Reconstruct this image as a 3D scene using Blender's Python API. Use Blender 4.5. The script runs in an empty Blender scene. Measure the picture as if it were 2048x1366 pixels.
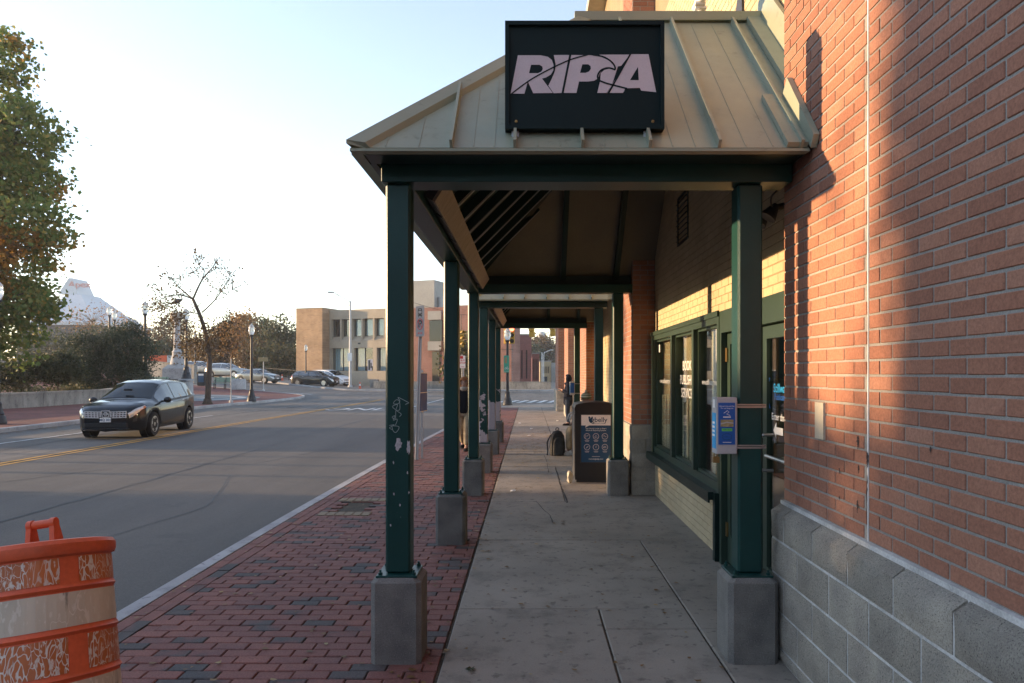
import bpy, bmesh, math, random
import numpy as np
from mathutils import Vector, Matrix
random.seed(7); np.random.seed(7)
R = math.radians
S = bpy.context.scene
C = S.collection

# ------------------------------------------------------------------ camera
F, VX, VY, H = 1422.0, 1058.0, 747.0, 1.65          # focal length in photo pixels, vanishing point, eye height
cam = bpy.data.objects.new('camera', bpy.data.cameras.new('camera'))
C.objects.link(cam)
cam.location = (0, 0, H); cam.rotation_euler = (R(90), 0, 0)
cam.data.sensor_width = 36; cam.data.lens = F / 2048 * 36
cam.data.shift_x = -(VX - 1024) / 2048; cam.data.shift_y = (VY - 683) / 2048
cam.data.clip_start = .05; cam.data.clip_end = 3000
S.camera = cam

# ------------------------------------------------------------------ sky and sun (low autumn sun from the left, a little beyond the canopy)
SUN_ELEV, SUN_BACK = R(6.0), R(5.5)
w = bpy.data.worlds.new('World'); S.world = w; w.use_nodes = True
nt = w.node_tree
sky = nt.nodes.new('ShaderNodeTexSky'); sky.sky_type = 'NISHITA'; sky.sun_disc = False
sky.sun_elevation = SUN_ELEV; sky.sun_rotation = R(-90) + SUN_BACK
sky.altitude = 0; sky.air_density = 1.0; sky.dust_density = 0; sky.ozone_density = 2.0
hs = nt.nodes.new('ShaderNodeHueSaturation'); hs.inputs['Saturation'].default_value = .78
tn = nt.nodes.new('ShaderNodeMix'); tn.data_type = 'RGBA'; tn.blend_type = 'MULTIPLY'; tn.inputs[0].default_value = 1; tn.inputs[7].default_value = (1.055, .95, .955, 1)   # the camera's white balance
nt.links.new(sky.outputs[0], hs.inputs['Color']); nt.links.new(hs.outputs[0], tn.inputs[6]); nt.links.new(tn.outputs[2], nt.nodes['Background'].inputs[0])
nt.nodes['Background'].inputs[1].default_value = .15
sl = bpy.data.lights.new('sun', 'SUN'); sl.energy = 2.6; sl.angle = R(.53); sl.color = (1, .67, .37)
so = bpy.data.objects.new('sun', sl); C.objects.link(so); so.location = (-60, 10, 30)
ldir = Vector((math.cos(SUN_ELEV) * math.cos(SUN_BACK), -math.cos(SUN_ELEV) * math.sin(SUN_BACK), -math.sin(SUN_ELEV)))
so.rotation_euler = ldir.to_track_quat('-Z', 'Y').to_euler()
S.view_settings.view_transform = 'Standard'; S.view_settings.look = 'None'
S.view_settings.gamma = 1; S.view_settings.use_curve_mapping = False
S.view_settings.exposure = 2.33
S.cycles.max_bounces = 8; S.cycles.transparent_max_bounces = 12
S.cycles.use_denoising = True

# ------------------------------------------------------------------ helpers
def tag(o, label=None, cat=None, group=None, kind=None):
    for k, v in (('label', label), ('category', cat), ('group', group), ('kind', kind)):
        if v: o[k] = v
    return o
def thing(name, label, cat, loc=(0, 0, 0), rotz=0, group=None):
    o = bpy.data.objects.new(name, None); C.objects.link(o)
    o.location = loc; o.rotation_euler = (0, 0, rotz); o.empty_display_size = .2
    return tag(o, label, cat, group)
def wloc(o):
    v = Vector((0, 0, 0))
    while o: v += o.location; o = o.parent
    return v
def link(name, me, m=None, parent=None, kind=None, label=None):
    o = bpy.data.objects.new(name, me); C.objects.link(o)
    if m and not me.materials: me.materials.append(m)
    if parent: o.parent = parent
    return tag(o, label=label, kind=kind)

class MB:
    """collects faces in one coordinate frame and builds ONE mesh object"""
    def __init__(s): s.v = []; s.f = []
    def add(s, vs, fs):
        n = len(s.v); s.v += [tuple(p) for p in vs]; s.f += [tuple(i + n for i in q) for q in fs]; return s
    def box(s, x0, x1, y0, y1, z0, z1):
        return s.add([(x0,y0,z0),(x1,y0,z0),(x1,y1,z0),(x0,y1,z0),(x0,y0,z1),(x1,y0,z1),(x1,y1,z1),(x0,y1,z1)],
            [(0,3,2,1),(4,5,6,7),(0,1,5,4),(1,2,6,5),(2,3,7,6),(3,0,4,7)])
    def cbox(s, x0, x1, y0, y1, z0, z1, c=.01, rot=None, org=None):
        vs, fs = chamfer((x1-x0), (y1-y0), (z1-z0), c)
        m = Vector(((x0+x1)/2, (y0+y1)/2, (z0+z1)/2))
        vs = [Vector(v) + m for v in vs]
        if rot: o = Vector(org) if org else m; vs = [rot @ (v - o) + o for v in vs]
        return s.add(vs, fs)
    def bar(s, a, b, w, h, up=(0, 0, 1)):
        a, b = Vector(a), Vector(b); d = (b - a).normalized(); up = Vector(up)
        if abs(d.dot(up)) > .99: up = Vector((0, 1, 0))
        x = d.cross(up).normalized() * w / 2; y = x.cross(d).normalized() * h / 2
        return s.add([a-x-y, a+x-y, a+x+y, a-x+y, b-x-y, b+x-y, b+x+y, b-x+y],
            [(0,1,2,3),(7,6,5,4),(4,5,1,0),(5,6,2,1),(6,7,3,2),(7,4,0,3)])
    def tube(s, pts, r, n=8, cap=True):
        pts = [Vector(p) for p in pts]; rs = r if isinstance(r, (list, tuple)) else [r] * len(pts)
        base = len(s.v); u = None
        for i, p in enumerate(pts):
            d = (pts[min(i+1, len(pts)-1)] - pts[max(i-1, 0)]).normalized()
            if u is None: u = d.orthogonal().normalized()
            else:
                u = u - d * u.dot(d)
                u = u.normalized() if u.length > 1e-6 else d.orthogonal().normalized()
            w_ = d.cross(u)
            for k in range(n):
                a = 2 * math.pi * k / n; s.v.append(tuple(p + (u * math.cos(a) + w_ * math.sin(a)) * rs[i]))
        for i in range(len(pts) - 1):
            for k in range(n):
                k2 = (k + 1) % n
                s.f.append((base+i*n+k, base+i*n+k2, base+(i+1)*n+k2, base+(i+1)*n+k))
        if cap:
            s.f.append(tuple(base + k for k in range(n))[::-1]); s.f.append(tuple(base + (len(pts)-1)*n + k for k in range(n)))
        return s
    def lathe(s, prof, n=20, c=(0, 0, 0), axis='z'):
        base = len(s.v)
        for r, z in prof:
            for k in range(n):
                a = 2 * math.pi * k / n
                p = (r*math.cos(a), r*math.sin(a), z)
                if axis == 'y': p = (p[0], p[2], p[1])
                if axis == 'x': p = (p[2], p[0], p[1])
                s.v.append((c[0]+p[0], c[1]+p[1], c[2]+p[2]))
        for i in range(len(prof) - 1):
            for k in range(n):
                k2 = (k+1) % n; s.f.append((base+i*n+k, base+i*n+k2, base+(i+1)*n+k2, base+(i+1)*n+k))
        if prof[0][0] > 1e-4: s.f.append(tuple(base+k for k in range(n))[::-1])
        if prof[-1][0] > 1e-4: s.f.append(tuple(base+(len(prof)-1)*n+k for k in range(n)))
        return s
    def prism(s, poly, z0, z1):
        """poly in xy, extruded z"""
        n = len(poly); a = sum(poly[i][0]*poly[(i+1)%n][1]-poly[(i+1)%n][0]*poly[i][1] for i in range(n))
        if a < 0: poly = poly[::-1]
        return s.add([(x, y, z0) for x, y in poly] + [(x, y, z1) for x, y in poly],
            [tuple(range(n))[::-1], tuple(range(n, 2*n))] + [(i, (i+1)%n, n+(i+1)%n, n+i) for i in range(n)])
    def quad(s, a, b, c, d): return s.add([a, b, c, d], [(0, 1, 2, 3)])
    def blob(s, c, r, n=8, m=6):
        r = r if isinstance(r, (tuple, list)) else (r, r, r)
        base = len(s.v); s.v.append((c[0], c[1], c[2]-r[2]))
        for i in range(1, m):
            ph = -math.pi/2 + math.pi*i/m
            for k in range(n):
                a = 2*math.pi*k/n
                s.v.append((c[0]+r[0]*math.cos(ph)*math.cos(a), c[1]+r[1]*math.cos(ph)*math.sin(a), c[2]+r[2]*math.sin(ph)))
        s.v.append((c[0], c[1], c[2]+r[2])); top = len(s.v)-1
        for k in range(n):
            k2 = (k+1) % n; s.f.append((base, base+1+k2, base+1+k)); s.f.append((top, top-n+k, top-n+k2))
            for i in range(m-2):
                s.f.append((base+1+i*n+k, base+1+i*n+k2, base+1+(i+1)*n+k2, base+1+(i+1)*n+k))
        return s
    def xf(s, mtx, i0=0):
        for i in range(i0, len(s.v)): s.v[i] = tuple(mtx @ Vector(s.v[i]))
        return s
    def build(s, name, m, parent=None, world=False, smooth=False, kind=None, label=None):
        me = bpy.data.meshes.new(name)
        vs = s.v
        if world and parent:
            o = wloc(parent); vs = [(a-o.x, b-o.y, c-o.z) for a, b, c in vs]
        me.from_pydata(vs, [], s.f)
        if smooth is True:
            me.polygons.foreach_set('use_smooth', [True]*len(me.polygons))
        elif smooth:
            me.shade_smooth() if hasattr(me, 'shade_smooth') else None
            me.polygons.foreach_set('use_smooth', [True]*len(me.polygons))
            set_sharp(me, R(smooth))
        me.validate(); me.update()
        return link(name, me, m, parent, kind, label)

def set_sharp(me, ang):
    bm = bmesh.new(); bm.from_mesh(me); bmesh.ops.remove_doubles(bm, verts=bm.verts, dist=1e-5)
    bmesh.ops.recalc_face_normals(bm, faces=bm.faces)
    for e in bm.edges:
        if len(e.link_faces) == 2 and e.calc_face_angle(0) > ang: e.smooth = False
    bm.to_mesh(me); bm.free()

def chamfer(sx, sy, sz, c):
    """chamfered box: 24 verts, 26 faces, centred"""
    hx, hy, hz = sx/2, sy/2, sz/2; c = min(c, hx*.9, hy*.9, hz*.9)
    vs = []; idx = {}
    for sxn in (-1, 1):
        for syn in (-1, 1):
            for szn in (-1, 1):
                for ax in range(3):
                    p = [sxn*(hx-c), syn*(hy-c), szn*(hz-c)]
                    p[ax] = (sxn*hx, syn*hy, szn*hz)[ax]
                    idx[(sxn, syn, szn, ax)] = len(vs); vs.append(tuple(p))
    fs = []
    for ax in range(3):
        for sg in (-1, 1):
            o = [a for a in range(3) if a != ax]; q = []
            for s1, s2 in ((-1, -1), (1, -1), (1, 1), (-1, 1)):
                k = [0, 0, 0]; k[ax] = sg; k[o[0]] = s1; k[o[1]] = s2; q.append(idx[(*k, ax)])
            if (sg > 0) == (ax == 1): q = q[::-1]
            fs.append(tuple(q))
    for ax in range(3):                                  # edges running along ax
        o = [a for a in range(3) if a != ax]
        for s1 in (-1, 1):
            for s2 in (-1, 1):
                q = []
                for e, fa in ((-1, o[0]), (1, o[0]), (1, o[1]), (-1, o[1])):
                    k = [0, 0, 0]; k[ax] = e; k[o[0]] = s1; k[o[1]] = s2; q.append(idx[(*k, fa)])
                fs.append(tuple(q))
    for sxn in (-1, 1):
        for syn in (-1, 1):
            for szn in (-1, 1): fs.append(tuple(idx[(sxn, syn, szn, a)] for a in range(3)))
    out = []
    for q in fs:                                          # orient outward
        p = [Vector(vs[i]) for i in q]; n = (p[1]-p[0]).cross(p[2]-p[0]); c_ = sum(p, Vector())/len(p)
        out.append(q if n.dot(c_) > 0 else q[::-1])
    return vs, out

def px(p):
    """photo pixel of a world point"""
    y = max(p[1], .05); return (VX + F*p[0]/y, VY - F*(p[2]-H)/y)
def gpt(x, y, z=0.0):
    Y = (H - z) * F / (y - VY); return ((x-VX)*Y/F, Y)
def size_px(b):
    x, y = px(b[0]); d = max(b[0][1], .3)
    inside = -60 < x < 2110 and -60 < y < 1430 and b[0][1] > .5
    return (b[1][0] * F / d) * (1 if inside else .001) * (1 if b[0][1] > 0 else .001)

_cache = {}
def pieces(parent, name, boxes, m, stuff_name, cap=300, c=.004, jit=0.0, rand=None):
    """boxes: (centre, (sx,sy,sz), rotz); the cap largest in view become objects of their own, the rest ONE part of kind stuff"""
    o = wloc(parent); boxes = sorted(boxes, key=size_px, reverse=True)
    for b in boxes[:cap]:
        dims = tuple(round(d, 3) for d in b[1]); key = (dims, c, m.name)
        if key not in _cache:
            me = bpy.data.meshes.new(name); vs, fs = chamfer(*dims, c); me.from_pydata(vs, [], fs); me.materials.append(m); _cache[key] = me
        q = bpy.data.objects.new(name, _cache[key]); C.objects.link(q); q.parent = parent
        q.location = (b[0][0]-o.x, b[0][1]-o.y, b[0][2]-o.z + random.uniform(-jit, jit))
        q.rotation_euler = (random.uniform(-jit, jit)*2, random.uniform(-jit, jit)*2, b[2] if len(b) > 2 else 0)
    rest = boxes[cap:]
    if rest:
        mb = MB()
        for b in rest:
            a = b[2] if len(b) > 2 else 0; ca, sa = math.cos(a), math.sin(a); hx, hy, hz = (d/2 for d in b[1])
            dz = random.uniform(-jit, jit); vs = []
            for sz in (-1, 1):
                for sx, sy in ((-1,-1),(1,-1),(1,1),(-1,1)):
                    k = .985 if sz > 0 else 1
                    vs.append((b[0][0]+ca*sx*hx*k-sa*sy*hy, b[0][1]+sa*sx*hx*k+ca*sy*hy, b[0][2]+sz*hz+dz))
            mb.add(vs, [(0,3,2,1),(4,5,6,7),(0,1,5,4),(1,2,6,5),(2,3,7,6),(3,0,4,7)])
        mb.build(stuff_name, m, parent, world=True, kind='stuff')

def brick_boxes(p0, ang, length, z0, z1, L=.203, h=.0677, j=.011, dep=.03, holes=(), phase=0):
    """running bond on a vertical face that starts at p0 and runs along ang; outward normal is to the right of the run; returns boxes proud of the face"""
    d = Vector((math.cos(ang), math.sin(ang), 0)); n = Vector((d.y, -d.x, 0)); out = []; k = 0; z = z0
    while z < z1 - .02:
        hz = min(h, z1 - z); s = -(L/2 if (k + phase) % 2 else 0)
        while s < length - .005:
            a, b = max(s, 0), min(s + L, length)
            if b - a > .03:
                mid = (a+b)/2; mz = z + hz/2
                if not any(q[0]-.01 < mid < q[1]+.01 and q[2] < mz < q[3] for q in holes):
                    c = Vector((p0[0], p0[1], 0)) + d*mid + n*(-dep/2 + .005)
                    out.append(((c.x, c.y, mz), (b-a-j, dep, hz-j), ang))
            s += L
        z += h; k += 1
    return out

# ------------------------------------------------------------------ materials
class NG:
    def __init__(s, name):
        s.m = bpy.data.materials.new(name); s.m.use_nodes = True; s.t = s.m.node_tree; s.b = s.t.nodes['Principled BSDF']
    def n(s, typ, **kw):
        x = s.t.nodes.new(typ)
        for k, v in kw.items(): setattr(x, k, v)
        return x
    def l(s, a, b): s.t.links.new(a, b)
    def pos(s, scale=(1, 1, 1), obj=False):
        mp = s.n('ShaderNodeMapping'); mp.inputs['Scale'].default_value = scale
        if obj: s.l(s.n('ShaderNodeTexCoord').outputs['Object'], mp.inputs[0])
        else: s.l(s.n('ShaderNodeNewGeometry').outputs['Position'], mp.inputs[0])
        return mp.outputs[0]
    def noise(s, vec, scale, detail=4, rough=.55, dist=0):
        x = s.n('ShaderNodeTexNoise'); x.inputs['Scale'].default_value = scale; x.inputs['Detail'].default_value = detail
        x.inputs['Roughness'].default_value = rough; x.inputs['Distortion'].default_value = dist; s.l(vec, x.inputs['Vector']); return x.outputs[0]
    def ramp(s, v, a, b, lo=0., hi=1.):
        x = s.n('ShaderNodeMapRange'); x.inputs[1].default_value = a; x.inputs[2].default_value = b; x.inputs[3].default_value = lo; x.inputs[4].default_value = hi
        s.l(v, x.inputs[0]); return x.outputs[0]
    def mix(s, f, a, b, typ='MIX'):
        x = s.n('ShaderNodeMix', data_type='RGBA', blend_type=typ)
        for v, i in ((f, 0), (a, 6), (b, 7)):
            if isinstance(v, (int, float)): x.inputs[i].default_value = v
            elif isinstance(v, tuple): x.inputs[i].default_value = (*v[:3], 1)
            else: s.l(v, x.inputs[i])
        return x.outputs[2]
    def math(s, op, a, b=0.):
        x = s.n('ShaderNodeMath', operation=op)
        for v, i in ((a, 0), (b, 1)):
            if isinstance(v, (int, float)): x.inputs[i].default_value = v
            else: s.l(v, x.inputs[i])
        return x.outputs[0]
    def rand(s):
        """a value that differs from piece to piece, whether the piece is an object or an island of a joined mesh"""
        a = s.n('ShaderNodeObjectInfo').outputs['Random']; b = s.n('ShaderNodeNewGeometry').outputs['Random Per Island']
        return s.math('FRACT', s.math('ADD', s.math('MULTIPLY', a, 7.31), b))
    def cols(s, v, stops):
        x = s.n('ShaderNodeValToRGB'); e = x.color_ramp.elements
        while len(e) < len(stops): e.new(.5)
        for q, (p, c) in zip(e, stops): q.position = p; q.color = (*c, 1)
        s.l(v, x.inputs[0]); return x.outputs[0]
    def bump(s, v, st=.3, d=.01):
        x = s.n('ShaderNodeBump'); x.inputs['Strength'].default_value = st; x.inputs['Distance'].default_value = d
        s.l(v, x.inputs['Height']); s.l(x.outputs[0], s.b.inputs['Normal']); return x
    def out(s, col=None, rough=None, metal=None, spec=None):
        for v, k in ((col, 'Base Color'), (rough, 'Roughness'), (metal, 'Metallic'), (spec, 'Specular IOR Level')):
            if v is None: continue
            if isinstance(v, (int, float)): s.b.inputs[k].default_value = v
            elif isinstance(v, tuple): s.b.inputs[k].default_value = (*v[:3], 1)
            else: s.l(v, s.b.inputs[k])
        return s.m

def mat(name, col, rough=.8, var=.18, scale=3, fine=.12, fscale=60, bump=.15, bd=.004, metal=0, spec=.4, rnd=0, obj=False, stretch=(1, 1, 1)):
    g = NG(name); p = g.pos(stretch, obj)
    n1 = g.noise(p, scale, 5); n2 = g.noise(p, fscale, 4)
    f = g.math('ADD', g.ramp(n1, .3, .7, 1-var, 1+var), g.ramp(n2, .3, .7, -fine, fine))
    if rnd: f = g.math('MULTIPLY', f, g.ramp(g.rand(), 0, 1, 1-rnd, 1+rnd))
    c = g.mix(1., col, f, 'MULTIPLY')
    if bump: g.bump(n2, bump, bd)
    return g.out(c, g.ramp(n1, .3, .7, max(0, rough-.08), min(1, rough+.08)), metal, spec)

MT = {}
def mk(key, *a, **k): MT[key] = mat(key, *a, **k); return MT[key]

def brick_mat(name, stops, rough=.85, speck=.25):
    g = NG(name); p = g.pos(); r = g.rand()
    n1 = g.noise(p, 2.2, 4); r = g.math('ADD', g.math('MULTIPLY', r, .72), g.ramp(n1, .3, .7, 0, .28)); c = g.cols(r, stops); n2 = g.noise(p, 95, 3, .6); n3 = g.noise(p, 210, 2)
    f = g.math('MULTIPLY', g.ramp(g.noise(p, .9, 5), .3, .7, .86, 1.12), g.ramp(n2, .3, .72, 1-speck*.8, 1+speck*.8))
    c = g.mix(1., c, f, 'MULTIPLY')
    c = g.mix(g.ramp(n3, .66, .74, 0, .55), c, (.05, .03, .03))
    g.bump(n2, .35, .003)
    return g.out(c, rough, 0, .3)
MT['red_brick'] = brick_mat('red_brick', [(0, (.25,.112,.074)), (.3, (.31,.138,.088)), (.7, (.345,.158,.10)), (.92, (.385,.19,.125)), (1, (.225,.10,.07))])
MT['paver'] = brick_mat('paver', [(0, (.20,.085,.068)), (.35, (.178,.078,.066)), (.58, (.225,.095,.074)), (.72, (.155,.074,.066)), (.79, (.088,.072,.068)), (1, (.064,.065,.066))], .8, .35)
MT['yellow_brick'] = brick_mat('yellow_brick', [(0, (.43,.345,.215)), (.5, (.48,.385,.24)), (1, (.40,.32,.195))], .75, .12)
mk('mortar', (.275,.26,.235), .95, .15, 3, .2, 180, .3, .003)
mk('yellow_mortar', (.26,.205,.125), .9, .15, 3, .15, 180, .3, .003)
mk('white_mortar', (.50,.485,.46), .9, .25, 6, .2, 90, .3, .003)

def stone_mat(name, base, dark, pit=1.0):
    g = NG(name); p = g.pos(); n1 = g.noise(p, 5, 5); n2 = g.noise(p, 70, 5, .7); n3 = g.noise(p, 150, 3, .8)
    c = g.mix(g.ramp(n1, .35, .7), base, dark)
    c = g.mix(g.ramp(n3, .55, .66, 0, .85*pit), c, (.03, .03, .03))
    c = g.mix(g.ramp(n3, .42, .32, 0, .5*pit), c, (.6, .55, .48))
    c = g.mix(1., c, g.ramp(g.rand(), 0, 1, .85, 1.12), 'MULTIPLY')
    g.bump(g.math('ADD', n2, g.math('MULTIPLY', n3, .4)), .9, .012)
    return g.out(c, .92, 0, .25)
MT['split_stone'] = stone_mat('split_stone', (.40,.36,.295), (.27,.245,.21))
MT['footing_concrete'] = stone_mat('footing_concrete', (.20,.187,.168), (.12,.115,.107), .6)
MT['footing_concrete'].node_tree.nodes['Bump'].inputs['Strength'].default_value = .35

def slab_mat(name, base, dark, streak=(1, 1, 1)):
    g = NG(name); p = g.pos(); p2 = g.pos(streak)
    n1 = g.noise(p2, .8, 6, .6); n2 = g.noise(p, 120, 4, .7); n3 = g.noise(p, 14, 3); n4 = g.noise(p, 115, 3, .7)
    c = g.mix(g.ramp(n1, .32, .68), base, dark)
    n5 = g.noise(p2, 3.2, 6, .7); c = g.mix(g.ramp(n5, .52, .72, 0, .55), c, tuple(v*.55 for v in dark))
    c = g.mix(g.ramp(n3, .60, .68, 0, .6), c, tuple(v*.42 for v in dark))
    c = g.mix(g.ramp(n4, .60, .70, 0, .35), c, (.03, .03, .03))
    c = g.mix(g.ramp(n4, .40, .30, 0, .30), c, (.5, .48, .45))
    c = g.mix(1., c, g.ramp(g.rand(), 0, 1, .90, 1.08), 'MULTIPLY')
    g.bump(n2, .4, .004)
    return g.out(c, .9, 0, .25)
MT['slab'] = slab_mat('slab', (.325,.283,.235), (.215,.188,.157))
MT['kerb_granite'] = slab_mat('kerb_granite', (.42,.42,.42), (.30,.30,.31))
MT['old_asphalt'] = slab_mat('old_asphalt', (.185,.172,.156), (.13,.123,.113), (1, .12, 1))
def asphalt_mat():
    g = NG('new_asphalt'); p = g.pos(); n1 = g.noise(g.pos((1, .10, 1)), .9, 6, .6); n2 = g.noise(p, 60, 5, .8); n3 = g.noise(p, .35, 4)
    c = g.mix(g.ramp(n1, .3, .7), (.064,.059,.053), (.116,.106,.093))
    c = g.mix(g.ramp(n3, .35, .65, 0, .4), c, (.085,.08,.076))
    c = g.mix(g.ramp(n2, .54, .70, 0, .55), c, (.17,.16,.15)); c = g.mix(g.ramp(n2, .46, .34, 0, .5), c, (.022,.022,.022)); c = g.mix(g.ramp(g.noise(p, 1.1, 6, .7), .60, .72, 0, .45), c, (.03,.03,.031))
    g.bump(n2, .6, .006)
    return g.out(c, .78, 0, .4)
MT['new_asphalt'] = asphalt_mat()
def paint_mat(name, col, road=(.13,.125,.12), wear=.5):
    g = NG(name); p = g.pos(); n1 = g.noise(p, 3.5, 6, .7); n2 = g.noise(p, 60, 3)
    c = g.mix(g.ramp(g.math('ADD', n1, g.math('MULTIPLY', n2, .4)), wear+.05, wear+.35), col, road); return g.out(c, .75, 0, .3)
MT['white_line'] = paint_mat('white_line', (.62,.62,.60), (.14,.14,.135), .62)
MT['worn_white_line'] = paint_mat('worn_white_line', (.42,.42,.42), (.14,.14,.135), .42)
MT['yellow_line'] = paint_mat('yellow_line', (.55,.30,.06), (.14,.13,.12), .6)

def green_mat(name, chip=.0, col=(.008,.037,.033), bigchip=0., cs=5):
    g = NG(name); p = g.pos(); n1 = g.noise(p, 1.7, 4); n2 = g.noise(p, 95, 3, .6); n3 = g.noise(p, cs, 5, .62)
    c = g.mix(g.ramp(n1, .3, .7), col, tuple(v*1.45 for v in col))
    if chip or bigchip:
        lim = .735 - chip
        f = g.ramp(n3, lim, lim + .012)
        if bigchip:
            z = g.n('ShaderNodeSeparateXYZ'); g.l(g.pos(), z.inputs[0])
            f = g.ramp(g.math('ADD', n3, g.ramp(z.outputs[2], .3, 1.9, bigchip, -.12)), .70, .712)
        c = g.mix(f, c, g.mix(g.ramp(n2, .3, .7), (.34,.30,.32), (.44,.40,.42)))
        rg = g.ramp(f, 0, 1, .36, .8)
    else: rg = .36
    g.bump(n2, .22, .004)
    return g.out(c, rg, 0, .28)
MT['green_steel'] = green_mat('green_steel', .004)
MT['green_peeling'] = green_mat('green_peeling', .05, bigchip=.40, cs=3.4)
MT['green_frame'] = green_mat('green_frame', 0, (.024,.041,.030))
MT['dark_green'] = green_mat('dark_green', 0, (.007,.018,.016))

def roof_mat():
    g = NG('sage_roof'); p = g.pos(); n1 = g.noise(p, 1.3, 4); n2 = g.noise(p, 9, 5, .7); n3 = g.noise(p, 60, 3)
    c = g.mix(g.ramp(n1, .3, .7), (.25,.268,.195), (.30,.318,.235))
    c = g.mix(g.ramp(n2, .60, .78, 0, .6), c, (.10,.095,.07))
    g.bump(n1, .08, .02)
    return g.out(c, g.ramp(n2, .3, .7, .38, .55), 0, .45)
MT['sage_roof'] = roof_mat()
MT['ceiling_board'] = mat('ceiling_board', (.15,.132,.098), .8, .12, 2, .05, 40, .05)
MT['black_plastic'] = mat('black_plastic', (.018,.018,.02), .45, .1, 4, .1, 150, .15, .002)
MT['dark_metal'] = mat('dark_metal', (.03,.03,.034), .5, .15, 5, .1, 80, .1)
MT['steel'] = mat('steel', (.38,.38,.38), .35, .1, 5, .05, 60, .05, metal=.9)
MT['galv'] = mat('galv', (.42,.43,.44), .5, .12, 4, .08, 60, .05, metal=.5)
MT['grey_pole'] = mat('grey_pole', (.45,.45,.44), .55, .1, 3, .05, 40, .05)
MT['white_paint'] = mat('white_paint', (.75,.74,.72), .5, .06, 5, .04, 60, .03)
MT['side_grey'] = mat('side_grey', (.07,.07,.07), .5, .1, 4, .05, 60, .02); MT['off_white'] = mat('off_white', (.40,.365,.29), .6, .1, 8, .06, 60, .05)
MT['sign_teal'] = mat('sign_teal', (.007,.018,.019), .5, .1, 3, .06, 70, .06, spec=.15)
MT['letter_lilac'] = mat('letter_lilac', (.60,.525,.55), .55, .05, 4, .04, 90, .02)
MT['blue_print'] = mat('blue_print', (.010,.085,.33), .45, .08, 5, .05, 60, .02)
MT['navy_print'] = mat('navy_print', (.012,.058,.13), .4, .06, 5, .04, 60, .02)
MT['sky_print'] = mat('sky_print', (.02,.30,.62), .45, .05, 5, .03, 60, .02)
MT['red_print'] = mat('red_print', (.50,.035,.03), .5, .06, 5, .04, 60, .02)
MT['green_print'] = mat('green_print', (.05,.33,.23), .5, .06, 5, .04, 60, .02)
MT['lime_print'] = mat('lime_print', (.12,.50,.10), .5, .06, 5, .04, 60, .02)
MT['tan_print'] = mat('tan_print', (.30,.24,.12), .5, .3, 30, .1, 60, .02)
MT['black_print'] = mat('black_print', (.015,.015,.016), .5, .06, 5, .04, 60, .02)
MT['brass'] = mat('brass', (.30,.20,.08), .4, .1, 5, .05, 60, .05, metal=.8)
MT['soil'] = mat('soil', (.07,.055,.038), .95, .3, 5, .3, 40, .8, .02)
MT['far_ground'] = mat('far_ground', (.12,.11,.085), .95, .3, .4, .2, 5, .3, .02)
MT['interior'] = mat('interior', (.30,.25,.17), .9, .2, 1.5, .05, 20, .05)
MT['blind'] = mat('blind', (.74,.71,.60), .8, .06, 3, .04, 30, .05)
MT['bark'] = mat('bark', (.085,.065,.05), .95, .25, 6, .3, 30, .8, .02, stretch=(1, 1, .25))
MT['wood_tan'] = mat('wood_tan', (.28,.18,.09), .8, .2, 6, .1, 60, .1)

def glass_mat(name, tint=(.55,.58,.56), refl=.04):
    """flat pane: fresnel mix of a clear (see-through) and a mirror surface"""
    m = bpy.data.materials.new(name); m.use_nodes = True; t = m.node_tree; t.nodes.clear()
    o = t.nodes.new('ShaderNodeOutputMaterial'); mx = t.nodes.new('ShaderNodeMixShader'); fr = t.nodes.new('ShaderNodeLayerWeight'); pw = t.nodes.new('ShaderNodeMath'); pw.operation = 'POWER'; ma = t.nodes.new('ShaderNodeMapRange')
    tr = t.nodes.new('ShaderNodeBsdfTransparent'); gl = t.nodes.new('ShaderNodeBsdfGlossy')
    fr.inputs[0].default_value = .5; pw.inputs[1].default_value = 4.0; ma.inputs[3].default_value = refl; ma.inputs[4].default_value = 1.0; t.links.new(fr.outputs['Facing'], pw.inputs[0]); t.links.new(pw.outputs[0], ma.inputs[0]); tr.inputs[0].default_value = (*tint, 1); gl.inputs['Roughness'].default_value = .015; gl.inputs[0].default_value = (1, 1, 1, 1)
    t.links.new(ma.outputs[0], mx.inputs[0]); t.links.new(tr.outputs[0], mx.inputs[1]); t.links.new(gl.outputs[0], mx.inputs[2]); t.links.new(mx.outputs[0], o.inputs[0])
    return m
MT['pane'] = glass_mat('pane', (.86,.88,.84), .05)
MT['far_pane'] = glass_mat('far_pane', (.85,.90,.92), .06)
def car_glass():
    g = NG('car_glass'); g.b.inputs['Base Color'].default_value = (.012,.015,.016,1); g.b.inputs['Roughness'].default_value = .03; g.b.inputs['Specular IOR Level'].default_value = .5
    return g.m
MT['car_glass'] = car_glass(); MT['side_glass'] = car_glass(); MT['side_glass'].name = 'side_glass'; MT['side_glass'].node_tree.nodes['Principled BSDF'].inputs['IOR'].default_value = 2.3
def car_paint(name, col, metal=.2):
    g = NG(name); n = g.noise(g.pos((1, 1, 1), True), 3, 3); g.out(g.mix(g.ramp(n, .3, .7), col, tuple(c*1.12 for c in col)), .35, metal, .1)
    g.b.inputs['Coat Weight'].default_value = .8; g.b.inputs['Coat Roughness'].default_value = .04
    return g.m
MT['paint_black'] = car_paint('paint_black', (.008,.009,.011))
MT['paint_dark'] = car_paint('paint_dark', (.018,.02,.021))
MT['paint_silver'] = car_paint('paint_silver', (.30,.32,.32), .6)
MT['paint_grey'] = car_paint('paint_grey', (.17,.19,.185), .6)
MT['paint_white'] = car_paint('paint_white', (.72,.73,.74), 0)
MT['chrome'] = mat('chrome', (.72,.72,.73), .3, .03, 3, .02, 20, 0, metal=.5)
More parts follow.
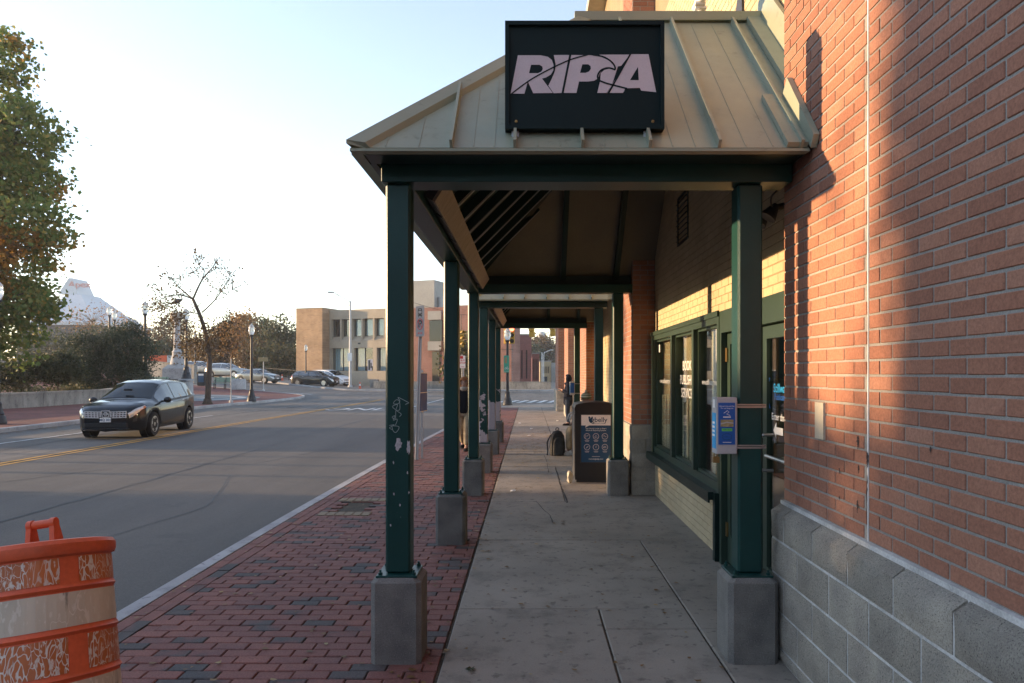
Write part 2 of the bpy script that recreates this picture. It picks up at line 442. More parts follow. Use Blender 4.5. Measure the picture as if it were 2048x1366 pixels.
MT['alloy'] = mat('alloy', (.45,.45,.45), .3, .05, 3, .03, 20, 0, metal=.9)
MT['rubber'] = mat('rubber', (.018,.018,.018), .85, .1, 5, .1, 80, .2)
MT['lamp_clear'] = mat('lamp_clear', (.55,.53,.50), .08, .2, 9, .1, 40, .02, metal=.35, spec=.9)
MT['lamp_amber'] = mat('lamp_amber', (.55,.16,.03), .15, .1, 9, .1, 40, .02)
MT['lamp_red'] = mat('lamp_red', (.40,.015,.012), .15, .1, 9, .1, 40, .02)
def globe_mat():
    g = NG('globe_glass'); g.out((.80,.80,.76), .12, 0, .6); g.b.inputs['Transmission Weight'].default_value = .55; return g.m
MT['globe'] = globe_mat()

def leaf_mat(name, stops, trans=.35):
    g = NG(name); c = g.cols(g.rand(), stops)
    n = g.noise(g.pos(), .55, 3)
    c = g.mix(1., c, g.ramp(n, .3, .7, .75, 1.25), 'MULTIPLY')
    g.out(c, .6, 0, .3)
    tr = g.n('ShaderNodeBsdfTranslucent'); g.l(c, tr.inputs[0]); mx = g.n('ShaderNodeMixShader'); mx.inputs[0].default_value = trans
    o = g.t.nodes['Material Output']; g.l(g.b.outputs[0], mx.inputs[1]); g.l(tr.outputs[0], mx.inputs[2]); g.l(mx.outputs[0], o.inputs[0])
    return g.m
def maple_mat(name, trans=.5):
    """green leaves that turn orange in whole boughs"""
    g = NG(name); r = g.rand(); n = g.noise(g.pos((1, 1, .8)), .33, 3, .5)
    a = g.cols(r, [(0, (.090,.155,.038)), (.5, (.145,.19,.048)), (.85, (.21,.22,.058)), (1, (.29,.24,.06))])
    b = g.cols(r, [(0, (.19,.12,.03)), (.5, (.33,.165,.03)), (1, (.46,.23,.04))])
    zx = g.n('ShaderNodeSeparateXYZ'); g.l(g.pos(), zx.inputs[0]); bd_ = g.ramp(g.math('ABSOLUTE', g.math('SUBTRACT', zx.outputs[2], 8.0)), 0, 4.2, .13, -.05)   # the boughs that turned first
    c = g.mix(g.ramp(g.math('ADD', g.math('ADD', n, bd_), g.math('MULTIPLY', r, .12)), .62, .74), a, b)
    g.out(c, .6, 0, .3)
    tr = g.n('ShaderNodeBsdfTranslucent'); g.l(c, tr.inputs[0]); mx = g.n('ShaderNodeMixShader'); mx.inputs[0].default_value = trans
    o = g.t.nodes['Material Output']; g.l(g.b.outputs[0], mx.inputs[1]); g.l(tr.outputs[0], mx.inputs[2]); g.l(mx.outputs[0], o.inputs[0])
    return g.m
MT['maple'] = maple_mat('maple')
MT['evergreen'] = leaf_mat('evergreen', [(0, (.018,.034,.019)), (.6, (.030,.052,.027)), (1, (.05,.068,.034))], .12)
MT['brown_leaf'] = leaf_mat('brown_leaf', [(0, (.07,.05,.025)), (.6, (.11,.07,.03)), (1, (.16,.11,.05))])
MT['orange_leaf'] = leaf_mat('orange_leaf', [(0, (.16,.09,.03)), (.5, (.28,.14,.04)), (1, (.34,.20,.06))])
MT['olive_leaf'] = leaf_mat('olive_leaf', [(0, (.05,.06,.025)), (.6, (.09,.09,.035)), (1, (.17,.13,.05))])
MT['dull_green_leaf'] = leaf_mat('dull_green_leaf', [(0, (.03,.045,.022)), (.6, (.05,.065,.03)), (1, (.09,.09,.045))])
MT['twig'] = mat('twig', (.16,.12,.08), .9, .2, 3, .1, 20, .1)
MT['litter'] = leaf_mat('litter', [(0, (.20,.11,.04)), (.5, (.13,.075,.035)), (.8, (.28,.17,.06)), (1, (.35,.27,.12))], .15)

def text_mesh(txt, size, bold=0.0, space=1.0, sx=1.0, shear=0.0, ext=.0, align='CENTER'):
    cu = bpy.data.curves.new('lettering', 'FONT'); cu.body = txt; cu.size = size; cu.align_x = align; cu.align_y = 'CENTER'
    cu.offset = bold; cu.space_character = space; cu.extrude = ext; cu.shear = shear; cu.resolution_u = 3
    o = bpy.data.objects.new('lettering', cu); C.objects.link(o)
    dg = bpy.context.evaluated_depsgraph_get(); me = bpy.data.meshes.new_from_object(o.evaluated_get(dg))
    bpy.data.objects.remove(o); bpy.data.curves.remove(cu)
    if sx != 1:
        for v in me.vertices: v.co.x *= sx
    me.materials.clear(); return me
def lettering(txt, m, parent, mtx, size, name='lettering', **k):
    """flat print laid on a surface: mtx maps the text's xy plane into the parent's frame"""
    me = text_mesh(txt, size, **k); me.transform(mtx); me.materials.append(m)
    return link(name, me, m, parent)
def frame_m(o, u, v):
    """matrix with x along u, y along v and origin o"""
    u, v = Vector(u).normalized(), Vector(v).normalized(); n = u.cross(v)
    return Matrix(((u.x, v.x, n.x, o[0]), (u.y, v.y, n.y, o[1]), (u.z, v.z, n.z, o[2]), (0, 0, 0, 1)))
def stroke(pts, wd, fr, th=.0015):
    """flat ribbon of width wd through 2-D points, mapped by fr(x,y,h)"""
    mb = MB(); n = len(pts); L, Rr = [], []
    for i, p in enumerate(pts):
        a, b = pts[max(i-1, 0)], pts[min(i+1, n-1)]; dx, dy = b[0]-a[0], b[1]-a[1]; q = math.hypot(dx, dy) or 1
        ww = wd[i] if isinstance(wd, (list, tuple)) else wd
        L.append((p[0]-dy/q*ww/2, p[1]+dx/q*ww/2)); Rr.append((p[0]+dy/q*ww/2, p[1]-dx/q*ww/2))
    for i in range(n-1):
        mb.add([fr(*L[i], th), fr(*L[i+1], th), fr(*Rr[i+1], th), fr(*Rr[i], th)], [(0, 1, 2, 3)])
    return mb
def smooth_pts(pts, k=6):
    out = []
    for i in range(len(pts)-1):
        p0, p1, p2, p3 = pts[max(i-1, 0)], pts[i], pts[i+1], pts[min(i+2, len(pts)-1)]
        for j in range(k):
            t = j/k
            out.append(tuple(.5*((2*p1[a])+(-p0[a]+p2[a])*t+(2*p0[a]-5*p1[a]+4*p2[a]-p3[a])*t*t+(-p0[a]+3*p1[a]-3*p2[a]+p3[a])*t**3) for a in range(len(p1))))
    out.append(tuple(pts[-1])); return out
def poly_mesh(name, outer, holes, fr, m, parent, th=0.0):
    """filled 2-D polygon with holes -> mesh mapped by fr(x,y,h)"""
    bm = bmesh.new(); es = []
    for loop in [outer] + list(holes):
        vs = [bm.verts.new((x, y, 0)) for x, y in loop]
        for i in range(len(vs)): es.append(bm.edges.new((vs[i], vs[(i+1) % len(vs)])))
    bmesh.ops.triangle_fill(bm, use_beauty=True, use_dissolve=False, edges=es, normal=(0, 0, 1))
    for v in bm.verts: v.co = Vector(fr(v.co.x, v.co.y, th))
    me = bpy.data.meshes.new(name); bm.to_mesh(me); bm.free(); me.materials.append(m)
    return link(name, me, m, parent)
# ------------------------------------------------------------------ ground, road, pavements
def sm(t): t = max(0., min(1., t)); return t*t*(3-2*t)
def g(x, y): return -.13 + sm((y-42)/28) * (.12 + .07*max(0., min(24., -x-17)))
def sheet(name, poly, dz, m, step=3., kind='structure', parent=None):
    bm = bmesh.new(); bm.faces.new([bm.verts.new((x, y, 0)) for x, y in poly])
    xs = [p[0] for p in poly]; ys = [p[1] for p in poly]
    for ax, lo, hi in ((0, min(xs), max(xs)), (1, min(ys), max(ys))):
        k = math.ceil(lo/step)*step
        while k < hi:
            co = [0, 0, 0]; co[ax] = k; no = [0, 0, 0]; no[ax] = 1
            bmesh.ops.bisect_plane(bm, geom=bm.verts[:]+bm.edges[:]+bm.faces[:], plane_co=co, plane_no=no); k += step
    bmesh.ops.triangulate(bm, faces=bm.faces[:])
    for f in bm.faces:
        if f.normal.z < 0: f.normal_flip()
    for v in bm.verts: v.co.z = g(v.co.x, v.co.y) + dz
    me = bpy.data.meshes.new(name); bm.to_mesh(me); bm.free(); me.materials.append(m)
    return link(name, me, m, parent, None if parent else kind)

# terrain: one sheet to the horizon, graded cells
xs = [-2500,-1200,-600,-300,-180] + list(range(-140, 81, 5)) + [110,180,300,600,1200,2500]
ys = [-600,-200,-80] + list(range(-30, 131, 5)) + [160,220,320,500,900,1600,2600]
mb = MB(); mb.v = [(x, y, g(x, y)-.12) for y in ys for x in xs]; nx = len(xs)
mb.f = [(j*nx+i, j*nx+i+1, (j+1)*nx+i+1, (j+1)*nx+i) for j in range(len(ys)-1) for i in range(nx-1)]
mb.build('ground', MT['far_ground'], kind='structure')

sheet('road', [(-17.5,-30),(-2.7,-30),(-2.7,38),(60,38),(60,69),(-8,69),(-20,69.5),(-34,79),(-60,100),(-75,100),(-75,66),(-40,52),(-17.5,44)], 0, MT['old_asphalt'])
sheet('road_resurfacing', [(-10.12,-30),(-2.75,-30),(-2.75,29.3),(-10.12,31.2)], .006, MT['new_asphalt'])

# kerb line of the near pavement (road side)
KR = [(-2.87,-12),(-2.87,3),(-2.87,8),(-2.80,13),(-2.62,20),(-2.38,26),(-2.05,31),(-1.55,34.6),(-.8,37),(.4,38.2),(1.8,38.6),(14,39)]
def kerb_x(y):
    for (x0, y0), (x1, y1) in zip(KR, KR[1:]):
        if y0 <= y <= y1: return x0 + (x1-x0)*(y-y0)/(y1-y0)
    return KR[0][0]
pave = tag(bpy.data.objects.new('pavement', None), kind='structure'); C.objects.link(pave)
inner = [(x+.07, y-.0) for x, y in KR]
bed = sheet('pavement_bed', inner + [(14,-12)], .117, MT['soil'], 4., parent=pave)

kerb = tag(bpy.data.objects.new('kerb', None), kind='structure'); C.objects.link(kerb)
def resample(pts, step):
    out = [pts[0]]; 
    for a, b in zip(pts, pts[1:]):
        d = math.dist(a, b); n = max(1, round(d/step))
        out += [(a[0]+(b[0]-a[0])*i/n, a[1]+(b[1]-a[1])*i/n) for i in range(1, n+1)]
    return out
def kerb_run(parent, pts, side, ln=1.8, wd=.14, top=.13):
    sp = smooth_pts(pts, 8); L = [0]
    for a, b in zip(sp, sp[1:]): L.append(L[-1]+math.dist(a, b))
    def at(s):
        for i in range(len(sp)-1):
            if L[i+1] >= s: t = (s-L[i])/(L[i+1]-L[i]+1e-9); return Vector((sp[i][0]+(sp[i+1][0]-sp[i][0])*t, sp[i][1]+(sp[i+1][1]-sp[i][1])*t))
        return Vector(sp[-1])
    s = 0
    while s < L[-1]-.2:
        e = min(s+ln, L[-1]); k = 3; mb = MB(); rings = []
        for i in range(k+1):
            p = at(s+.006+(e-s-.012)*i/k); q = at(min(s+(e-s)*i/k+.05, L[-1])); p2 = at(max(s+(e-s)*i/k-.05, 0)); d = (q-p2).normalized(); n = Vector((-d.y, d.x))*side
            z = g(p.x, p.y); c = .022
            rings.append([(p.x, p.y, z-.1), (p.x, p.y, z+top-c), (p.x+n.x*c, p.y+n.y*c, z+top), (p.x+n.x*wd, p.y+n.y*wd, z+top), (p.x+n.x*wd, p.y+n.y*wd, z-.1)])
        for i in range(k):
            a = len(mb.v); mb.v += rings[i] + rings[i+1]
            for j in range(4):
                q = (a+j, a+j+1, a+5+j+1, a+5+j); mb.f.append(q if side < 0 else q[::-1])
            if i == 0: mb.f.append((a, a+1, a+2, a+3, a+4))
            if i == k-1: mb.f.append((a+9, a+8, a+7, a+6, a+5))
        mb.build('kerb_stone', MT['kerb_granite'], parent); s = e
kerb_run(kerb, KR, -1)

# concrete flags of the walkway
SL = []
def slab(x0, x1, y0, y1):
    SL.append((((x0+x1)/2, (y0+y1)/2, -.04+random.uniform(-.002, .002)), (x1-x0-.012, y1-y0-.012, .08), 0))
for y0, y1 in ((-4,-1),(-1,1.2),(1.2,3.0),(3.0,4.99)): slab(-.5,.49,y0,y1)
for y0, y1 in ((-4,-1),(-1,1.5),(1.5,4.6),(4.6,4.99)): slab(.49,1.1,y0,y1)
for y0, y1 in ((-4,0),(0,4.6),(4.6,7.05)): slab(1.1,1.75,y0,y1)
slab(-.5,1.1,4.99,7.05); slab(-.5,1.75,7.05,9.16)
for y0, y1 in ((9.16,10.9),(10.9,12.6)): slab(-.5,.47,y0,y1); slab(.47,1.75,y0,y1)
yy = 12.6
while yy < 34:
    y1 = yy + random.choice((1.9, 2.05, 2.2))
    if yy > 18: slab(-.5,.6,yy,y1); slab(.6,1.75,yy,y1)
    else: slab(-.5,1.75,yy,y1)
    yy = y1
ycon = yy
pieces(pave, 'concrete_slab', SL, MT['slab'], 'concrete_flags', 300, .006)
mb = MB(); pts = [(kerb_x(y)+.15, y) for y in (26,28,30,32,33.5)]
sheet('corner_concrete', [(-.5, ycon+.01),(1.75, ycon+.01),(1.75,26),(14,26),(14,38.7),(1.8,38.4),(.5,38),(-.7,36.8),(-1.4,34.5),(-.5,34.4)], .128, MT['slab'], 3., parent=pave)

# brick paving: running bond across the walk, two soldier courses along the kerb
PV = []; r = 0; y = 1.6
PIT = (-2.36,-1.93,8.45,9.15)
while y < 26:
    xk = kerb_x(y)+.15+.215; x = xk - (.1015 if r % 2 else 0) - random.uniform(0, .02); hw = .102
    while x < -.515:
        a, b = max(x, xk), min(x+.203, -.512)
        if b-a > .04 and not (PIT[0]-.02 < (a+b)/2 < PIT[1]+.02 and PIT[2] < y+.05 < PIT[3]):
            PV.append((((a+b)/2, y+hw/2, -.035+random.gauss(0, .0015)), (b-a-.006, hw-.007, .07), random.gauss(0, .008)))
        x += .203
    r += 1; y += hw
y = 1.6; k = 0
while y < 26:
    xk = kerb_x(y+.1)+.15
    for j in (0, 1): PV.append(((xk+.053+j*.105, y+.1015+(j*.1), -.035+random.gauss(0, .0015)), (.098, .197, .07), random.gauss(0, .006)))
    y += .203
pieces(pave, 'paver', PV, MT['paver'], 'brick_paving', 300, .005, .0015)
def paving_tex():
    q = NG('far_paving'); p = q.pos(); b = q.n('ShaderNodeTexBrick'); q.l(p, b.inputs[0]); b.inputs['Scale'].default_value = 1
    b.inputs['Brick Width'].default_value = .203; b.inputs['Row Height'].default_value = .102; b.inputs['Mortar Size'].default_value = .004
    b.inputs['Color1'].default_value = (.21,.066,.05,1); b.inputs['Color2'].default_value = (.135,.055,.046,1); b.inputs['Mortar'].default_value = (.05,.042,.04,1)
    n = q.noise(p, .5, 5); return q.out(q.mix(1., b.outputs[0], q.ramp(n, .3, .7, .75, 1.25), 'MULTIPLY'), .85, 0, .3)
MT['far_paving'] = paving_tex()
sheet('far_brick_strip', [(kerb_x(26)+.15,26.02),(-.52,26.02),(-.52,34.4),(-1.36,34.4),(kerb_x(32)+.15,32),(kerb_x(29)+.15,29)], .130, MT['far_paving'], 3., parent=pave)
mb = MB().box(PIT[0]-.02, PIT[1]+.02, PIT[2]-.02, PIT[3]+.05, -.05, -.03); mb.build('tree_pit_soil', MT['soil'], pave)
tanp = mat('tan_paver', (.22,.17,.11), .85, .2, 4, .2, 90, .3)
TP = [((PIT[0]-.06+.1*i*1.02, yv, -.022), (.095, .19, .06), 0) for i in range(6) for yv in (PIT[2]-.1, PIT[3]+.13)]
pieces(pave, 'tan_paver', TP, tanp, 'tan_paving', 60, .004)

# left-hand pavement / plaza with a rounded tip
KL = [(-15.75,-12),(-15.75,10),(-15.8,21),(-16.1,29),(-16.5,36),(-16.2,42),(-15.9,46),(-16.0,50),(-16.9,53.2),(-19.5,56),(-24,58.5),(-32,62.5),(-44,69)]
plaza = tag(bpy.data.objects.new('plaza', None), kind='structure'); C.objects.link(plaza)
KLs = smooth_pts(KL, 4)
sheet('plaza_paving', [(x-.06, y) for x, y in KLs] + [(-70,69),(-70,-12)], .125, MT['far_paving'], 3., parent=plaza)
pk = tag(bpy.data.objects.new('plaza_kerb', None), kind='structure'); C.objects.link(pk)
kerb_run(pk, KL, 1, 2.4, .16, .14)
def ring(name, cx, cy, r0, r1, m, dz, n=40):
    mb = MB()
    for i in range(n):
        a, b = 2*math.pi*i/n, 2*math.pi*(i+1)/n
        P = [(cx+r*math.cos(t), cy+r*math.sin(t)) for r, t in ((r0, a), (r1, a), (r1, b), (r0, b))]
        mb.add([(x, y, g(x, y)+dz) for x, y in P], [(0, 1, 2, 3)])
    return mb.build(name, m, plaza)
blue_stone = mat('blue_stone', (.14,.17,.18), .8, .15, 1.5, .1, 30, .2); pale_stone = mat('pale_stone', (.42,.40,.37), .8, .12, 1.5, .1, 30, .2)
ring('plaza_disc', -22.5, 46.5, .0, 4.6, blue_stone, .134); ring('plaza_ring', -22.5, 46.5, 3.2, 3.75, pale_stone, .139); ring('plaza_inner_ring', -22.5, 46.5, 1.2, 1.75, pale_stone, .139)

# far pavement in front of the buildings across the junction
KF = [(26,66),(10,66.2),(-4,66.6),(-14,67.5),(-20,69),(-27,74),(-38,82),(-60,98)]
sheet('far_pavement', KF + [(-62,120),(26,120)], .12, MT['slab'], 3.)
fk = tag(bpy.data.objects.new('far_kerb', None), kind='structure'); C.objects.link(fk)
kerb_run(fk, KF[::-1], 1, 3., .16, .14)

# painted markings
mk_root = tag(bpy.data.objects.new('road_markings', None), kind='structure'); C.objects.link(mk_root)
def marking(pts, wd, m, name='road_line', dz=.012):
    sp = resample(pts, 2.5); mb = MB()
    o = []
    for i, p in enumerate(sp):
        a, b = sp[max(i-1, 0)], sp[min(i+1, len(sp)-1)]; d = Vector((b[0]-a[0], b[1]-a[1])).normalized()*wd/2
        o.append(((p[0]-d.y, p[1]+d.x), (p[0]+d.y, p[1]-d.x)))
    for (a, b), (c, d) in zip(o, o[1:]):
        mb.add([(q[0], q[1], g(*q)+dz) for q in (b, d, c, a)], [(0, 1, 2, 3)])
    return mb.build(name, m, mk_root)
for dx in (-.12, .12): marking([(-10.32+dx,-12),(-10.3+dx,26),(-10.05+dx,36),(-9.9+dx,48)], .11, MT['yellow_line'], 'yellow_centre_line')
marking([(-13.35,-12),(-13.35,30)], .11, MT['white_line'], 'lane_line')
for i in range(8):                                            # zebra bars across the side street
    x = -1.9+i*.62; marking([(x,43.2),(x+.55,46.6)], .30, MT['white_line'], 'crossing_bar')
for i in range(9):
    x = -17.4+i*1.0; marking([(x-.3,57.6),(x+.9,60.8)], .34, MT['worn_white_line'], 'crossing_bar')
for i in range(11):                                           # worn hatching by the plaza tip
    y = 33.5+i*1.5; marking([(-15.2,y),(-11.6-.05*i,y+1.0)], .13, MT['worn_white_line'], 'hatch_line')
marking([(-13.3,30),(-12.2,42),(-11.2,49.5),(-12.2,52),(-14.5,52.6)], .13, MT['worn_white_line'], 'hatch_edge_line')
marking([(-9.6,55),(-3.4,54.2)], .45, MT['worn_white_line'], 'stop_line')
marking([(-6.3,31.5),(-5.8,53.5)], .12, MT['white_line'], 'lane_line')
marking([(-17.5,57.3),(-20.3,57.9)], .35, MT['white_line'], 'lane_arrow')
me = text_mesh('ONLY', 2.0, bold=.02, sx=.75); me.transform(Matrix.Translation((-8.1,35.2,0)) @ Matrix.Diagonal((1,1.6,1,1)))
for v in me.vertices: v.co.z = g(v.co.x, v.co.y)+.012
me.materials.append(MT['white_line']); link('road_lettering', me, None, mk_root)

# cracks in the flags
dark = mat('crack_dirt', (.035,.032,.03), .95, .2, 20, .2, 90, .2)
for pts, wd in (([(1110,936),(1117,955),(1121,972),(1129,988),(1135,1006)], .022), ([(1072,1002),(1088,1020),(1100,1032),(1106,1046)], .009), ([(1088,910),(1094,925),(1097,945)], .010)):
    P = [gpt(a, b) for a, b in pts]; P = smooth_pts(P, 4); rn = random.Random(len(pts))
    stroke([(a+rn.uniform(-.006,.006), b) for a, b in P], [wd*rn.uniform(.5,1.1) for _ in P], lambda u, v, h: (u, v, .0035), .0).build('crack', dark, pave)

# seams and tar lines of the road
seam = mat('tar_seam', (.022,.022,.023), .6, .2, 8, .2, 60, .2)
def tar(pts, wd, seed, name='tar_seam', m=seam):
    rn = random.Random(seed); P = smooth_pts(resample(pts, 1.2), 3); P = [(a+rn.uniform(-.02,.02), b) for a, b in P]
    stroke(P, [wd*rn.uniform(.5,1.3) for _ in P], lambda u, v, h: (u, v, g(u, v)+.0105), .0).build(name, m, mk_root)
tar([(-6.35,-4),(-6.3,10),(-6.38,20),(-6.3,29.4)], .05, 1); tar([(-10.1,31.15),(-6.4,30.3),(-2.8,29.35)], .09, 2)
tar([(-9.2,6),(-8.3,8.5),(-8.8,11),(-7.9,13.2)], .022, 3, 'road_crack'); tar([(-3.9,5.5),(-4.6,7.3),(-4.3,9.5),(-5.2,12.4)], .018, 4, 'road_crack'); tar([(-5.4,14),(-4.6,17),(-5.0,21)], .02, 5, 'road_crack')
tar([(-12.4,9),(-12.1,15),(-12.6,22),(-12.2,28)], .05, 6, 'road_crack'); tar([(-14.6,14),(-14.3,22),(-14.7,31)], .04, 7, 'road_crack'); tar([(-12,34),(-9,38),(-4,40)], .06, 8, 'road_crack'); tar([(-9,44),(-3,49),(2,50)], .06, 9, 'road_crack')
# ------------------------------------------------------------------ the red brick building on the right
BT = 9.9
bld = thing('brick_building', 'red brick shop building with stone base and yellow painted storefront bays on the right', 'building', (1.6, 8, 0))
def wb(name, m, *boxes, parent=None, kind=None, label=None):
    mb = MB()
    for b in boxes: mb.box(*b)
    return mb.build(name, m, parent or bld, world=True, kind=kind, label=label)
wall = wb('wall', MT['mortar'], (1.525,1.75,-4,4.235,.887,BT))
for q_ in ((1.41,2.2,9.67,10.6,.95,BT), (1.41,2.2,17.51,19.8,.95,BT), (1.41,2.2,25.61,28.3,.95,BT), (1.27,2.4,30.91,34,.95,BT)): wb('pier', MT['mortar'], q_)
base = wb('stone_base', MT['white_mortar'], (1.4495,1.75,-4,4.236,0,.831))
for q_ in ((1.394,2.2,9.644,10.62,0,.947), (1.39,2.2,17.49,19.82,0,.947), (1.39,2.2,25.59,28.32,0,.947), (1.2,2.4,30.88,34.05,0,.947)): wb('pier_base', MT['mortar'], q_)
for q_ in ((1.715,1.95,4.24,9.66,2.19,BT), (1.715,1.95,6.33,9.66,0,.525), (1.715,1.95,10.61,17.5,0,BT), (1.715,1.95,19.81,25.6,0,.9), (1.715,1.95,19.81,25.6,2.9,BT), (1.715,1.95,28.31,30.9,2.9,BT), (1.715,1.95,28.31,30.9,0,.9)): wb('painted_wall', MT['yellow_mortar'], q_)
BX = []
NW = R(-90)                                                    # runs towards the camera, faces the street
for a, b in ((4.24, 3.197), (3.183, -4)):
    BX += brick_boxes((1.525, a), NW, a-b, .897, BT, phase=0)
BX += brick_boxes((1.525, 4.24), R(180), -.0, 0, 0)
def pier(x, y0, y1, z0=.957, x1=1.75):
    out = brick_boxes((x, y0), 0, x1-x, z0, BT)                # faces the camera
    out += brick_boxes((x, y1), NW, y1-y0, z0, BT, phase=1)
    return out
for q in ((1.41,9.67,10.6), (1.41,17.51,19.8), (1.41,25.61,28.3)): BX += pier(*q)
BX += pier(1.27, 30.91, 34, x1=2.4)
def dedupe(bs):
    return [b for b in bs if (b[0][2] < 6.2 or b[0][1] > 9)]
BX = dedupe(BX)
pieces(bld, 'brick', BX, MT['red_brick'], 'brickwork', 300, .003, .0012)
YX = brick_boxes((1.715, 9.655), NW, 5.41, 2.2, 6.2, h=.0705, j=.007, dep=.03) + brick_boxes((1.715, 9.655), NW, 3.32, .0, .525, h=.0705, j=.007)
YX += brick_boxes((1.715, 17.49), NW, 6.87, 0, 4.6, h=.0705, j=.007)
pieces(bld, 'painted_brick', YX, MT['yellow_brick'], 'painted_brickwork', 300, .003, .0008)
# plain upper brick above what can be seen closely
def brick_tex(name, c1, c2, mo, bw=.203, rh=.0677, ms=.006, ax='yz', var=.2, sc=1.):
    q = NG(name); p = q.pos(); s = q.n('ShaderNodeSeparateXYZ'); q.l(p, s.inputs[0]); cb = q.n('ShaderNodeCombineXYZ')
    if ax == 'yz': q.l(q.math('ADD', s.outputs[1], s.outputs[0]), cb.inputs[0])
    else: q.l(q.math('SUBTRACT', s.outputs[0], q.math('MULTIPLY', s.outputs[1], .3)), cb.inputs[0])
    q.l(s.outputs[2], cb.inputs[1])
    b = q.n('ShaderNodeTexBrick'); q.l(cb.outputs[0], b.inputs[0]); b.inputs['Scale'].default_value = sc
    for k, v in (('Brick Width', bw), ('Row Height', rh), ('Mortar Size', ms)): b.inputs[k].default_value = v
    for k, v in (('Color1', c1), ('Color2', c2), ('Mortar', mo)): b.inputs[k].default_value = (*v, 1)
    n = q.noise(p, .7, 5); n2 = q.noise(p, 18, 3)
    c = q.mix(1., b.outputs[0], q.math('ADD', q.ramp(n, .3, .7, 1-var, 1+var), q.ramp(n2, .3, .7, -.1, .1)), 'MULTIPLY')
    q.bump(b.outputs[1], -.3, .005)
    return q.out(c, .9, 0, .3)
MT['brick_tex'] = brick_tex('brick_tex', (.29,.095,.056), (.34,.112,.066), (.36,.34,.31))
up = wb('upper_wall', MT['brick_tex'], (1.52,1.524,-4,4.235,6.25,BT))
# stones of the base
SX = []
def stones(p0, ang, length, z0, z1, L=.405, h=.2, phase=0, first=None):
    return brick_boxes(p0, ang, length, z0, z1, L=L, h=h, j=.012, dep=.05, phase=phase)
near = []
for k in range(4):
    z0 = .883-.203*(k+1); near += brick_boxes((1.475, 4.245), NW, 7.5, max(z0, 0), z0+.203, L=.405, h=.203, j=.015, dep=.065, phase=k+1)
near += brick_boxes((1.475, 4.245), NW, 7.5, 0, .071, L=.405, h=.071, j=.012, dep=.065)
SX += [((b[0][0]-.028, b[0][1], b[0][2]), b[1], b[2]) for b in near]
for y0, y1 in ((9.64,10.62), (17.49,19.82), (25.59,28.32)):
    a = brick_boxes((1.39, y0), 0, .40, 0, .95, L=.405, h=.19, j=.008, dep=.06) + brick_boxes((1.39, y1), NW, y1-y0, 0, .95, L=.405, h=.19, j=.008, dep=.06, phase=1)
    SX += a
SX += brick_boxes((1.2, 30.88), 0, .9, 0, .95, L=.405, h=.19, j=.008, dep=.06) + brick_boxes((1.2, 34.05), NW, 3.1, 0, .95, L=.405, h=.19, j=.008, dep=.06, phase=1)
# rock-faced blocks: a displaced front, a chamfered top on the cap course
def rock_mesh(sx, sy, sz, cap, seed):
    rnd = random.Random(seed); bm = bmesh.new(); nx_, nz_ = 6, 4; V = []
    for j in range(nz_+1):
        row = []
        for i in range(nx_+1):
            u, v = i/nx_, j/nz_; edge = i in (0, nx_) or j in (0, nz_)
            d = -.004 if edge else rnd.uniform(-.003, .011)
            if cap and j == nz_: d = -sy*.86
            if cap and j == nz_-1: d = -.004 + rnd.uniform(-.004, .004)
            zz = (v-.5)*sz
            if cap and j == nz_-1: zz = (.5-.2)*sz
            if cap and 0 < j < nz_-1: zz = (v*.8-.5)*sz
            row.append(bm.verts.new(((u-.5)*sx, -(sy/2+d), zz)))
        V.append(row)
    for j in range(nz_):
        for i in range(nx_): bm.faces.new((V[j][i], V[j][i+1], V[j+1][i+1], V[j+1][i]))
    bk = [bm.verts.new((x*sx/2, sy/2, z*sz/2)) for x, z in ((-1,-1),(1,-1),(1,1),(-1,1))]
    bm.faces.new(bk[::-1]); bm.faces.new([bk[3], bk[2]] + V[nz_][::-1]); bm.faces.new([bk[0]] + [V[j][0] for j in range(nz_+1)] + [bk[3]])
    bm.faces.new([bk[1], bk[2]] + [V[j][nx_] for j in range(nz_, -1, -1)]); bm.faces.new(V[0] + [bk[1], bk[0]])
    bmesh.ops.recalc_face_normals(bm, faces=bm.faces)
    me = bpy.data.meshes.new('stone'); bm.to_mesh(me); bm.free(); me.materials.append(MT['split_stone'])
    for p in me.polygons: p.use_smooth = True
    set_sharp(me, R(50)); return me
ob = wloc(bld); rc = {}
for i, b in enumerate(SX):
    cap = b[0][2]+b[1][2]/2 > .84 and b[1][2] > .15; key = (tuple(round(v, 3) for v in b[1]), cap, i % 6)
    if key not in rc: rc[key] = rock_mesh(*b[1], cap and b[0][1] < 5, i)
    q = link('stone', rc[key], None, bld); q.location = Vector(b[0])-ob; q.rotation_euler.z = b[2]
wb('bed_joint', MT['white_mortar'], (1.500,1.53,-4,4.24,.825,.898))
# control joint, plate, dark stain
mb = MB(); mb.tube([(1.522,3.19,z+random.uniform(0,.1)) for z in np.arange(.88,6,.25)], [random.uniform(.0025,.005) for _ in np.arange(.88,6,.25)], 6)
mb.build('sealant_joint', MT['white_paint'], bld, world=True)
wb('wall_plate', MT['off_white'], (1.508,1.53,3.645,3.752,1.31,1.50))
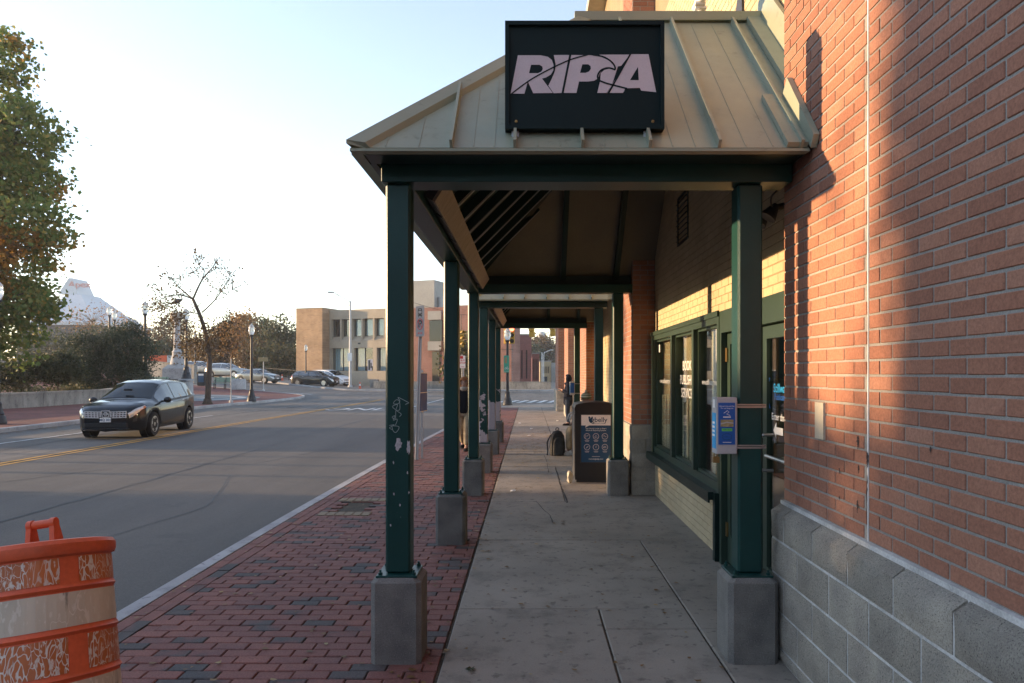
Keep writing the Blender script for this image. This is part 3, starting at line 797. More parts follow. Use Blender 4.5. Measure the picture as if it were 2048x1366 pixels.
# storefront
win = MB().box(1.655,1.78,6.2,9.6,2.09,2.185).box(1.655,1.78,9.5,9.6,.6,2.09).box(1.655,1.78,8.25,8.33,.68,2.09).box(1.655,1.78,7.16,7.24,.68,2.09).box(1.655,1.78,6.2,6.27,.6,2.09).box(1.67,1.775,6.27,9.5,.602,.68)
win.box(1.64,1.66,6.2,9.61,2.15,2.2)
for y0, y1 in ((6.27,7.16), (7.24,8.25), (8.33,9.5)):
    win.box(1.70,1.745,y0,y0+.025,.68,2.09).box(1.70,1.745,y1-.025,y1,.68,2.09).box(1.70,1.745,y0+.025,y1-.025,.68,.705).box(1.70,1.745,y0+.025,y1-.025,2.065,2.09)
window = win.build('window', MT['green_frame'], bld, world=True)
MB().box(1.60,1.79,6.3,9.63,.53,.60).box(1.585,1.602,6.3,9.63,.505,.60).build('sill', MT['dark_green'], window, world=False).location = -wloc(bld)
wb('corner_post', MT['dark_green'], (1.63,1.78,6.235,6.31,0,.6))
panes = []
for y0, y1 in ((6.295,7.135), (7.265,8.225), (8.355,9.475)):
    p = MB().box(1.724,1.730,y0,y1,.705,2.065).build('pane', MT['pane'], window); p.location = -wloc(bld); panes.append(p)
def on_glass(txt, x, y, z, size, m, **k):
    me = text_mesh(txt, size, **k); me.transform(frame_m((x, y, z), (0,-1,0), (0,0,1))); me.transform(Matrix.Translation(-wloc(bld))); me.materials.append(m); link('lettering', me, m, window)
on_glass('BOOK', 1.7225, 7.76, 1.73, .15, MT['white_paint'], bold=.001, space=1.08, sx=.95)
on_glass('PUBLISHING', 1.7225, 7.70, 1.575, .15, MT['white_paint'], bold=.001, space=1.05, sx=.95)
on_glass('SERVICES', 1.7225, 7.74, 1.43, .15, MT['white_paint'], bold=.001, space=1.05, sx=.95)
on_glass('www.stillwaterpress.com', 1.7225, 8.9, 1.555, .09, MT['white_paint'], bold=0, sx=1.0)
on_glass('www.stillwaterpress.com', 1.7225, 6.715, 1.565, .075, MT['white_paint'], bold=.0015, sx=.95)
wb('window_sticker', MT['white_paint'], (1.7215,1.723,9.36,9.44,1.93,2.03))
# door, two leaves
door = MB()
door.box(1.66,1.80,4.24,6.2,2.0,2.19).box(1.66,1.80,6.14,6.2,0,2.0).box(1.66,1.80,4.24,4.30,0,2.0)
dr = door.build('door_frame', MT['green_frame'], bld, world=True)
for y0, y1 in ((5.24,6.13), (4.31,5.20)):
    d = MB().box(1.71,1.76,y0,y0+.085,.03,1.99).box(1.71,1.76,y1-.085,y1,.03,1.99).box(1.71,1.76,y0+.085,y1-.085,.03,.26).box(1.71,1.76,y0+.085,y1-.085,1.90,1.99).build('door', MT['green_frame'], bld, world=True)
    p = MB().box(1.731,1.737,y0+.085,y1-.085,.26,1.90).build('pane', MT['pane'], d); p.location = -wloc(bld)
    if y0 < 5:
        h = MB().tube([(1.71,4.98,1.22),(1.64,4.98,1.22),(1.62,4.98,1.20),(1.62,4.98,.99),(1.64,4.98,.97),(1.71,4.98,.97)], .012, 8).tube([(1.70,5.1,1.06),(1.70,4.4,1.06)], .014, 8)
        h.build('handle', MT['steel'], d).location = -wloc(bld)
    else:
        for z_ in (.25, 1.75): MB().box(1.695,1.712,6.10,6.135,z_,z_+.12).build('hinge', MT['brass'], d).location = -wloc(bld)
def glass_print(name, loop, m, dx=0): 
    return poly_mesh(name, loop, [], lambda u, v, h: (1.729-dx-wloc(bld).x, 5.14-u-wloc(bld).y, 1.5+v), m, dr)
on_glass('Stillwater', 1.7285, 4.86, 1.545, .088, MT['sky_print'], bold=.001)
on_glass('Publications', 1.7285, 4.86, 1.485, .062, MT['blue_print'], bold=.001)
on_glass('Enter through', 1.7285, 4.87, 1.345, .068, MT['white_paint'], bold=.001)
for k, c in ((0, 'sky_print'), (.022, 'blue_print')):
    glass_print('logo_stroke', [(.0+k,.12),(-.035+k,.06),(-.045+k,0),(-.02+k,-.06),(.01+k,-.10),(.025+k,-.10),(-.002+k,-.05),(-.015+k,.0),(-.01+k,.06),(.02+k,.12)][::1], MT[c], .0005 if k else 0)
glass_print('arrow', [(.11,-.25),(.17,-.19),(.17,-.225),(.30,-.225),(.30,-.275),(.17,-.275),(.17,-.31)], MT['white_paint'])
# shop room behind the glass
MB().box(1.80,5.5,4.25,9.65,-.05,0).box(5.5,5.6,4.25,9.65,0,2.9).box(1.95,5.5,9.6,9.66,0,2.9).box(1.80,5.5,4.18,4.24,0,2.9).box(1.80,5.6,4.18,9.66,2.6,2.7).box(1.76,1.95,4.24,9.6,2.19,2.6).box(1.80,1.84,6.25,9.6,0,.6).build('shop_interior', MT['interior'], bld, world=True)
bl = MB()
for y0, y1 in ((6.35,7.1), (7.3,8.2), (8.4,9.45)):
    n = int((y1-y0)/.09)
    for i in range(n):
        yy = y0+(y1-y0)*i/n; bl.box(1.765+.012*(i%2),1.770+.012*(i%2),yy,yy+.088,.70,(2.06 if y0 < 7 else 1.36)+.02*random.random()) if not (y0 < 7 and .55 < (yy-y0) < .70) else None
bl.build('curtain', MT['blind'], bld, world=True)
for y0, y1 in ((7.3,8.2),(8.4,9.45)): wb('reflection_panel', mat('reflection_panel', (.55,.47,.36), .9, .12, 3, .05, 30, .05) if 'reflection_panel' not in bpy.data.materials else bpy.data.materials['reflection_panel'], (1.79,1.795,y0,y1,1.30,2.07))  # tan panels behind the upper panes stand in for their reflections
wb('shop_shelf', MT['wood_tan'], (2.6,3.0,5.2,9.0,0,.9), (2.6,2.65,5.2,9.0,.9,1.6))
# louvre vent, flashing on the painted wall, farther windows
v = MB().box(1.70,1.72,7.62,8.16,3.10,3.13).box(1.70,1.72,7.62,8.16,3.62,3.65).box(1.70,1.72,7.62,7.65,3.13,3.62).box(1.70,1.72,8.13,8.16,3.13,3.62).build('vent', MT['dark_green'], bld, world=True)
for i in range(8):
    s_ = MB().bar((1.700,7.65,3.16+i*.06),(1.700,8.13,3.16+i*.06),.05,.008,(-.6,0,.8)).build('louvre', MT['dark_green'], v); s_.location = -wloc(bld)
for y0, y1 in ((19.81,25.6),(28.31,30.9)):
    f = MB(); n = max(2, int((y1-y0)/1.3))
    for i in range(n+1):
        yy = y0+(y1-y0)*i/n; f.box(1.66,1.74,yy-.04,yy+.04,.9,2.9)
    f.box(1.66,1.74,y0+.04,y1-.04,.9,.98).box(1.66,1.74,y0+.04,y1-.04,2.82,2.9).box(1.665,1.735,y0+.04,y1-.04,2.0,2.06)
    fr = f.build('window', MT['dark_green'], bld, world=True)
    MB().box(1.70,1.706,y0+.04,y1-.04,.98,2.82).build('pane', MT['pane'], fr).location = -wloc(bld)
wb('back_wall', MT['interior'], (1.8,9,10.62,30.9,0,2.95), (2.4,9,31,34,0,BT-.1), (1.76,9,-4,4.17,0,BT-.1), (1.96,9,4.25,30.9,3,BT-.1))
wb('cornice', MT['off_white'], (1.33,9.2,-4.1,34.2,BT,BT+.25))
mb = MB(); mb.add([(1.69,6.05,4.20),(1.69,5.62,4.20),(1.69,5.66,4.75),(1.69,5.72,4.78),(1.71,6.05,4.20),(1.71,5.62,4.20),(1.71,5.66,4.75),(1.71,5.72,4.78)], [(0,1,2,3),(7,6,5,4),(0,3,7,4),(3,2,6,7),(2,1,5,6),(1,0,4,5)])
mb.build('flashing', MT['dark_metal'], bld, world=True)

# soot runs and chips on the near wall
soot = mat('soot', (.05,.035,.032), .95, .3, 30, .2, 120, .1)
def on_wall(u, v, h): Yw = F*1.5185/(u-VX); o = wloc(bld); return (1.5185-h-o.x, Yw-o.y, H-(v-VY)*Yw/F-o.z)
def run(cx, y0, y1, w_, seed):
    q = random.Random(seed); n = 14; L, Rr = [], []
    for i in range(n+1):
        t = i/n; ww = w_*(.35+.65*math.sin(math.pi*min(1, t*1.15+.08)))*q.uniform(.5, 1.2); xx = cx+q.uniform(-.6, .6)
        L.append((xx-ww/2, y0+(y1-y0)*t)); Rr.append((xx+ww/2, y0+(y1-y0)*t))
    poly_mesh('soot_stain', L+Rr[::-1], [], on_wall, soot, bld, .0006)
run(1716, 872, 898, 5, 1); run(1717, 930, 946, 3, 2); run(1715, 1000, 1026, 3, 3); run(1735, 905, 935, 5, 4); run(1734, 950, 1050, 2.4, 5); run(1861, 893, 905, 5, 6); run(1679, 936, 948, 3, 7); run(1679, 992, 1000, 3, 8)
# ------------------------------------------------------------------ canopies
EX, EZ, RUN = -.95, 2.85, 1.317
def canopy(label, ys, right, peel, detail, wallx):
    y0, y1 = ys[0], ys[-1]; ea, eb = y0-.37, y1+.37; t = thing('canopy', label, 'canopy', (-.2, (y0+y1)/2, 0), group='green canopies over the pavement')
    gm = MT['green_steel']
    def part(mb, name, m, parent=None, **k):
        o = mb.build(name, m, parent or t, **k)
        o.data.transform(Matrix.Translation(-wloc(parent or t)))
        return o
    # posts on concrete footings
    posts = [(-.757, y, i in peel) for i, y in enumerate(ys)] + [(x, y, False) for x, y in right]
    for x, y, pl in posts:
        f = MB(); hx = .143; c = .024
        rings = [(hx, 0), (hx, .46), (hx-c, .485)]
        cs = .026
        def octo(r, z): return [(x+a, y+b, z) for a, b in ((r-cs,-r),(r,-r+cs),(r,r-cs),(r-cs,r),(-r+cs,r),(-r,r-cs),(-r,-r+cs),(-r+cs,-r))]
        for r_, z in rings: f.v += octo(r_, z)
        for i in range(2):
            for k in range(8): f.f.append((i*8+k, i*8+(k+1)%8, (i+1)*8+(k+1)%8, (i+1)*8+k))
        f.f.append(tuple(16+k for k in range(8)))
        part(f, 'footing', MT['footing_concrete'])
        p = part(MB().cbox(x-.0715,x+.0715,y-.0715,y+.0715,.497,2.745,.012), 'post', MT['green_peeling'] if pl else gm)
        part(MB().cbox(x-.118,x+.118,y-.118,y+.118,.483,.4965,.003), 'base_plate', gm, p)
        b = MB()
        for sx in (-.095, .095):
            for sy in (-.095, .095): b.lathe([(.013,.4965),(.013,.510),(.007,.511),(.007,.525)], 6, (x+sx, y+sy, 0))
        bo = part(b, 'bolt', gm, p)
    # beams
    part(MB().cbox(-.845,wallx,y0-.11,y0+.085,2.745,2.862,.004), 'beam', gm)
    part(MB().cbox(-.845,1.40,y1-.085,y1+.11,2.745,2.862,.004), 'beam', gm)
    part(MB().cbox(-.83,-.685,y0+.087,y1-.087,2.746,2.861,.004), 'beam', gm)
    part(MB().box(-.86,wallx-.01,y0-.15,y0-.06,2.863,2.99).box(-.86,-.78,y0-.06,y1+.06,2.863,2.99).box(-.86,1.4,y1+.06,y1+.15,2.863,2.99), 'fascia', MT['dark_green'])
    part(MB().box(EX+.06,wallx-.02,ea+.052,y0-.152,2.834,2.844), 'soffit', MT['dark_green']); part(MB().box(EX+.052,-.862,y0-.15,y1+.15,2.834,2.844), 'soffit', MT['dark_green'])
    # sloping roof: front, street side, far side; every standing-seam pan is a part
    rf = MT['sage_roof']; W = 1.713
    pan_w = .362
    def pan(poly2, f, name='roof_panel'):
        lo = [f(a, b, 0) for a, b in poly2]; hi = [f(a, b, .008) for a, b in poly2]; n = len(poly2)
        mb = MB(); mb.add(lo+hi, [tuple(range(n)), tuple(range(2*n-1, n-1, -1))] + [(i, n+i, n+(i+1)%n, (i+1)%n) for i in range(n)])
        return mb
    def front(a, b, h): return (a, ea+b-h*.7, EZ+b+h*.7)
    def back(a, b, h): return (a, eb-b+h*.7, EZ+b+h*.7)
    def side(a, b, h): return (EX+b-h*.7, a, EZ+b+h*.7)
    seams = [-.414,-.075,.286,.645,1.013,1.45]
    for f, flip in ((front, 0), (back, 1)):
        edges = [EX] + seams + [W if flip else wallx-.01]
        for a, b in zip(edges, edges[1:]):
            ta, tb = min(RUN, a-EX), min(RUN, b-EX)
            poly = [(a, 0), (b, 0), (b, tb)] + ([(EX+RUN, RUN)] if a-EX < RUN < b-EX else []) + ([(a, ta)] if ta > .001 else [])
            if b == edges[-1]: poly = [(a, 0), (b, 0), (b, .42), (W, .44), (W, RUN), (a, RUN)]
            mb = pan(poly, f)
            if not flip and detail:
                for q in (.34, .67):
                    u = a+(b-a)*q; tt = min(RUN, u-EX)-.03
                    if tt > .1: mb.bar(f(u, .01, .009), f(u, tt, .009), .006, .004, (0,-.7,.7))
            part(mb, 'roof_panel', rf)
        for u in seams:
            tt = min(RUN, u-EX)-.02
            part(MB().bar(f(u, -.005, .030), f(u, tt, .030), .016, .055, (0, -.7 if not flip else .7, .7)), 'roof_seam', rf)
        h0, h1 = f(EX, 0, .03), f(EX+RUN, RUN, .03)
        cp = MB(); n_ = (-.58, -.58 if not flip else .58, .58); d_ = Vector(h1)-Vector(h0); s_ = d_.cross(Vector(n_)).normalized()
        A, B = Vector(h0), Vector(h1); nn = Vector(n_)
        for sg in (-1, 1):
            lat = (Vector((1, 0, 0)) if sg > 0 else Vector((0, 1 if not flip else -1, 0)))
            e = lat*.085
            cp.add([A+nn*.03, B+nn*.03, B+e+nn*.01, A+e+nn*.01, A+nn*.03-Vector((0,0,.02)), B+nn*.03-Vector((0,0,.02)), B+e+nn*-.05, A+e+nn*-.05], [(0,1,2,3),(7,6,5,4),(3,2,6,7),(0,3,7,4),(1,5,6,2)])
        part(cp, 'hip_cap', rf)
        part(MB().box(EX-.005, (W if flip else wallx-.008), *((ea-.012, ea+.05) if not flip else (eb-.05, eb+.012)), EZ-.014, EZ), 'eave_trim', rf)
    ys_ = []; n = max(3, round((eb-ea)/pan_w)); ed = [ea+(eb-ea)*i/n for i in range(n+1)]
    for a, b in zip(ed, ed[1:]):
        ta0, ta1 = min(RUN, a-ea, eb-a), min(RUN, b-ea, eb-b)
        poly = [(a, 0), (b, 0)] + ([(b, ta1)] if ta1 > .001 else [])
        if (a-ea < RUN < b-ea): poly.append((ea+RUN, RUN))
        if (eb-b < RUN < eb-a): poly.append((eb-RUN, RUN))
        if ta0 > .001: poly.append((a, ta0))
        part(pan(poly, side), 'roof_panel', rf)
        if a > ea+.05: part(MB().bar(side(a, 0, .03), side(a, max(ta0-.02, .03), .03), .016, .055, (-.7, 0, .7)), 'roof_seam', rf)
    part(MB().box(EX-.012, EX+.05, ea+.05, eb-.05, EZ-.014, EZ), 'eave_trim', rf)
    zt = EZ+RUN
    part(MB().box(EX+RUN, W+.02, ea+RUN, eb-RUN, zt-.02, zt+.01), 'roof_deck', rf)
    part(MB().box(EX+RUN-.04, W-.02, ea+RUN-.035, ea+RUN+.03, zt+.012, zt+.075), 'ridge_cap', rf)
    # wall flashing along the right-hand edge
    if detail:
        fl = MB()
        fl.add([front(wallx-.02,-.03,.03), front(wallx-.02,.40,.03), front(wallx-.02,.40,.15), front(wallx-.02,-.02,.10), front(wallx+.012,-.03,.03), front(wallx+.012,.40,.03), front(wallx+.012,.40,.15), front(wallx+.012,-.02,.10)], [(0,1,2,3),(7,6,5,4),(3,2,6,7),(0,3,7,4),(1,0,4,5),(2,1,5,6)])
        fl.add([front(wallx-.13,0.0,.012), front(wallx-.02,0.0,.012), front(wallx-.02,.42,.012), front(wallx-.13,.42,.012), front(wallx-.13,0,.04), front(wallx-.02,0,.04), front(wallx-.02,.42,.04), front(wallx-.13,.42,.04)], [(0,3,2,1),(4,5,6,7),(0,1,5,4),(3,0,4,7),(2,3,7,6)])
        fl.add([front(1.56,.47,.012), front(1.69,.47,.012), front(1.69,RUN,.012), front(1.56,RUN,.012), front(1.56,.47,.05), front(1.69,.47,.05), front(1.69,RUN,.05), front(1.56,RUN,.05)], [(0,3,2,1),(4,5,6,7),(0,1,5,4),(3,0,4,7),(2,3,7,6)])
        fl.add([front(1.66,.47,.05), front(1.66,RUN+.1,.05), front(1.66,RUN+.1,.22), front(1.66,.47,.22), front(1.69,.47,.05), front(1.69,RUN+.1,.05), front(1.69,RUN+.1,.22), front(1.69,.47,.22)], [(0,1,2,3),(7,6,5,4),(3,2,6,7),(0,3,7,4),(2,1,5,6)])
        part(fl, 'flashing', rf)
    # ceiling boards and rafters
    cb = MT['ceiling_board']; off = .06
    def ins(f): return lambda a, b: f(a, b, -off)
    xi = EX+.12
    for f in (front, back):
        q = [f(xi, .12, -off), f(W, .12, -off), f(W, RUN, -off), f(EX+RUN, RUN, -off)]
        mb = MB(); mb.add(q + [f(xi, .12, -off+.015), f(W, .12, -off+.015), f(W, RUN, -off+.015), f(EX+RUN, RUN, -off+.015)], [(0,1,2,3),(7,6,5,4),(0,4,5,1),(1,5,6,2),(2,6,7,3),(3,7,4,0)])
        part(mb, 'ceiling_board', cb)
        for u in (.47, 1.2): part(MB().bar(f(u, .14, -off-.05), f(u, RUN, -off-.05), .07, .10, (0, .7, .7)), 'rafter', MT['dark_green'])
        part(MB().bar(f(xi+.02, .14, -off-.05), f(EX+RUN, RUN, -off-.05), .07, .11), 'hip_rafter', MT['dark_green'])
    part(MB().add([side(ea+.12, .12, -off), side(eb-.12, .12, -off), side(eb-RUN, RUN, -off), side(ea+RUN, RUN, -off)], [(0,1,2,3)]).add([side(ea+.12, .12, -off+.012), side(eb-.12, .12, -off+.012), side(eb-RUN, RUN, -off+.012), side(ea+RUN, RUN, -off+.012)], [(3,2,1,0)]), 'ceiling_board', MT['dark_green'])  # street slope's boards darker than the others: its shade is put into the colour
    k = ea+.9
    while k < eb-.8:
        tt = min(RUN, k-ea, eb-k)
        part(MB().bar(side(k, .14, -off-.04), side(k, tt, -off-.04), .05, .08, (-.7, 0, .7)), 'rafter', MT['dark_green'])
        part(MB().bar(side(k+.03, .14, -off-.083), side(k+.03, tt, -off-.083), .022, .006, (-.7, 0, .7)), 'lit_strip', MT['galv']); k += .55  # pale strip paints the thin lit line along each rafter
    part(MB().box(EX+RUN, W, ea+RUN, eb-RUN, zt-.10, zt-.08), 'ceiling_board', cb)
    return t
can1 = canopy('long green hipped canopy nearest the camera, carrying the lettered sign', [4.17, 6.97, 9.72], [(1.277, 4.17), (1.212, 9.72)], (), True, 1.505)
can2 = canopy('second green canopy farther along, its street posts peeling to white', [11.9, 14.6, 17.2], [(1.165, 11.9), (1.16, 17.2)], (0, 1, 2), False, 1.30)
# graffiti and paint loss on the first post
ox, oy = wloc(can1).x, wloc(can1).y
def on_post(u, v, h): return ((u-VX)*4.0985/F - ox, 4.0985-h*1.0-.0005 - oy, H-(v-VY)*4.0985/F)
zx, zy = lambda x: 560+x/6.0235, lambda y: 740+y/6.0235
ink = mat('marker_ink', (.34,.40,.38), .6, .1, 5, .1, 50, 0)
for pts in ([(1555,395),(1425,330),(1445,370),(1425,405),(1380,410),(1368,395),(1400,360),(1435,370),(1445,420),(1440,480),(1400,480),(1355,440),(1415,415),(1400,470)],
            [(1395,485),(1460,530),(1440,560)], [(1395,490),(1390,585),(1350,570),(1385,550),(1365,605),(1410,590),(1408,625),(1390,665)],
            [(1315,668),(1380,660),(1320,695),(1355,715),(1345,670)], [(1350,672),(1430,680),(1425,720),(1395,752),(1365,735),(1350,690)], [(1555,395),(1510,415)]):
    P = [(zx(a), zy(b)) for a, b in pts]
    stroke(smooth_pts(P, 4), .9, on_post, .0012).build('graffiti', ink, can1)
chip = mat('bare_chip', (.40,.37,.38), .8, .2, 30, .2, 120, .2)
rr = random.Random(3)
def blotch(name, cx, cy, rx, ry, fr, parent, seed, n=22, m=chip):
    q = random.Random(seed); pts = []
    for i in range(n):
        a = 2*math.pi*i/n; k = q.uniform(.55, 1.1); pts.append((cx+rx*k*math.cos(a), cy+ry*k*math.sin(a)))
    return poly_mesh(name, pts, [], fr, m, parent, .0010)
blotch('paint_chip', 797, 889, 9, 13, on_post, can1, 4); blotch('paint_chip', 817, 893, 4, 16, on_post, can1, 5)
for i, (a, b) in enumerate([(787,925),(788,988),(818,985),(781,1050),(800,1010),(815,945)]): blotch('paint_chip', a, b, 1.6, 3.5, on_post, can1, 20+i, 10)

# fluorescent light troughs under the street-side slope
def trough(y0, y1, label):
    t = thing('light_trough', label, 'light', (-.6, (y0+y1)/2, 2.9), group='light troughs under the canopies')
    u = Vector((.54, 0, .84)); n = Vector((.84, 0, -.54)); c0 = Vector((-.575, 0, 2.84))
    def ob(a0, a1, b0, b1, ya, yb):
        return [c0+u*a+n*b+Vector((0, yy, 0)) for yy in (ya, yb) for a, b in ((a0,b0),(a1,b0),(a1,b1),(a0,b1))]
    fs = [(0,1,2,3),(7,6,5,4),(0,4,5,1),(1,5,6,2),(2,6,7,3),(3,7,4,0)]
    mb = MB().add(ob(-.085,.085,-.07,-.012,y0,y1), fs)
    for k in range(5): yy = y0+(y1-y0)*(k+.5)/5; mb.add(ob(-.094,-.085,-.05,.002,yy-.03,yy+.03), fs)
    mb.build('housing', MT['dark_metal'], t, world=True)
    MB().add(ob(-.08,.08,-.012,.006,y0+.01,y1-.01), fs).build('lens', lens_m, t, world=True)
    return t
lq = NG('dusty_lens'); lp = lq.pos((1, 3, 1)); ln_ = lq.noise(lp, 7, 6, .7, 1.5)
lens_m = lq.out(lq.mix(lq.ramp(ln_, .35, .7), (.30,.235,.18), (.17,.12,.08)), .55, 0, .4)
trough(4.62, 9.45, 'long dusty light trough under the near canopy'); trough(12.3, 16.9, 'dusty light trough under the farther canopy')

# lettered sign on the front slope
sg = thing('transit_sign', 'dark green sign box with large white slanted RIPTA lettering on the canopy', 'sign', (.30, 3.9, 2.974))
SY = 3.87
def sxz(u, v, h): return ((u-VX)*SY/F - .30, SY-h-3.9, H-(v-VY)*SY/F - 2.974)
X0, X1, Z0, Z1 = (1010-VX)*3.85/F, (1329-VX)*3.85/F, H-(257-VY)*3.85/F, H-(41-VY)*3.85/F
MB().box(X0+.02,X1-.02,3.871,3.97,Z0+.02,Z1-.02).build('panel', MT['sign_teal'], sg, world=True)
MB().box(X0,X1,3.85,3.98,Z1-.021,Z1).box(X0,X1,3.85,3.98,Z0,Z0+.021).box(X0,X0+.021,3.85,3.98,Z0+.021,Z1-.021).box(X1-.021,X1,3.85,3.98,Z0+.021,Z1-.021).build('frame', MT['sign_teal'], sg, world=True)
A = lambda pts: [(690+x/3.413, y/3.413) for x, y in pts]
B = lambda pts: [(1200+x/3.252, y/3.252) for x, y in pts]
L_ = MT['letter_lilac']
poly_mesh('letter', A([(1180,378),(1335,378),(1385,388),(1412,410),(1424,445),(1422,480),(1405,510),(1372,530),(1345,537),(1418,635),(1285,637),(1248,556),(1225,640),(1130,640)]), [A([(1270,443),(1328,443),(1347,455),(1350,472),(1340,490),(1318,500),(1256,500)])], sxz, L_, sg, .0015)
poly_mesh('letter', A([(1425,376),(1530,376),(1478,635),(1424,637),(1388,585),(1408,545),(1428,500),(1438,440)]), [], sxz, L_, sg, .0015)
poly_mesh('letter', A([(1545,376),(1680,378),(1745,388),(1800,412),(1832,445),(1842,475),(1800,466),(1758,476),(1738,505),(1728,535),(1700,552),(1660,557),(1597,557),(1580,635),(1493,635)]), [A([(1620,440),(1660,440),(1676,452),(1678,470),(1666,488),(1642,498),(1604,498)])], sxz, L_, sg, .0015)
poly_mesh('letter', A([(1735,374),(1945,373),(1885,450),(1862,455),(1822,580),(1800,635),(1722,635),(1742,550),(1745,500),(1770,478),(1805,470),(1845,480),(1842,452),(1820,420),(1780,390)]), [], sxz, L_, sg, .0015)
poly_mesh('letter', B([(200,353),(315,353),(365,600),(268,590),(258,572),(165,575),(150,605),(45,605)]), [B([(247,435),(195,522),(252,522)])], sxz, L_, sg, .0015)
for pts, wd in (([(1128,648),(1260,550),(1400,472),(1540,408),(1655,376)], [2.2]*4+[3]), ([(1690,376),(1760,388),(1815,420),(1840,452),(1845,478)], 3.2), ([(1845,478),(1800,465),(1752,478),(1726,512),(1730,545),(1770,565),(1830,582),(1925,606)], 3.4),
                ([(1405,385),(1426,420),(1430,470),(1412,520),(1386,560)], 3.4), ([(1538,370),(1486,640)], 3.2), ([(1950,366),(1796,642)], 3.2)):
    P = smooth_pts(A(pts), 5); wv = wd if isinstance(wd, (int, float)) else 2.6
    stroke(P, wv, sxz, .003).build('letter_cut', MT['sign_teal'], sg)
for x in (X0+.06, X1-.06): MB().lathe([(.008,0),(.008,.006),(.004,.007)], 10, (0,0,0)).xf(Matrix.Translation((x,3.872,Z0+.045)) @ Matrix.Rotation(R(90), 4, 'X')).build('screw', MT['brass'], sg, world=True)
for x in (-.075, .645): MB().box(x-.02,x+.02,3.88,3.97,Z0-.05,Z0-.002).box(x-.03,x+.03,3.90,3.95,Z0-.035,Z0-.02).tube([(x-.035,3.9,Z0-.028),(x+.035,3.9,Z0-.028)], .006).build('clamp', MT['galv'], sg, world=True)
# camera on the roof edge, floodlight under the beam
sc = thing('security_camera', 'white round security camera on a bracket above the canopy ridge', 'camera', (1.24, 5.16, 4.25))
MB().tube([(1.24,5.16,4.23),(1.24,5.16,4.29)], .018).box(1.20,1.28,5.12,5.20,4.285,4.30).cbox(1.19,1.27,5.10,5.2,4.30,4.325,.005).build('bracket', MT['white_paint'], sc, world=True)
MB().lathe([(.0,-.07),(.03,-.07),(.036,-.06),(.036,.07),(.0,.07)], 16, (1.24,5.12,4.35), 'y').build('body', MT['white_paint'], sc, world=True, smooth=40)
MB().lathe([(.0,-.003),(.027,-.003),(.029,0),(.029,.004),(0,.004)], 16, (1.24,5.048,4.35), 'y').lathe([(.012,-.012),(.012,0)], 10, (1.24,5.045,4.35), 'y').build('lens', MT['black_print'], sc, world=True)
fl = thing('floodlight', 'small twin floodlight and cable under the right end of the beam', 'light', (1.60, 4.6, 2.75))
m_ = MB().tube([(1.70,4.6,2.75),(1.58,4.6,2.72)], .02)
m_.build('arm', MT['dark_metal'], fl, world=True)
for dy in (-.09, .09): MB().lathe([(.02,.0),(.05,-.08),(.055,-.10),(0,-.095)], 12).xf(Matrix.Translation((1.57,4.6+dy,2.72)) @ Matrix.Rotation(R(35), 4, 'Y')).build('lamp_head', MT['dark_metal'], fl, world=True, smooth=40)
MB().tube(smooth_pts([(1.515,4.30,2.95),(1.53,4.35,2.80),(1.50,4.4,2.74),(1.54,4.5,2.70),(1.60,4.58,2.73)], 5), .006, 6).build('cable', MT['black_plastic'], fl, world=True)
# ------------------------------------------------------------------ street furniture
def gz(x, y, pav=False): return g(x, y) + (.125 if pav else 0)
# orange construction drum in the left foreground
def band_mat(name, base, crack, scale, lim):
    q = NG(name); p = q.pos((1, 1, .4), True); v = q.n('ShaderNodeTexVoronoi', feature='DISTANCE_TO_EDGE'); v.inputs['Scale'].default_value = scale
    wv = q.n('ShaderNodeVectorMath', operation='ADD'); n0 = q.n('ShaderNodeTexNoise'); n0.inputs['Scale'].default_value = 14; q.l(p, n0.inputs[0])
    sc_ = q.n('ShaderNodeVectorMath', operation='SCALE'); sc_.inputs['Scale'].default_value = .10; q.l(n0.outputs[1], sc_.inputs[0]); q.l(p, wv.inputs[0]); q.l(sc_.outputs[0], wv.inputs[1]); q.l(wv.outputs[0], v.inputs['Vector'])
    n1 = q.noise(q.pos((1, 1, .25), True), 7, 5); n2 = q.noise(p, 60, 3); n3 = q.noise(p, 3, 5, .65)
    lw = q.ramp(n3, .38, .62, 0, lim)
    f = q.math('LESS_THAN', v.outputs[0], lw)
    f2 = q.math('MAXIMUM', f, q.ramp(n2, .56, .62, 0, .85))
    c = q.mix(q.ramp(n1, .35, .7), base, tuple(b*.72 for b in base)); c = q.mix(q.math('MULTIPLY', f2, q.ramp(n1, .34, .50, .3, 1)), c, crack)
    c = q.mix(q.ramp(q.noise(q.pos((1, 1, .18), True), 9, 6, .75), .62, .70, 0, .75), c, (.09,.07,.055))
    q.bump(v.outputs[0], .15, .004)
    return q.out(c, .45, 0, .5)
MT['drum_orange'] = mat('drum_orange', (.58,.095,.032), .45, .15, 5, .08, 60, .1, obj=True)
MT['orange_sheet'] = band_mat('orange_sheet', (.50,.13,.026), (.62,.55,.48), 44, .085)
MT['white_sheet'] = band_mat('white_sheet', (.60,.50,.38), (.62,.54,.44), 6, .01)
dm = thing('traffic_drum', 'orange and white construction drum with cracked reflective bands standing by the kerb', 'traffic drum', (-1.70, 2.49, .01)); dm.scale = (.92, .92, 1.015); dm.rotation_euler = (R(-12), R(-8.6), 0)
prof = [(.36,0),(.37,.02),(.36,.055),(.305,.06),(.300,.085)]; zb = [(.10,.23,'white'),(.255,.375,'orange'),(.40,.525,'white'),(.55,.675,'orange'),(.70,.825,'white'),(.85,.945,'orange')]
rad = lambda z: .298 - .05*(z/.95)
for z0, z1, c in zb: prof += [(rad(z0)+.004, z0-.012),(rad(z0)-.004, z0),(rad(z1)-.004, z1),(rad(z1)+.004, z1+.012)]
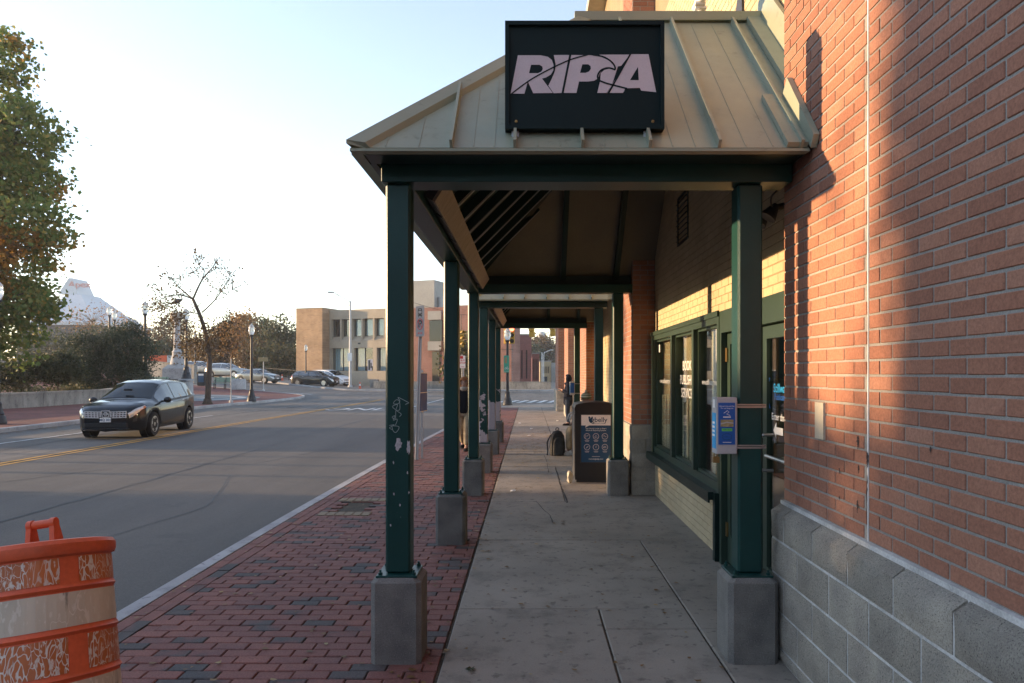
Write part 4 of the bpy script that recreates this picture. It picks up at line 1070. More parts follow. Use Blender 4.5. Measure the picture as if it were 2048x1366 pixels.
prof += [(.257,.952),(.262,.965),(.262,.990),(.252,1.004),(.225,1.008),(.05,1.012),(0,1.012)]
MB().lathe(prof, 48).build('body', MT['drum_orange'], dm, smooth=35)
for z0, z1, c in zb:
    for a0, a1 in ((-172, 172),):
        mb = MB(); n = 46
        for i in range(n):
            P = []
            for a, z in ((a0+(a1-a0)*i/n, z0+.004),(a0+(a1-a0)*(i+1)/n, z0+.004),(a0+(a1-a0)*(i+1)/n, z1-.004),(a0+(a1-a0)*i/n, z1-.004)):
                r_ = rad(z)-.0025; t_ = R(a+(146 if z0 > .8 else 151 if c == 'orange' else 30)); P.append((r_*math.cos(t_), r_*math.sin(t_), z))
            mb.add(P, [(0, 1, 2, 3)])
        mb.build('reflective_band', MT[c+'_sheet'], dm, smooth=True)
hd = MB()
for s in (-1, 1):
    hd.add([(s*.042,-.018,1.0),(s*.062,-.018,1.0),(s*.058,-.015,1.08),(s*.038,-.015,1.08),(s*.042,.05,1.0),(s*.062,.05,1.0),(s*.058,.018,1.08),(s*.038,.018,1.08)], [(0,1,2,3),(7,6,5,4),(4,5,1,0),(5,6,2,1),(6,7,3,2),(7,4,0,3)])
    hd.lathe([(.010,-.01),(.020,-.01),(.020,.01),(.010,.01)], 14, (s*.048, 0, 1.083), 'x')
hd.tube([(-.04,0,1.083),(.04,0,1.083)], .016, 12)
hd.build('handle', MT['drum_orange'], dm, smooth=40)

# ornate lamp posts
def lamp_post(label, x, y, z, h, group, mt='dark_metal', s=1.0, globe=True):
    t = thing('street_lamp', label, 'street lamp', (x, y, z), 0, group)
    m = MT[mt]
    MB().lathe([(.26*s,0),(.27*s,.06*s),(.25*s,.10*s),(.235*s,.24*s),(.19*s,.30*s),(.20*s,.34*s),(.16*s,.42*s),(.125*s,.62*s),(.135*s,.66*s),(.10*s,.72*s)], 20).build('base', m, t, smooth=40)
    MB().lathe([(.085*s,.72*s),(.062*s,h-.85*s),(.075*s,h-.84*s),(.075*s,h-.80*s),(.06*s,h-.78*s)], 14).build('pole', m, t, smooth=40)
    MB().lathe([(.06*s,h-.78*s),(.11*s,h-.72*s),(.12*s,h-.68*s),(.10*s,h-.66*s)], 16).build('collar', m, t, smooth=40)
    MB().lathe([(.10*s,h-.66*s),(.165*s,h-.52*s),(.175*s,h-.40*s),(.16*s,h-.30*s),(.172*s,h-.28*s),(.14*s,h-.16*s),(.075*s,h-.08*s),(.06*s,h-.07*s)], 18).build('globe', MT['globe'], t, smooth=50)
    MB().lathe([(.062*s,h-.072*s),(.05*s,h-.03*s),(.015*s,h-.01*s),(.012*s,h)], 10).build('finial', MT['globe'], t, smooth=40)
    return t
LG = 'ornate street lamps with acorn globes'
lamp_post('tall ornate black street lamp at the left edge of the photo beside the maple', -17.35, 23.2, gz(-17.3,23,1), 4.72, LG)
lamp_post('ornate black street lamp on the brick plaza tip, in front of the distant woods', -16.35, 41.9, gz(-16.4,42,1), 4.6, LG)
lamp_post('small distant street lamp before the tan brick tower', -22.6, 72, gz(-22.6,72,1), 4.1, LG)
lp = lamp_post('ornate black street lamp on the far corner seen under the canopies', -1.12, 37.0, 0, 4.05, LG)
lamp_post('black lamp on the round stone pillar left of the monument', -27.0, 50, 1.25, 5.5, LG, s=1.35)
lamp_post('black lamp on the stone pillar just right of the monument', -24.1, 50, 1.25, 5.0, LG, s=1.25)
for px_, Y, top in ((219,62,612),(229,66,622)):
    x = (px_-VX)*Y/F; z = gz(x, Y, 1); lamp_post('pale globed lamp rising behind the dark yews, %s' % ('taller of the two' if px_ == 219 else 'lower of the two'), x, Y, z, H+(VY-top)*Y/F-z, LG, s=1.2)
lamp_post('slim lamp beyond the bare tree trunk', (390-VX)*70/F, 70, gz(-33,70,1), 4.6, LG)

# stone pillars and railing
def pillar(label, x, y):
    t = thing('stone_pillar', label, 'pillar', (x, y, gz(x, y, 1)), 0, 'stone pillars under the plaza lamps')
    MB().lathe([(.52,0),(.52,.12),(.46,.14),(.44,.98)], 20).build('shaft', MT['kerb_granite'], t, smooth=40); MB().lathe([(.44,.98),(.50,1.02),(.50,1.12),(.0,1.25)], 20).build('cap', MT['kerb_granite'], t, smooth=40)
pillar('round stone pillar under the left plaza lamp', -27.0, 50); pillar('round stone pillar under the right plaza lamp', -24.1, 50)
def railing(label, a, b, h, gap, name='railing', mt='dark_metal', z=None):
    a, b = Vector((*a, gz(*a, 1) if z is None else z)), Vector((*b, gz(*b, 1) if z is None else z))
    t = thing(name, label, 'railing', (a+b)/2, 0); n = max(2, int((b-a).length/gap))
    for zz in (.12, h): MB().bar(a+Vector((0,0,zz)), b+Vector((0,0,zz)), .05, .05).build('rail', MT[mt], t, world=True)
    for i in range(n+1):
        p = a+(b-a)*i/n; big = i % 8 == 0
        MB().bar(p, p+Vector((0,0,h+(.08 if big else -.03))), .06 if big else .018, .06 if big else .018).build('post' if big else 'baluster', MT[mt], t, world=True)
    return t
railing('black iron railing left of the round pillar under the yews', (-32.5,51), (-27.5,50), 1.1, .16); railing('black iron railing between the two round pillars', (-26.4,50), (-24.7,50), 1.1, .14)

# low concrete wall along the left pavement
def wallobj(name, label, cat, pts, h, th, mt, cap=.0, z=None):
    t = thing(name, label, cat, ((pts[0][0]+pts[-1][0])/2, (pts[0][1]+pts[-1][1])/2, 0)); 
    for a, b in zip(pts, pts[1:]):
        d = Vector((b[0]-a[0], b[1]-a[1], 0)).normalized(); n = Vector((-d.y, d.x, 0))*th/2; za = (gz(*a) if z is None else z); zb_ = (gz(*b) if z is None else z)
        A_, B_ = Vector((*a, za)), Vector((*b, zb_)); u = Vector((0, 0, h))
        fs = [(0,3,2,1),(4,5,6,7),(0,1,5,4),(1,2,6,5),(2,3,7,6),(3,0,4,7)]
        MB().add([A_-n, B_-n, B_+n, A_+n, A_-n+u, B_-n+u, B_+n+u, A_+n+u], fs).build('wall_panel', MT[mt], t, world=True)
        if cap:
            n2 = n*1.18; c0 = Vector((0,0,h+.003)); c1 = Vector((0,0,h+cap))
            MB().add([A_-n2+c0, B_-n2+c0, B_+n2+c0, A_+n2+c0, A_-n2+c1, B_-n2+c1, B_+n2+c1, A_+n2+c1], fs).build('coping', MT[mt], t, world=True)
    return t
MT['stained_concrete'] = slab_mat('stained_concrete', (.36,.34,.30), (.17,.16,.15), (1.5, 1.5, .5))
wallobj('low_wall', 'long low stained concrete wall behind the left pavement', 'wall', [(-25.6,14),(-25.4,24),(-25.0,30),(-24.4,35.5),(-24.6,41),(-26.4,47)], .78, .35, 'stained_concrete', .09)
wallobj('parapet', 'grey concrete bridge parapet beyond the maple tree', 'wall', [(-64,58),(-46,58.5),(-37,59)], 1.75, .4, 'stained_concrete', .1)
railing('steel railing along the bridge parapet', (-62,58.1), (-46,58.5), 1.0, .55, z=1.75)
wallobj('retaining_wall', 'long concrete retaining wall across the far street, in front of the brick tower', 'wall', [(-16,73.5),(-5,71.5),(2.2,70)], .78, .35, 'stained_concrete', .08)
wallobj('block_wall', 'grey wall behind the monument on the far side of the plaza', 'wall', [(-36,66),(-30,64)], 1.6, .4, 'stained_concrete', .06)

# monument with a heron on top
mx, my = (354-VX)*56/F, 56; mz = gz(mx, my, 1); mo = thing('monument', 'pale stone monument with a bronze heron on its column', 'monument', (mx, my, mz))
def mpart(name, mb, mt, **k): return mb.build(name, MT[mt], mo, **k)
k_ = 56/F; zz = lambda yp: H-(yp-VY)*k_-mz
mpart('plinth', MB().box(-.85,.85,-.6,.6,0,zz(738)).prism([(-.85,-.6),(.85,-.6),(.85,.6),(-.85,.6)], zz(738), zz(738)+.02), 'kerb_granite')
tp = MB(); tp.add([(-.85,-.6,zz(738)+.02),(.85,-.6,zz(738)+.02),(.85,.6,zz(738)+.02),(-.85,.6,zz(738)+.02),(-.5,-.4,zz(729)),(.5,-.4,zz(729)),(.5,.4,zz(729)),(-.5,.4,zz(729))], [(0,1,5,4),(1,2,6,5),(2,3,7,6),(3,0,4,7),(4,5,6,7)]); mpart('pediment', tp, 'kerb_granite')
mpart('pedestal', MB().lathe([(.50,zz(729)),(.46,zz(722)),(.36,zz(712)),(.33,zz(706)),(.38,zz(704)),(.26,zz(700))], 12), 'kerb_granite', smooth=40)
mpart('column', MB().lathe([(.25,zz(700)),(.22,zz(645)),(.30,zz(643)),(.32,zz(640))], 14), 'kerb_granite', smooth=40)
mpart('capital', MB().lathe([(.32,zz(640)),(.50,zz(637)),(.52,zz(628)),(.45,zz(625)),(0,zz(624))], 14), 'split_stone', smooth=40)
hz = zz(624)
hr = MB().tube(smooth_pts([(-.55,0,hz+.62),(-.35,0,hz+.70),(0,0,hz+.85),(.25,0,hz+.92),(.40,0,hz+1.02),(.36,0,hz+1.18),(.44,0,hz+1.34),(.52,0,hz+1.38),(.60,0,hz+1.36),(.85,0,hz+1.30)], 4), [.03]*3+[.05,.08,.12,.16,.19,.20,.19,.17,.15,.13,.11,.09,.07,.06,.05,.05,.045,.045,.045,.045,.05,.05,.055,.06,.06,.055,.05,.04,.03,.025,.02,.018,.015,.012,.01,.008][:34], 8)
for lx in (-.08, .08): hr.tube([(lx,0.02*lx,hz+.75),(lx+.02,0,hz+.35),(lx-.02,0,hz)], .022, 6)
mpart('heron', hr, 'dark_metal', smooth=True)

# litter compactor with its poster
def compactor(label, x, y, z, s, detail, group='solar litter compactors'):
    t = thing('litter_compactor', label, 'litter bin', (x, y, z), 0, group); hw, dp, h0, h1 = .315*s, .66*s, 1.15*s, 1.21*s
    arch = [(-hw, h0-.03)] + [(hw*math.sin(a), h0+(h1-h0)*math.cos(a*1.0)) for a in np.linspace(-1.25, 1.25, 9)] + [(hw, h0-.03)]
    mb = MB(); poly = [(-hw, .04)] + arch + [(hw, .04)]; n = len(poly)
    mb.add([(a, 0, b) for a, b in poly] + [(a, dp, b) for a, b in poly], [tuple(range(n))[::-1], tuple(range(n, 2*n))] + [(i, (i+1)%n, n+(i+1)%n, n+i) for i in range(n)])
    mb.build('body', MT['black_plastic'], t)
    mb = MB(); mb.add([(a*1.02, -.012, b*1.004) for a, b in arch] + [(a*1.02, dp+.012, b*1.004) for a, b in arch] + [(a*1.02, -.012, b-.045) for a, b in arch] + [(a*1.02, dp+.012, b-.045) for a, b in arch],
        [(i, i+1, len(arch)+i+1, len(arch)+i) for i in range(len(arch)-1)] + [(i, 2*len(arch)+i, 2*len(arch)+i+1, i+1) for i in range(len(arch)-1)] + [(len(arch)+i+1, 3*len(arch)+i+1, 3*len(arch)+i, len(arch)+i) for i in range(len(arch)-1)])
    mb.build('lid', MT['black_plastic'], t)
    MB().box(-hw+.02,hw-.02,.02,dp-.02,0,.04).build('plinth', MT['dark_metal'], t)
    MB().box(-hw-.008,-hw-.001,.03,dp-.03,.08,h0-.12).build('side_panel', MT['side_grey'], t)
    pl, pr, pt, pm, pb = -.222*s, .222*s, 1.02*s, .862*s, .307*s
    MB().box(pl-.014,pr+.014,-.012,-.001,pb-.014,pt+.014).build('poster_frame', MT['dark_metal'], t)
    fr = lambda u, v, h: (u, -.0125-h, v)
    poly_mesh('poster', [(pl,pb),(pr,pb),(pr,pm),(pl+.12*s,pm),(pl+.06*s,pm-.03*s),(pl+.07*s,pm),(pl,pm)], [], fr, MT['navy_print'], t, .001)
    poly_mesh('poster_header', [(pl,pm),(pl+.07*s,pm),(pl+.06*s,pm-.03*s),(pl+.12*s,pm),(pr,pm),(pr,pt),(pl,pt)], [], fr, MT['white_paint'], t, .0011)
    if not detail: return t
    F3 = lambda u, v, h=.002: frame_m((u, -.0125-h, v), (1,0,0), (0,0,1))
    lettering('igbelly', MT['navy_print'], t, F3(.04,.945), .105, bold=.001); 
    poly_mesh('logo', [(-.115,.99),(-.10,1.0),(-.085,.985),(-.095,.96),(-.075,.975),(-.06,1.0),(-.045,.985),(-.05,.955),(-.07,.945),(-.05,.925),(-.055,.905),(-.085,.90),(-.105,.925)], [], fr, MT['navy_print'], t, .002)
    lettering('smart waste systems', MT['navy_print'], t, F3(.04,.892), .022)
    for i, s_ in enumerate(('The World Leader in Smart','Waste & Recycling Systems')): lettering(s_, MT['white_paint'], t, F3(0,.815-.028*i), .028)
    for r_ in range(2):
        for c in range(3):
            cx, cy = -.135+.135*c, .697-.162*r_
            pts = [(cx+.043*math.cos(a), cy+.043*math.sin(a)) for a in np.linspace(0, 2*math.pi, 25)]
            stroke(pts, .006, fr, .002).build('icon_ring', MT['letter_lilac'], t)
            icon = [[(-.02,-.02),(-.02,.02),(.0,.0),(.02,.02)],[(-.02,-.015),(.0,.022),(.02,-.015),(-.02,-.015)],[(-.025,.0),(-.01,.015),(.01,-.01),(.025,.005)],[(-.018,-.02),(.0,.0),(.02,.02),(.005,-.01)],[(0,-.015),(0,.012),(.008,.02)],[(-.022,-.01),(.022,-.01),(.012,.012),(-.012,.012),(-.022,-.01)]][r_*3+c]
            stroke([(cx+a, cy+b) for a, b in icon], .006, fr, .002).build('icon', MT['letter_lilac'], t)
            for j in range(2): stroke([(cx-.035+.008*j, cy-.062-.014*j),(cx+.035-.008*j, cy-.062-.014*j)], .005, fr, .002).build('caption_line', MT['letter_lilac'], t)
    lettering('www.bigbelly.com', MT['white_paint'], t, F3(0,.355), .03)
    stroke([(-.06,.392),(.06,.392)], .005, fr, .002).build('caption_line', MT['letter_lilac'], t)
    return t
compactor('black solar litter compactor with a navy Bigbelly poster under the canopy', 1.012, 10.76, .003, 1.0, True)
px_, Y = 402, 60; xx = (px_-VX)*Y/F; compactor('distant litter compactor with a blue poster beside the bare tree on the plaza', xx, Y, gz(xx, Y, 1), 1.0, False)
# crumpled plastic bag by the compactor
def crumple(name, label, cat, c, r, mt, seed, sub=2):
    rn = random.Random(seed); bm = bmesh.new(); bmesh.ops.create_icosphere(bm, subdivisions=sub, radius=1)
    for v in bm.verts:
        k = rn.uniform(.6, 1.15); v.co = Vector((v.co.x*r[0]*k, v.co.y*r[1]*k, max(-.0, (v.co.z+.75)/1.75)*r[2]*2*k))
    me = bpy.data.meshes.new(name); bm.to_mesh(me); bm.free(); me.materials.append(MT[mt]); o = link(name, me); o.location = c
    return tag(o, label, cat)
crumple('plastic_bag', 'crumpled white plastic bag at the foot of the litter compactor', 'bag', (.615, 10.72, .003), (.05,.06,.09), 'off_white', 5)

MT['case_grey'] = mat('case_grey', (.38,.37,.38), .6, .06, 6, .04, 60, .02)
# sharps boxes strapped to the posts
def sharps(label, x, y, z, s, detail, strap_x):
    t = thing('dispenser_box', label, 'box', (x, y, z), 0, 'grey and blue boxes strapped to the canopy posts')
    w_, d_, h_ = .118, .10, .325
    MB().cbox(0,w_,0,d_,0,h_,.004).build('case', MT['case_grey'], t)
    MB().box(.010,w_-.012,-.0025,-.0005,.055,h_-.03).build('poster', MT['blue_print'], t)
    MB().box(-.0025,-.0005,.01,d_-.012,.03,h_-.09).build('side_sticker', MT['sky_print'], t)
    MB().box(-.0025,-.0005,.03,d_-.03,h_-.06,h_-.012).build('side_label', MT['white_paint'], t)
    fr = lambda u, v, h: (u, -.0027-h, v); c = w_/2
    if detail:
        for i, s_ in enumerate(('Opioid Use and Pain','We can help you')): lettering(s_, MT['white_paint'], t, frame_m((c,-.0036,.275-.012*i), (1,0,0), (0,0,1)), .0105)
        stroke([(c-.018,.235),(c+.002,.25),(c+.012,.242),(c-.002,.23),(c+.018,.222)], .003, fr, .001).build('icon', MT['white_paint'], t)
        stroke([(c-.022,.213),(c+.022,.213)], .006, fr, .001).build('caption_line', MT['white_paint'], t)
        MB().box(c-.037,c+.037,-.0042,-.0027,.158,.198).build('picture', MT['tan_print'], t)
        stroke([(c-.037,.175),(c,.183),(c+.037,.178)], .007, fr, .0021).build('picture_band', MT['galv'], t)
        MB().box(c-.03,c+.03,-.0042,-.0027,.132,.148).build('green_label', MT['lime_print'], t)
        lettering('FREE HELP', MT['navy_print'], t, frame_m((c,-.005,.140), (1,0,0), (0,0,1)), .010)
        stroke([(c+.028*math.cos(a), .10+.018*math.sin(a)) for a in np.linspace(0, 2*math.pi, 17)], .003, fr, .001).build('icon', MT['navy_print'], t)
        lettering('helpline', MT['navy_print'], t, frame_m((c,-.0036,.10), (1,0,0), (0,0,1)), .013)
        stroke([(c-.025,.068),(c+.025,.068)], .003, fr, .001).build('caption_line', MT['white_paint'], t)
        for i in range(4): 
            MB().box(-.004,-.0027,.03,.075,.10+.024*i,.112+.024*i).build('caption_line', MT['white_paint'], t)
        MB().tube(smooth_pts([(-.006,.03,.0),(-.006,.03,-.012),(.0,.03,-.02),(.012,.03,-.012),(.012,.03,0)], 4), .004, 6).box(-.014,.022,.018,.04,-.052,-.018).build('padlock', MT['brass'], t)
    for zz in (.03, .265):
        st = MB(); x1 = strap_x
        st.box(w_-.004,x1,.012,.0135,zz,zz+.010).box(w_-.004,x1,.012,.0135,zz+.014,zz+.022).box(x1,x1+.004,.012,.19,zz,zz+.022)
        st.build('strap', MT['steel'], t)
    MB().box(w_-.002,w_+.012,.03,.07,.02,h_-.02).build('bracket', MT['galv'], t)
    return t
sharps('grey box with blue posters and a padlock strapped to the nearest right-hand post', 1.077, 4.083, 1.187, 1, True, .285)
sharps('small distant grey and blue box strapped to the farthest canopy post beside the hooded person', .985, 17.11, 1.13, 1, False, .25)

MT['sign_face'] = mat('sign_face', (.34,.32,.31), .6, .06, 5, .04, 60, .02, spec=.1)
# no-parking bus sign on a tilting pole, with a blue panel seen edge-on
t = thing('parking_sign', 'white no parking sign with a bus symbol on a leaning metal pole', 'sign', (-2.15, 13.6, 0))
top = Vector((-2.06, 13.6, 2.95)); b0 = Vector((-2.15, 13.6, 0))
mb = MB()
for dx in (-.022, .022): mb.tube([b0+Vector((dx,0,0)), top+Vector((dx,0,0))], .013, 6)
mb.bar(b0+Vector((0,.012,0)), top+Vector((0,.012,0)), .04, .006, (0,1,0)); mb.build('pole', MT['grey_pole'], t, world=True)
nrm = Vector((-.56,-.83,0)).normalized(); uu = Vector((-nrm.y, nrm.x, 0)); uu = uu if uu.x > 0 else -uu
oo = Vector((-2.075, 13.54, 2.645)); lo = oo - Vector(t.location)
def frs(u, v, h): p = lo + uu*u*.72 + Vector((0, 0, v)) + nrm*h; return (p.x, p.y, p.z)
def rrect(w2, h2, r): return [(sx*(w2-r)+r*math.cos(a), sy*(h2-r)+r*math.sin(a)) for sx, sy, a0 in ((1,-1,-90),(1,1,0),(-1,1,90),(-1,-1,180)) for a in (R(a0), R(a0+45), R(a0+90))]
def plate(name, w2, h2, m, par, frm, th=.004, r=.02):
    P = rrect(w2, h2, r); n = len(P); return MB().add([frm(a, b, 0) for a, b in P] + [frm(a, b, -th) for a, b in P], [tuple(range(n)), tuple(range(2*n-1, n-1, -1))] + [(i, n+i, n+(i+1)%n, (i+1)%n) for i in range(n)]).build(name, m, par)
plate('panel', .15, .29, MT['sign_face'], t, frs)
poly_mesh('bus_symbol', [(-.075,.10),(-.075,.22),(-.055,.245),(.055,.245),(.075,.22),(.075,.10)], [[(-.055,.15),(-.055,.20),(.055,.20),(.055,.15)],[(-.045,.215),(-.045,.232),(.045,.232),(.045,.215)],[(-.06,.115),(-.06,.13),(-.04,.13),(-.04,.115)],[(.04,.115),(.04,.13),(.06,.13),(.06,.115)]], frs, MT['black_print'], t, .002)
for sx in (-.055, .035): poly_mesh('bus_wheel', [(sx,.075),(sx+.02,.075),(sx+.02,.10),(sx,.10)], [], frs, MT['black_print'], t, .002)
stroke([(.10*math.cos(a), -.055+.10*math.sin(a)) for a in np.linspace(0, 2*math.pi, 33)], .018, frs, .002).build('prohibition_ring', MT['red_print'], t)
me = text_mesh('P', .19, bold=.006); me.transform(frame_m(frs(0,-.055,.0025), uu, (0,0,1))); me.materials.append(MT['black_print']); link('lettering', me, None, t)
stroke([(-.07,.015),(.07,-.125)], .016, frs, .0032).build('prohibition_bar', MT['red_print'], t)
stroke([(-.05,-.225),(.05,-.225)], .014, frs, .002).build('arrow', MT['red_print'], t)
for s in (-1, 1): poly_mesh('arrow_head', [(s*.085,-.225),(s*.045,-.205),(s*.045,-.245)], [], frs, MT['red_print'], t, .002)
t = thing('information_sign', 'narrow blue information panel seen nearly edge-on behind the leaning sign pole', 'sign', (-2.06, 13.8, 0))
MB().bar((-2.075,13.8,0),(-2.075,13.8,1.72),.04,.04).build('post', MT['grey_pole'], t, world=True)
qv = Vector((.155,.95,0)).normalized()
MB().bar(Vector((-2.06,13.82,.92)), Vector((-2.06,13.82,1.66)), .42, .03, (-.98,.16,0)).build('panel', MT['blue_print'], t, world=True)
for zz in (.92, 1.28, 1.66): MB().bar(Vector((-2.06,13.82,zz-.008)), Vector((-2.06,13.82,zz+.008)), .43, .036, (-.98,.16,0)).build('trim', MT['white_paint'], t, world=True)
# bus stop sign farther on
Y = 30; x = (925.5-VX)*Y/F; t = thing('bus_stop_sign', 'small white and red BUS STOP sign seen between the second and third posts', 'sign', (x, Y, 0))
MB().tube([(x-.03,Y,0),(x-.03,Y,2.45)], .025, 6).tube([(x+.04,Y,0),(x+.04,Y,2.3)], .025, 6).build('pole', MT['galv'], t, world=True)
fb = lambda u, v, h: (u, -.06-h, 2.14+v)
plate('panel', .115, .265, MT['white_paint'], t, fb)
poly_mesh('red_header', [(-.11,.13),(.02,.13),(.02,.25),(-.11,.25)], [], fb, MT['red_print'], t, .002)
for i, s_ in enumerate(('BUS','STOP')): lettering(s_, MT['red_print'], t, frame_m((0,-.064,2.20-.11*i), (1,0,0), (0,0,1)), .10, bold=.002)
stroke([(-.07,-.21),(.07,-.21)], .02, fb, .002).build('arrow', MT['red_print'], t)

# traffic signals on a span wire
def signal(label, x, y, ztop, rot, face, lit=None, tilt=0):
    t = thing('traffic_signal', label, 'traffic light', (x, y, ztop), rot, 'yellow traffic signals on the span wire'); t.rotation_euler.y = tilt
    for i in range(3):
        z = -.18-.36*i
        MB().cbox(-.17,.17,-.10,.10,z-.175,z+.175,.03).build('housing', MT['signal_yellow'], t)
        MB().lathe([(.12,-.105),(.125,-.101)], 16, (0,0,z), 'y').build('lens', MT[('lens_'+'red' if lit == i else 'lens_dark')], t) if face else None
        vis = MB(); n = 10
        for k in range(n):
            a, b = math.pi*(k/n), math.pi*((k+1)/n); q = [(.14*math.cos(v), yy, z+.14*math.sin(v)) for v, yy in ((a,-.10),(b,-.10),(b,-.32),(a,-.32))]; q2 = [(.13*math.cos(v), yy, z+.13*math.sin(v)) for v, yy in ((a,-.10),(b,-.10),(b,-.32),(a,-.32))]
            vis.add(q+q2, [(0,1,2,3),(7,6,5,4),(3,2,6,7)])
        vis.build('visor', MT['signal_yellow'], t)
        if face: MB().lathe([(.0,-.1),(.118,-.1),(.118,-.106),(.0,-.112)], 16, (0,0,z), 'y').build('lens', MT['lens_red' if lit == i else 'lens_dark'], t)
    MB().tube([(0,0,-.02),(0,0,.95)], .025, 6).build('hanger', MT['dark_metal'], t)
MT['signal_yellow'] = mat('signal_yellow', (.42,.24,.025), .5, .12, 4, .06, 50, .03)
MT['lens_dark'] = mat('lens_dark', (.03,.03,.028), .2, .1, 4, .05, 40, 0)
q = NG('lens_red'); q.b.inputs['Base Color'].default_value = (.6,.03,.02,1); q.b.inputs['Emission Color'].default_value = (1,.09,.04,1); q.b.inputs['Emission Strength'].default_value = 3; MT['lens_red'] = q.m
Ys = 44
sx_ = lambda p: (p-VX)*Ys/F; szz = lambda yp: H-(yp-VY)*Ys/F
signal('yellow traffic signal with its red lamp lit, behind the far corner lamp', sx_(1024), Ys, szz(653), 0, True, 0)
signal('yellow traffic signal half hidden behind the lamp globe', sx_(1012), Ys+.3, szz(653), R(70), False)
signal('yellow traffic signal hung below the canopy edge, left of the two seen from behind', sx_(1061), Ys, szz(640), R(150), False, None, R(7))
signal('yellow traffic signal hung below the canopy edge, right of the two seen from behind', sx_(1103), Ys, szz(638), R(150), False, None, R(7))
signal('yellow traffic signal glimpsed between the second and third left posts', sx_(922), Ys, szz(660), R(40), False)
wp = thing('signal_pole', 'tall steel pole that carries the signal span wire, behind the first post', 'pole', (-8.05, Ys, -.13)); MB().tube([(0,0,0),(0,0,6.6)], [.13,.09], 12).build('shaft', MT['galv'], wp); MB().lathe([(.25,0),(.25,.1),(.14,.14)], 12).build('base', MT['galv'], wp)
wr = thing('span_wire', 'span wire that carries the yellow traffic signals', 'wire', (0, Ys, 5.4)); MB().tube(smooth_pts([(-8.05,Ys,6.3),(-4.2,Ys,5.30),(-1.2,Ys,5.44),(1.5,Ys,5.6),(9,Ys,6.4)], 6), .012, 5).build('cable', MT['dark_metal'], wr, world=True)
# green bicycle sign on the far lamp
t = thing('bike_route_sign', 'green and orange bicycle route sign on the far corner lamp', 'sign', (-1.12, 36.9, 2.1))
x0, x1 = (1007.5-VX)*36.8/F+1.12, (1018.2-VX)*36.8/F+1.12; za, zb_ = H-(711-VY)*36.8/F-2.1, H-(745-VY)*36.8/F-2.1
MB().box(x0,x1,-.03,-.022,zb_,za).build('panel', MT['green_print'], t)
fb = lambda u, v, h: (u, -.031-h, v)
xm = (x0+x1)/2; poly_mesh('map_print', [(x0+.05,zb_+.48),(xm+.02,zb_+.48),(xm+.02,za-.1),(x0+.05,za-.1)], [], fb, MT['tan_print'], t, .001)
for cx in (-.05, .055): stroke([(xm+cx+.04*math.cos(a), zb_+.2+.04*math.sin(a)) for a in np.linspace(0, 2*math.pi, 13)], .012, fb, .001).build('bicycle_wheel', MT['white_paint'], t)
stroke([(xm-.05,zb_+.2),(xm-.02,zb_+.28),(xm+.04,zb_+.28),(xm,zb_+.2),(xm-.02,zb_+.28)], .012, fb, .001).build('bicycle_frame', MT['white_paint'], t); stroke([(xm+.055,zb_+.2),(xm+.03,zb_+.31),(xm+.06,zb_+.32)], .012, fb, .001).build('bicycle_fork', MT['white_paint'], t)
lettering('BIKE ROUTE', MT['white_paint'], t, frame_m((xm,-.033,zb_+.06), (1,0,0), (0,0,1)), .042)
# silver street light with a double arm
Y = 74; x = (700.5-VX)*Y/F; z0 = gz(x, Y, 1); pz = lambda yp: H-(yp-VY)*Y/F; pxx = lambda p: (p-VX)*Y/F
t = thing('street_light', 'tall silver street light with a long arm before the concrete office', 'street light', (x, Y, z0))
MB().tube([(x,Y,z0),(x,Y,pz(602))], [.14,.09], 12).build('pole', MT['grey_pole'], t, world=True); MB().lathe([(.26,0),(.26,.12),(.16,.2)], 12).build('base', MT['grey_pole'], t)
MB().tube([(x,Y,pz(603)),(pxx(673),Y,pz(588)),(pxx(668),Y,pz(585))], .035, 8).build('arm', MT['galv'], t, world=True); MB().tube([(x,Y,pz(613)),(pxx(673),Y,pz(589))], .03, 8).build('arm', MT['galv'], t, world=True)
MB().cbox(pxx(655),pxx(668),Y-.15,Y+.15,pz(585)-.05,pz(585)+.10,.05).build('lamp_head', MT['galv'], t, world=True)
MB().box(x-.22,x+.22,Y-.2,Y-.16,pz(722),pz(706)).build('notice', MT['white_paint'], t, world=True)
# thin posts and warning boards on the plaza
def board(label, name, x, y, z, h, bw, bh, zc, m, cat='sign', rot=0):
    t = thing(name, label, cat, (x, y, z), rot); MB().tube([(0,0,0),(0,0,h)], .035, 8).build('post', MT['grey_pole'], t)
    MB().lathe([(.12,0),(.12,.12),(.05,.14)], 8).build('base', MT['grey_pole'], t)
    if bw: MB().cbox(-bw/2,bw/2,-.06,-.04,zc-bh/2,zc+bh/2,.008).build('panel', m, t)
    return t
Y = 57; x = (527-VX)*Y/F; board('small tan warning board on a grey post at the plaza tip', 'warning_sign', x, Y, gz(x, Y, 1), 2.75, .75, .34, 2.55, MT['tan_print'])
Y = 40.5; x = (462-VX)*Y/F; board('thin bare grey sign post on the plaza kerb by the bare tree', 'sign_post', x, Y, gz(x, Y, 1), 2.5, .02, .5, 2.1, MT['grey_pole'])
Y = 84; x = (651-VX)*Y/F; board('orange road work board behind the two parked cars', 'road_work_sign', x, Y, gz(x, Y, 1), 2.0, 1.1, .42, 1.62, MT['lamp_amber'])
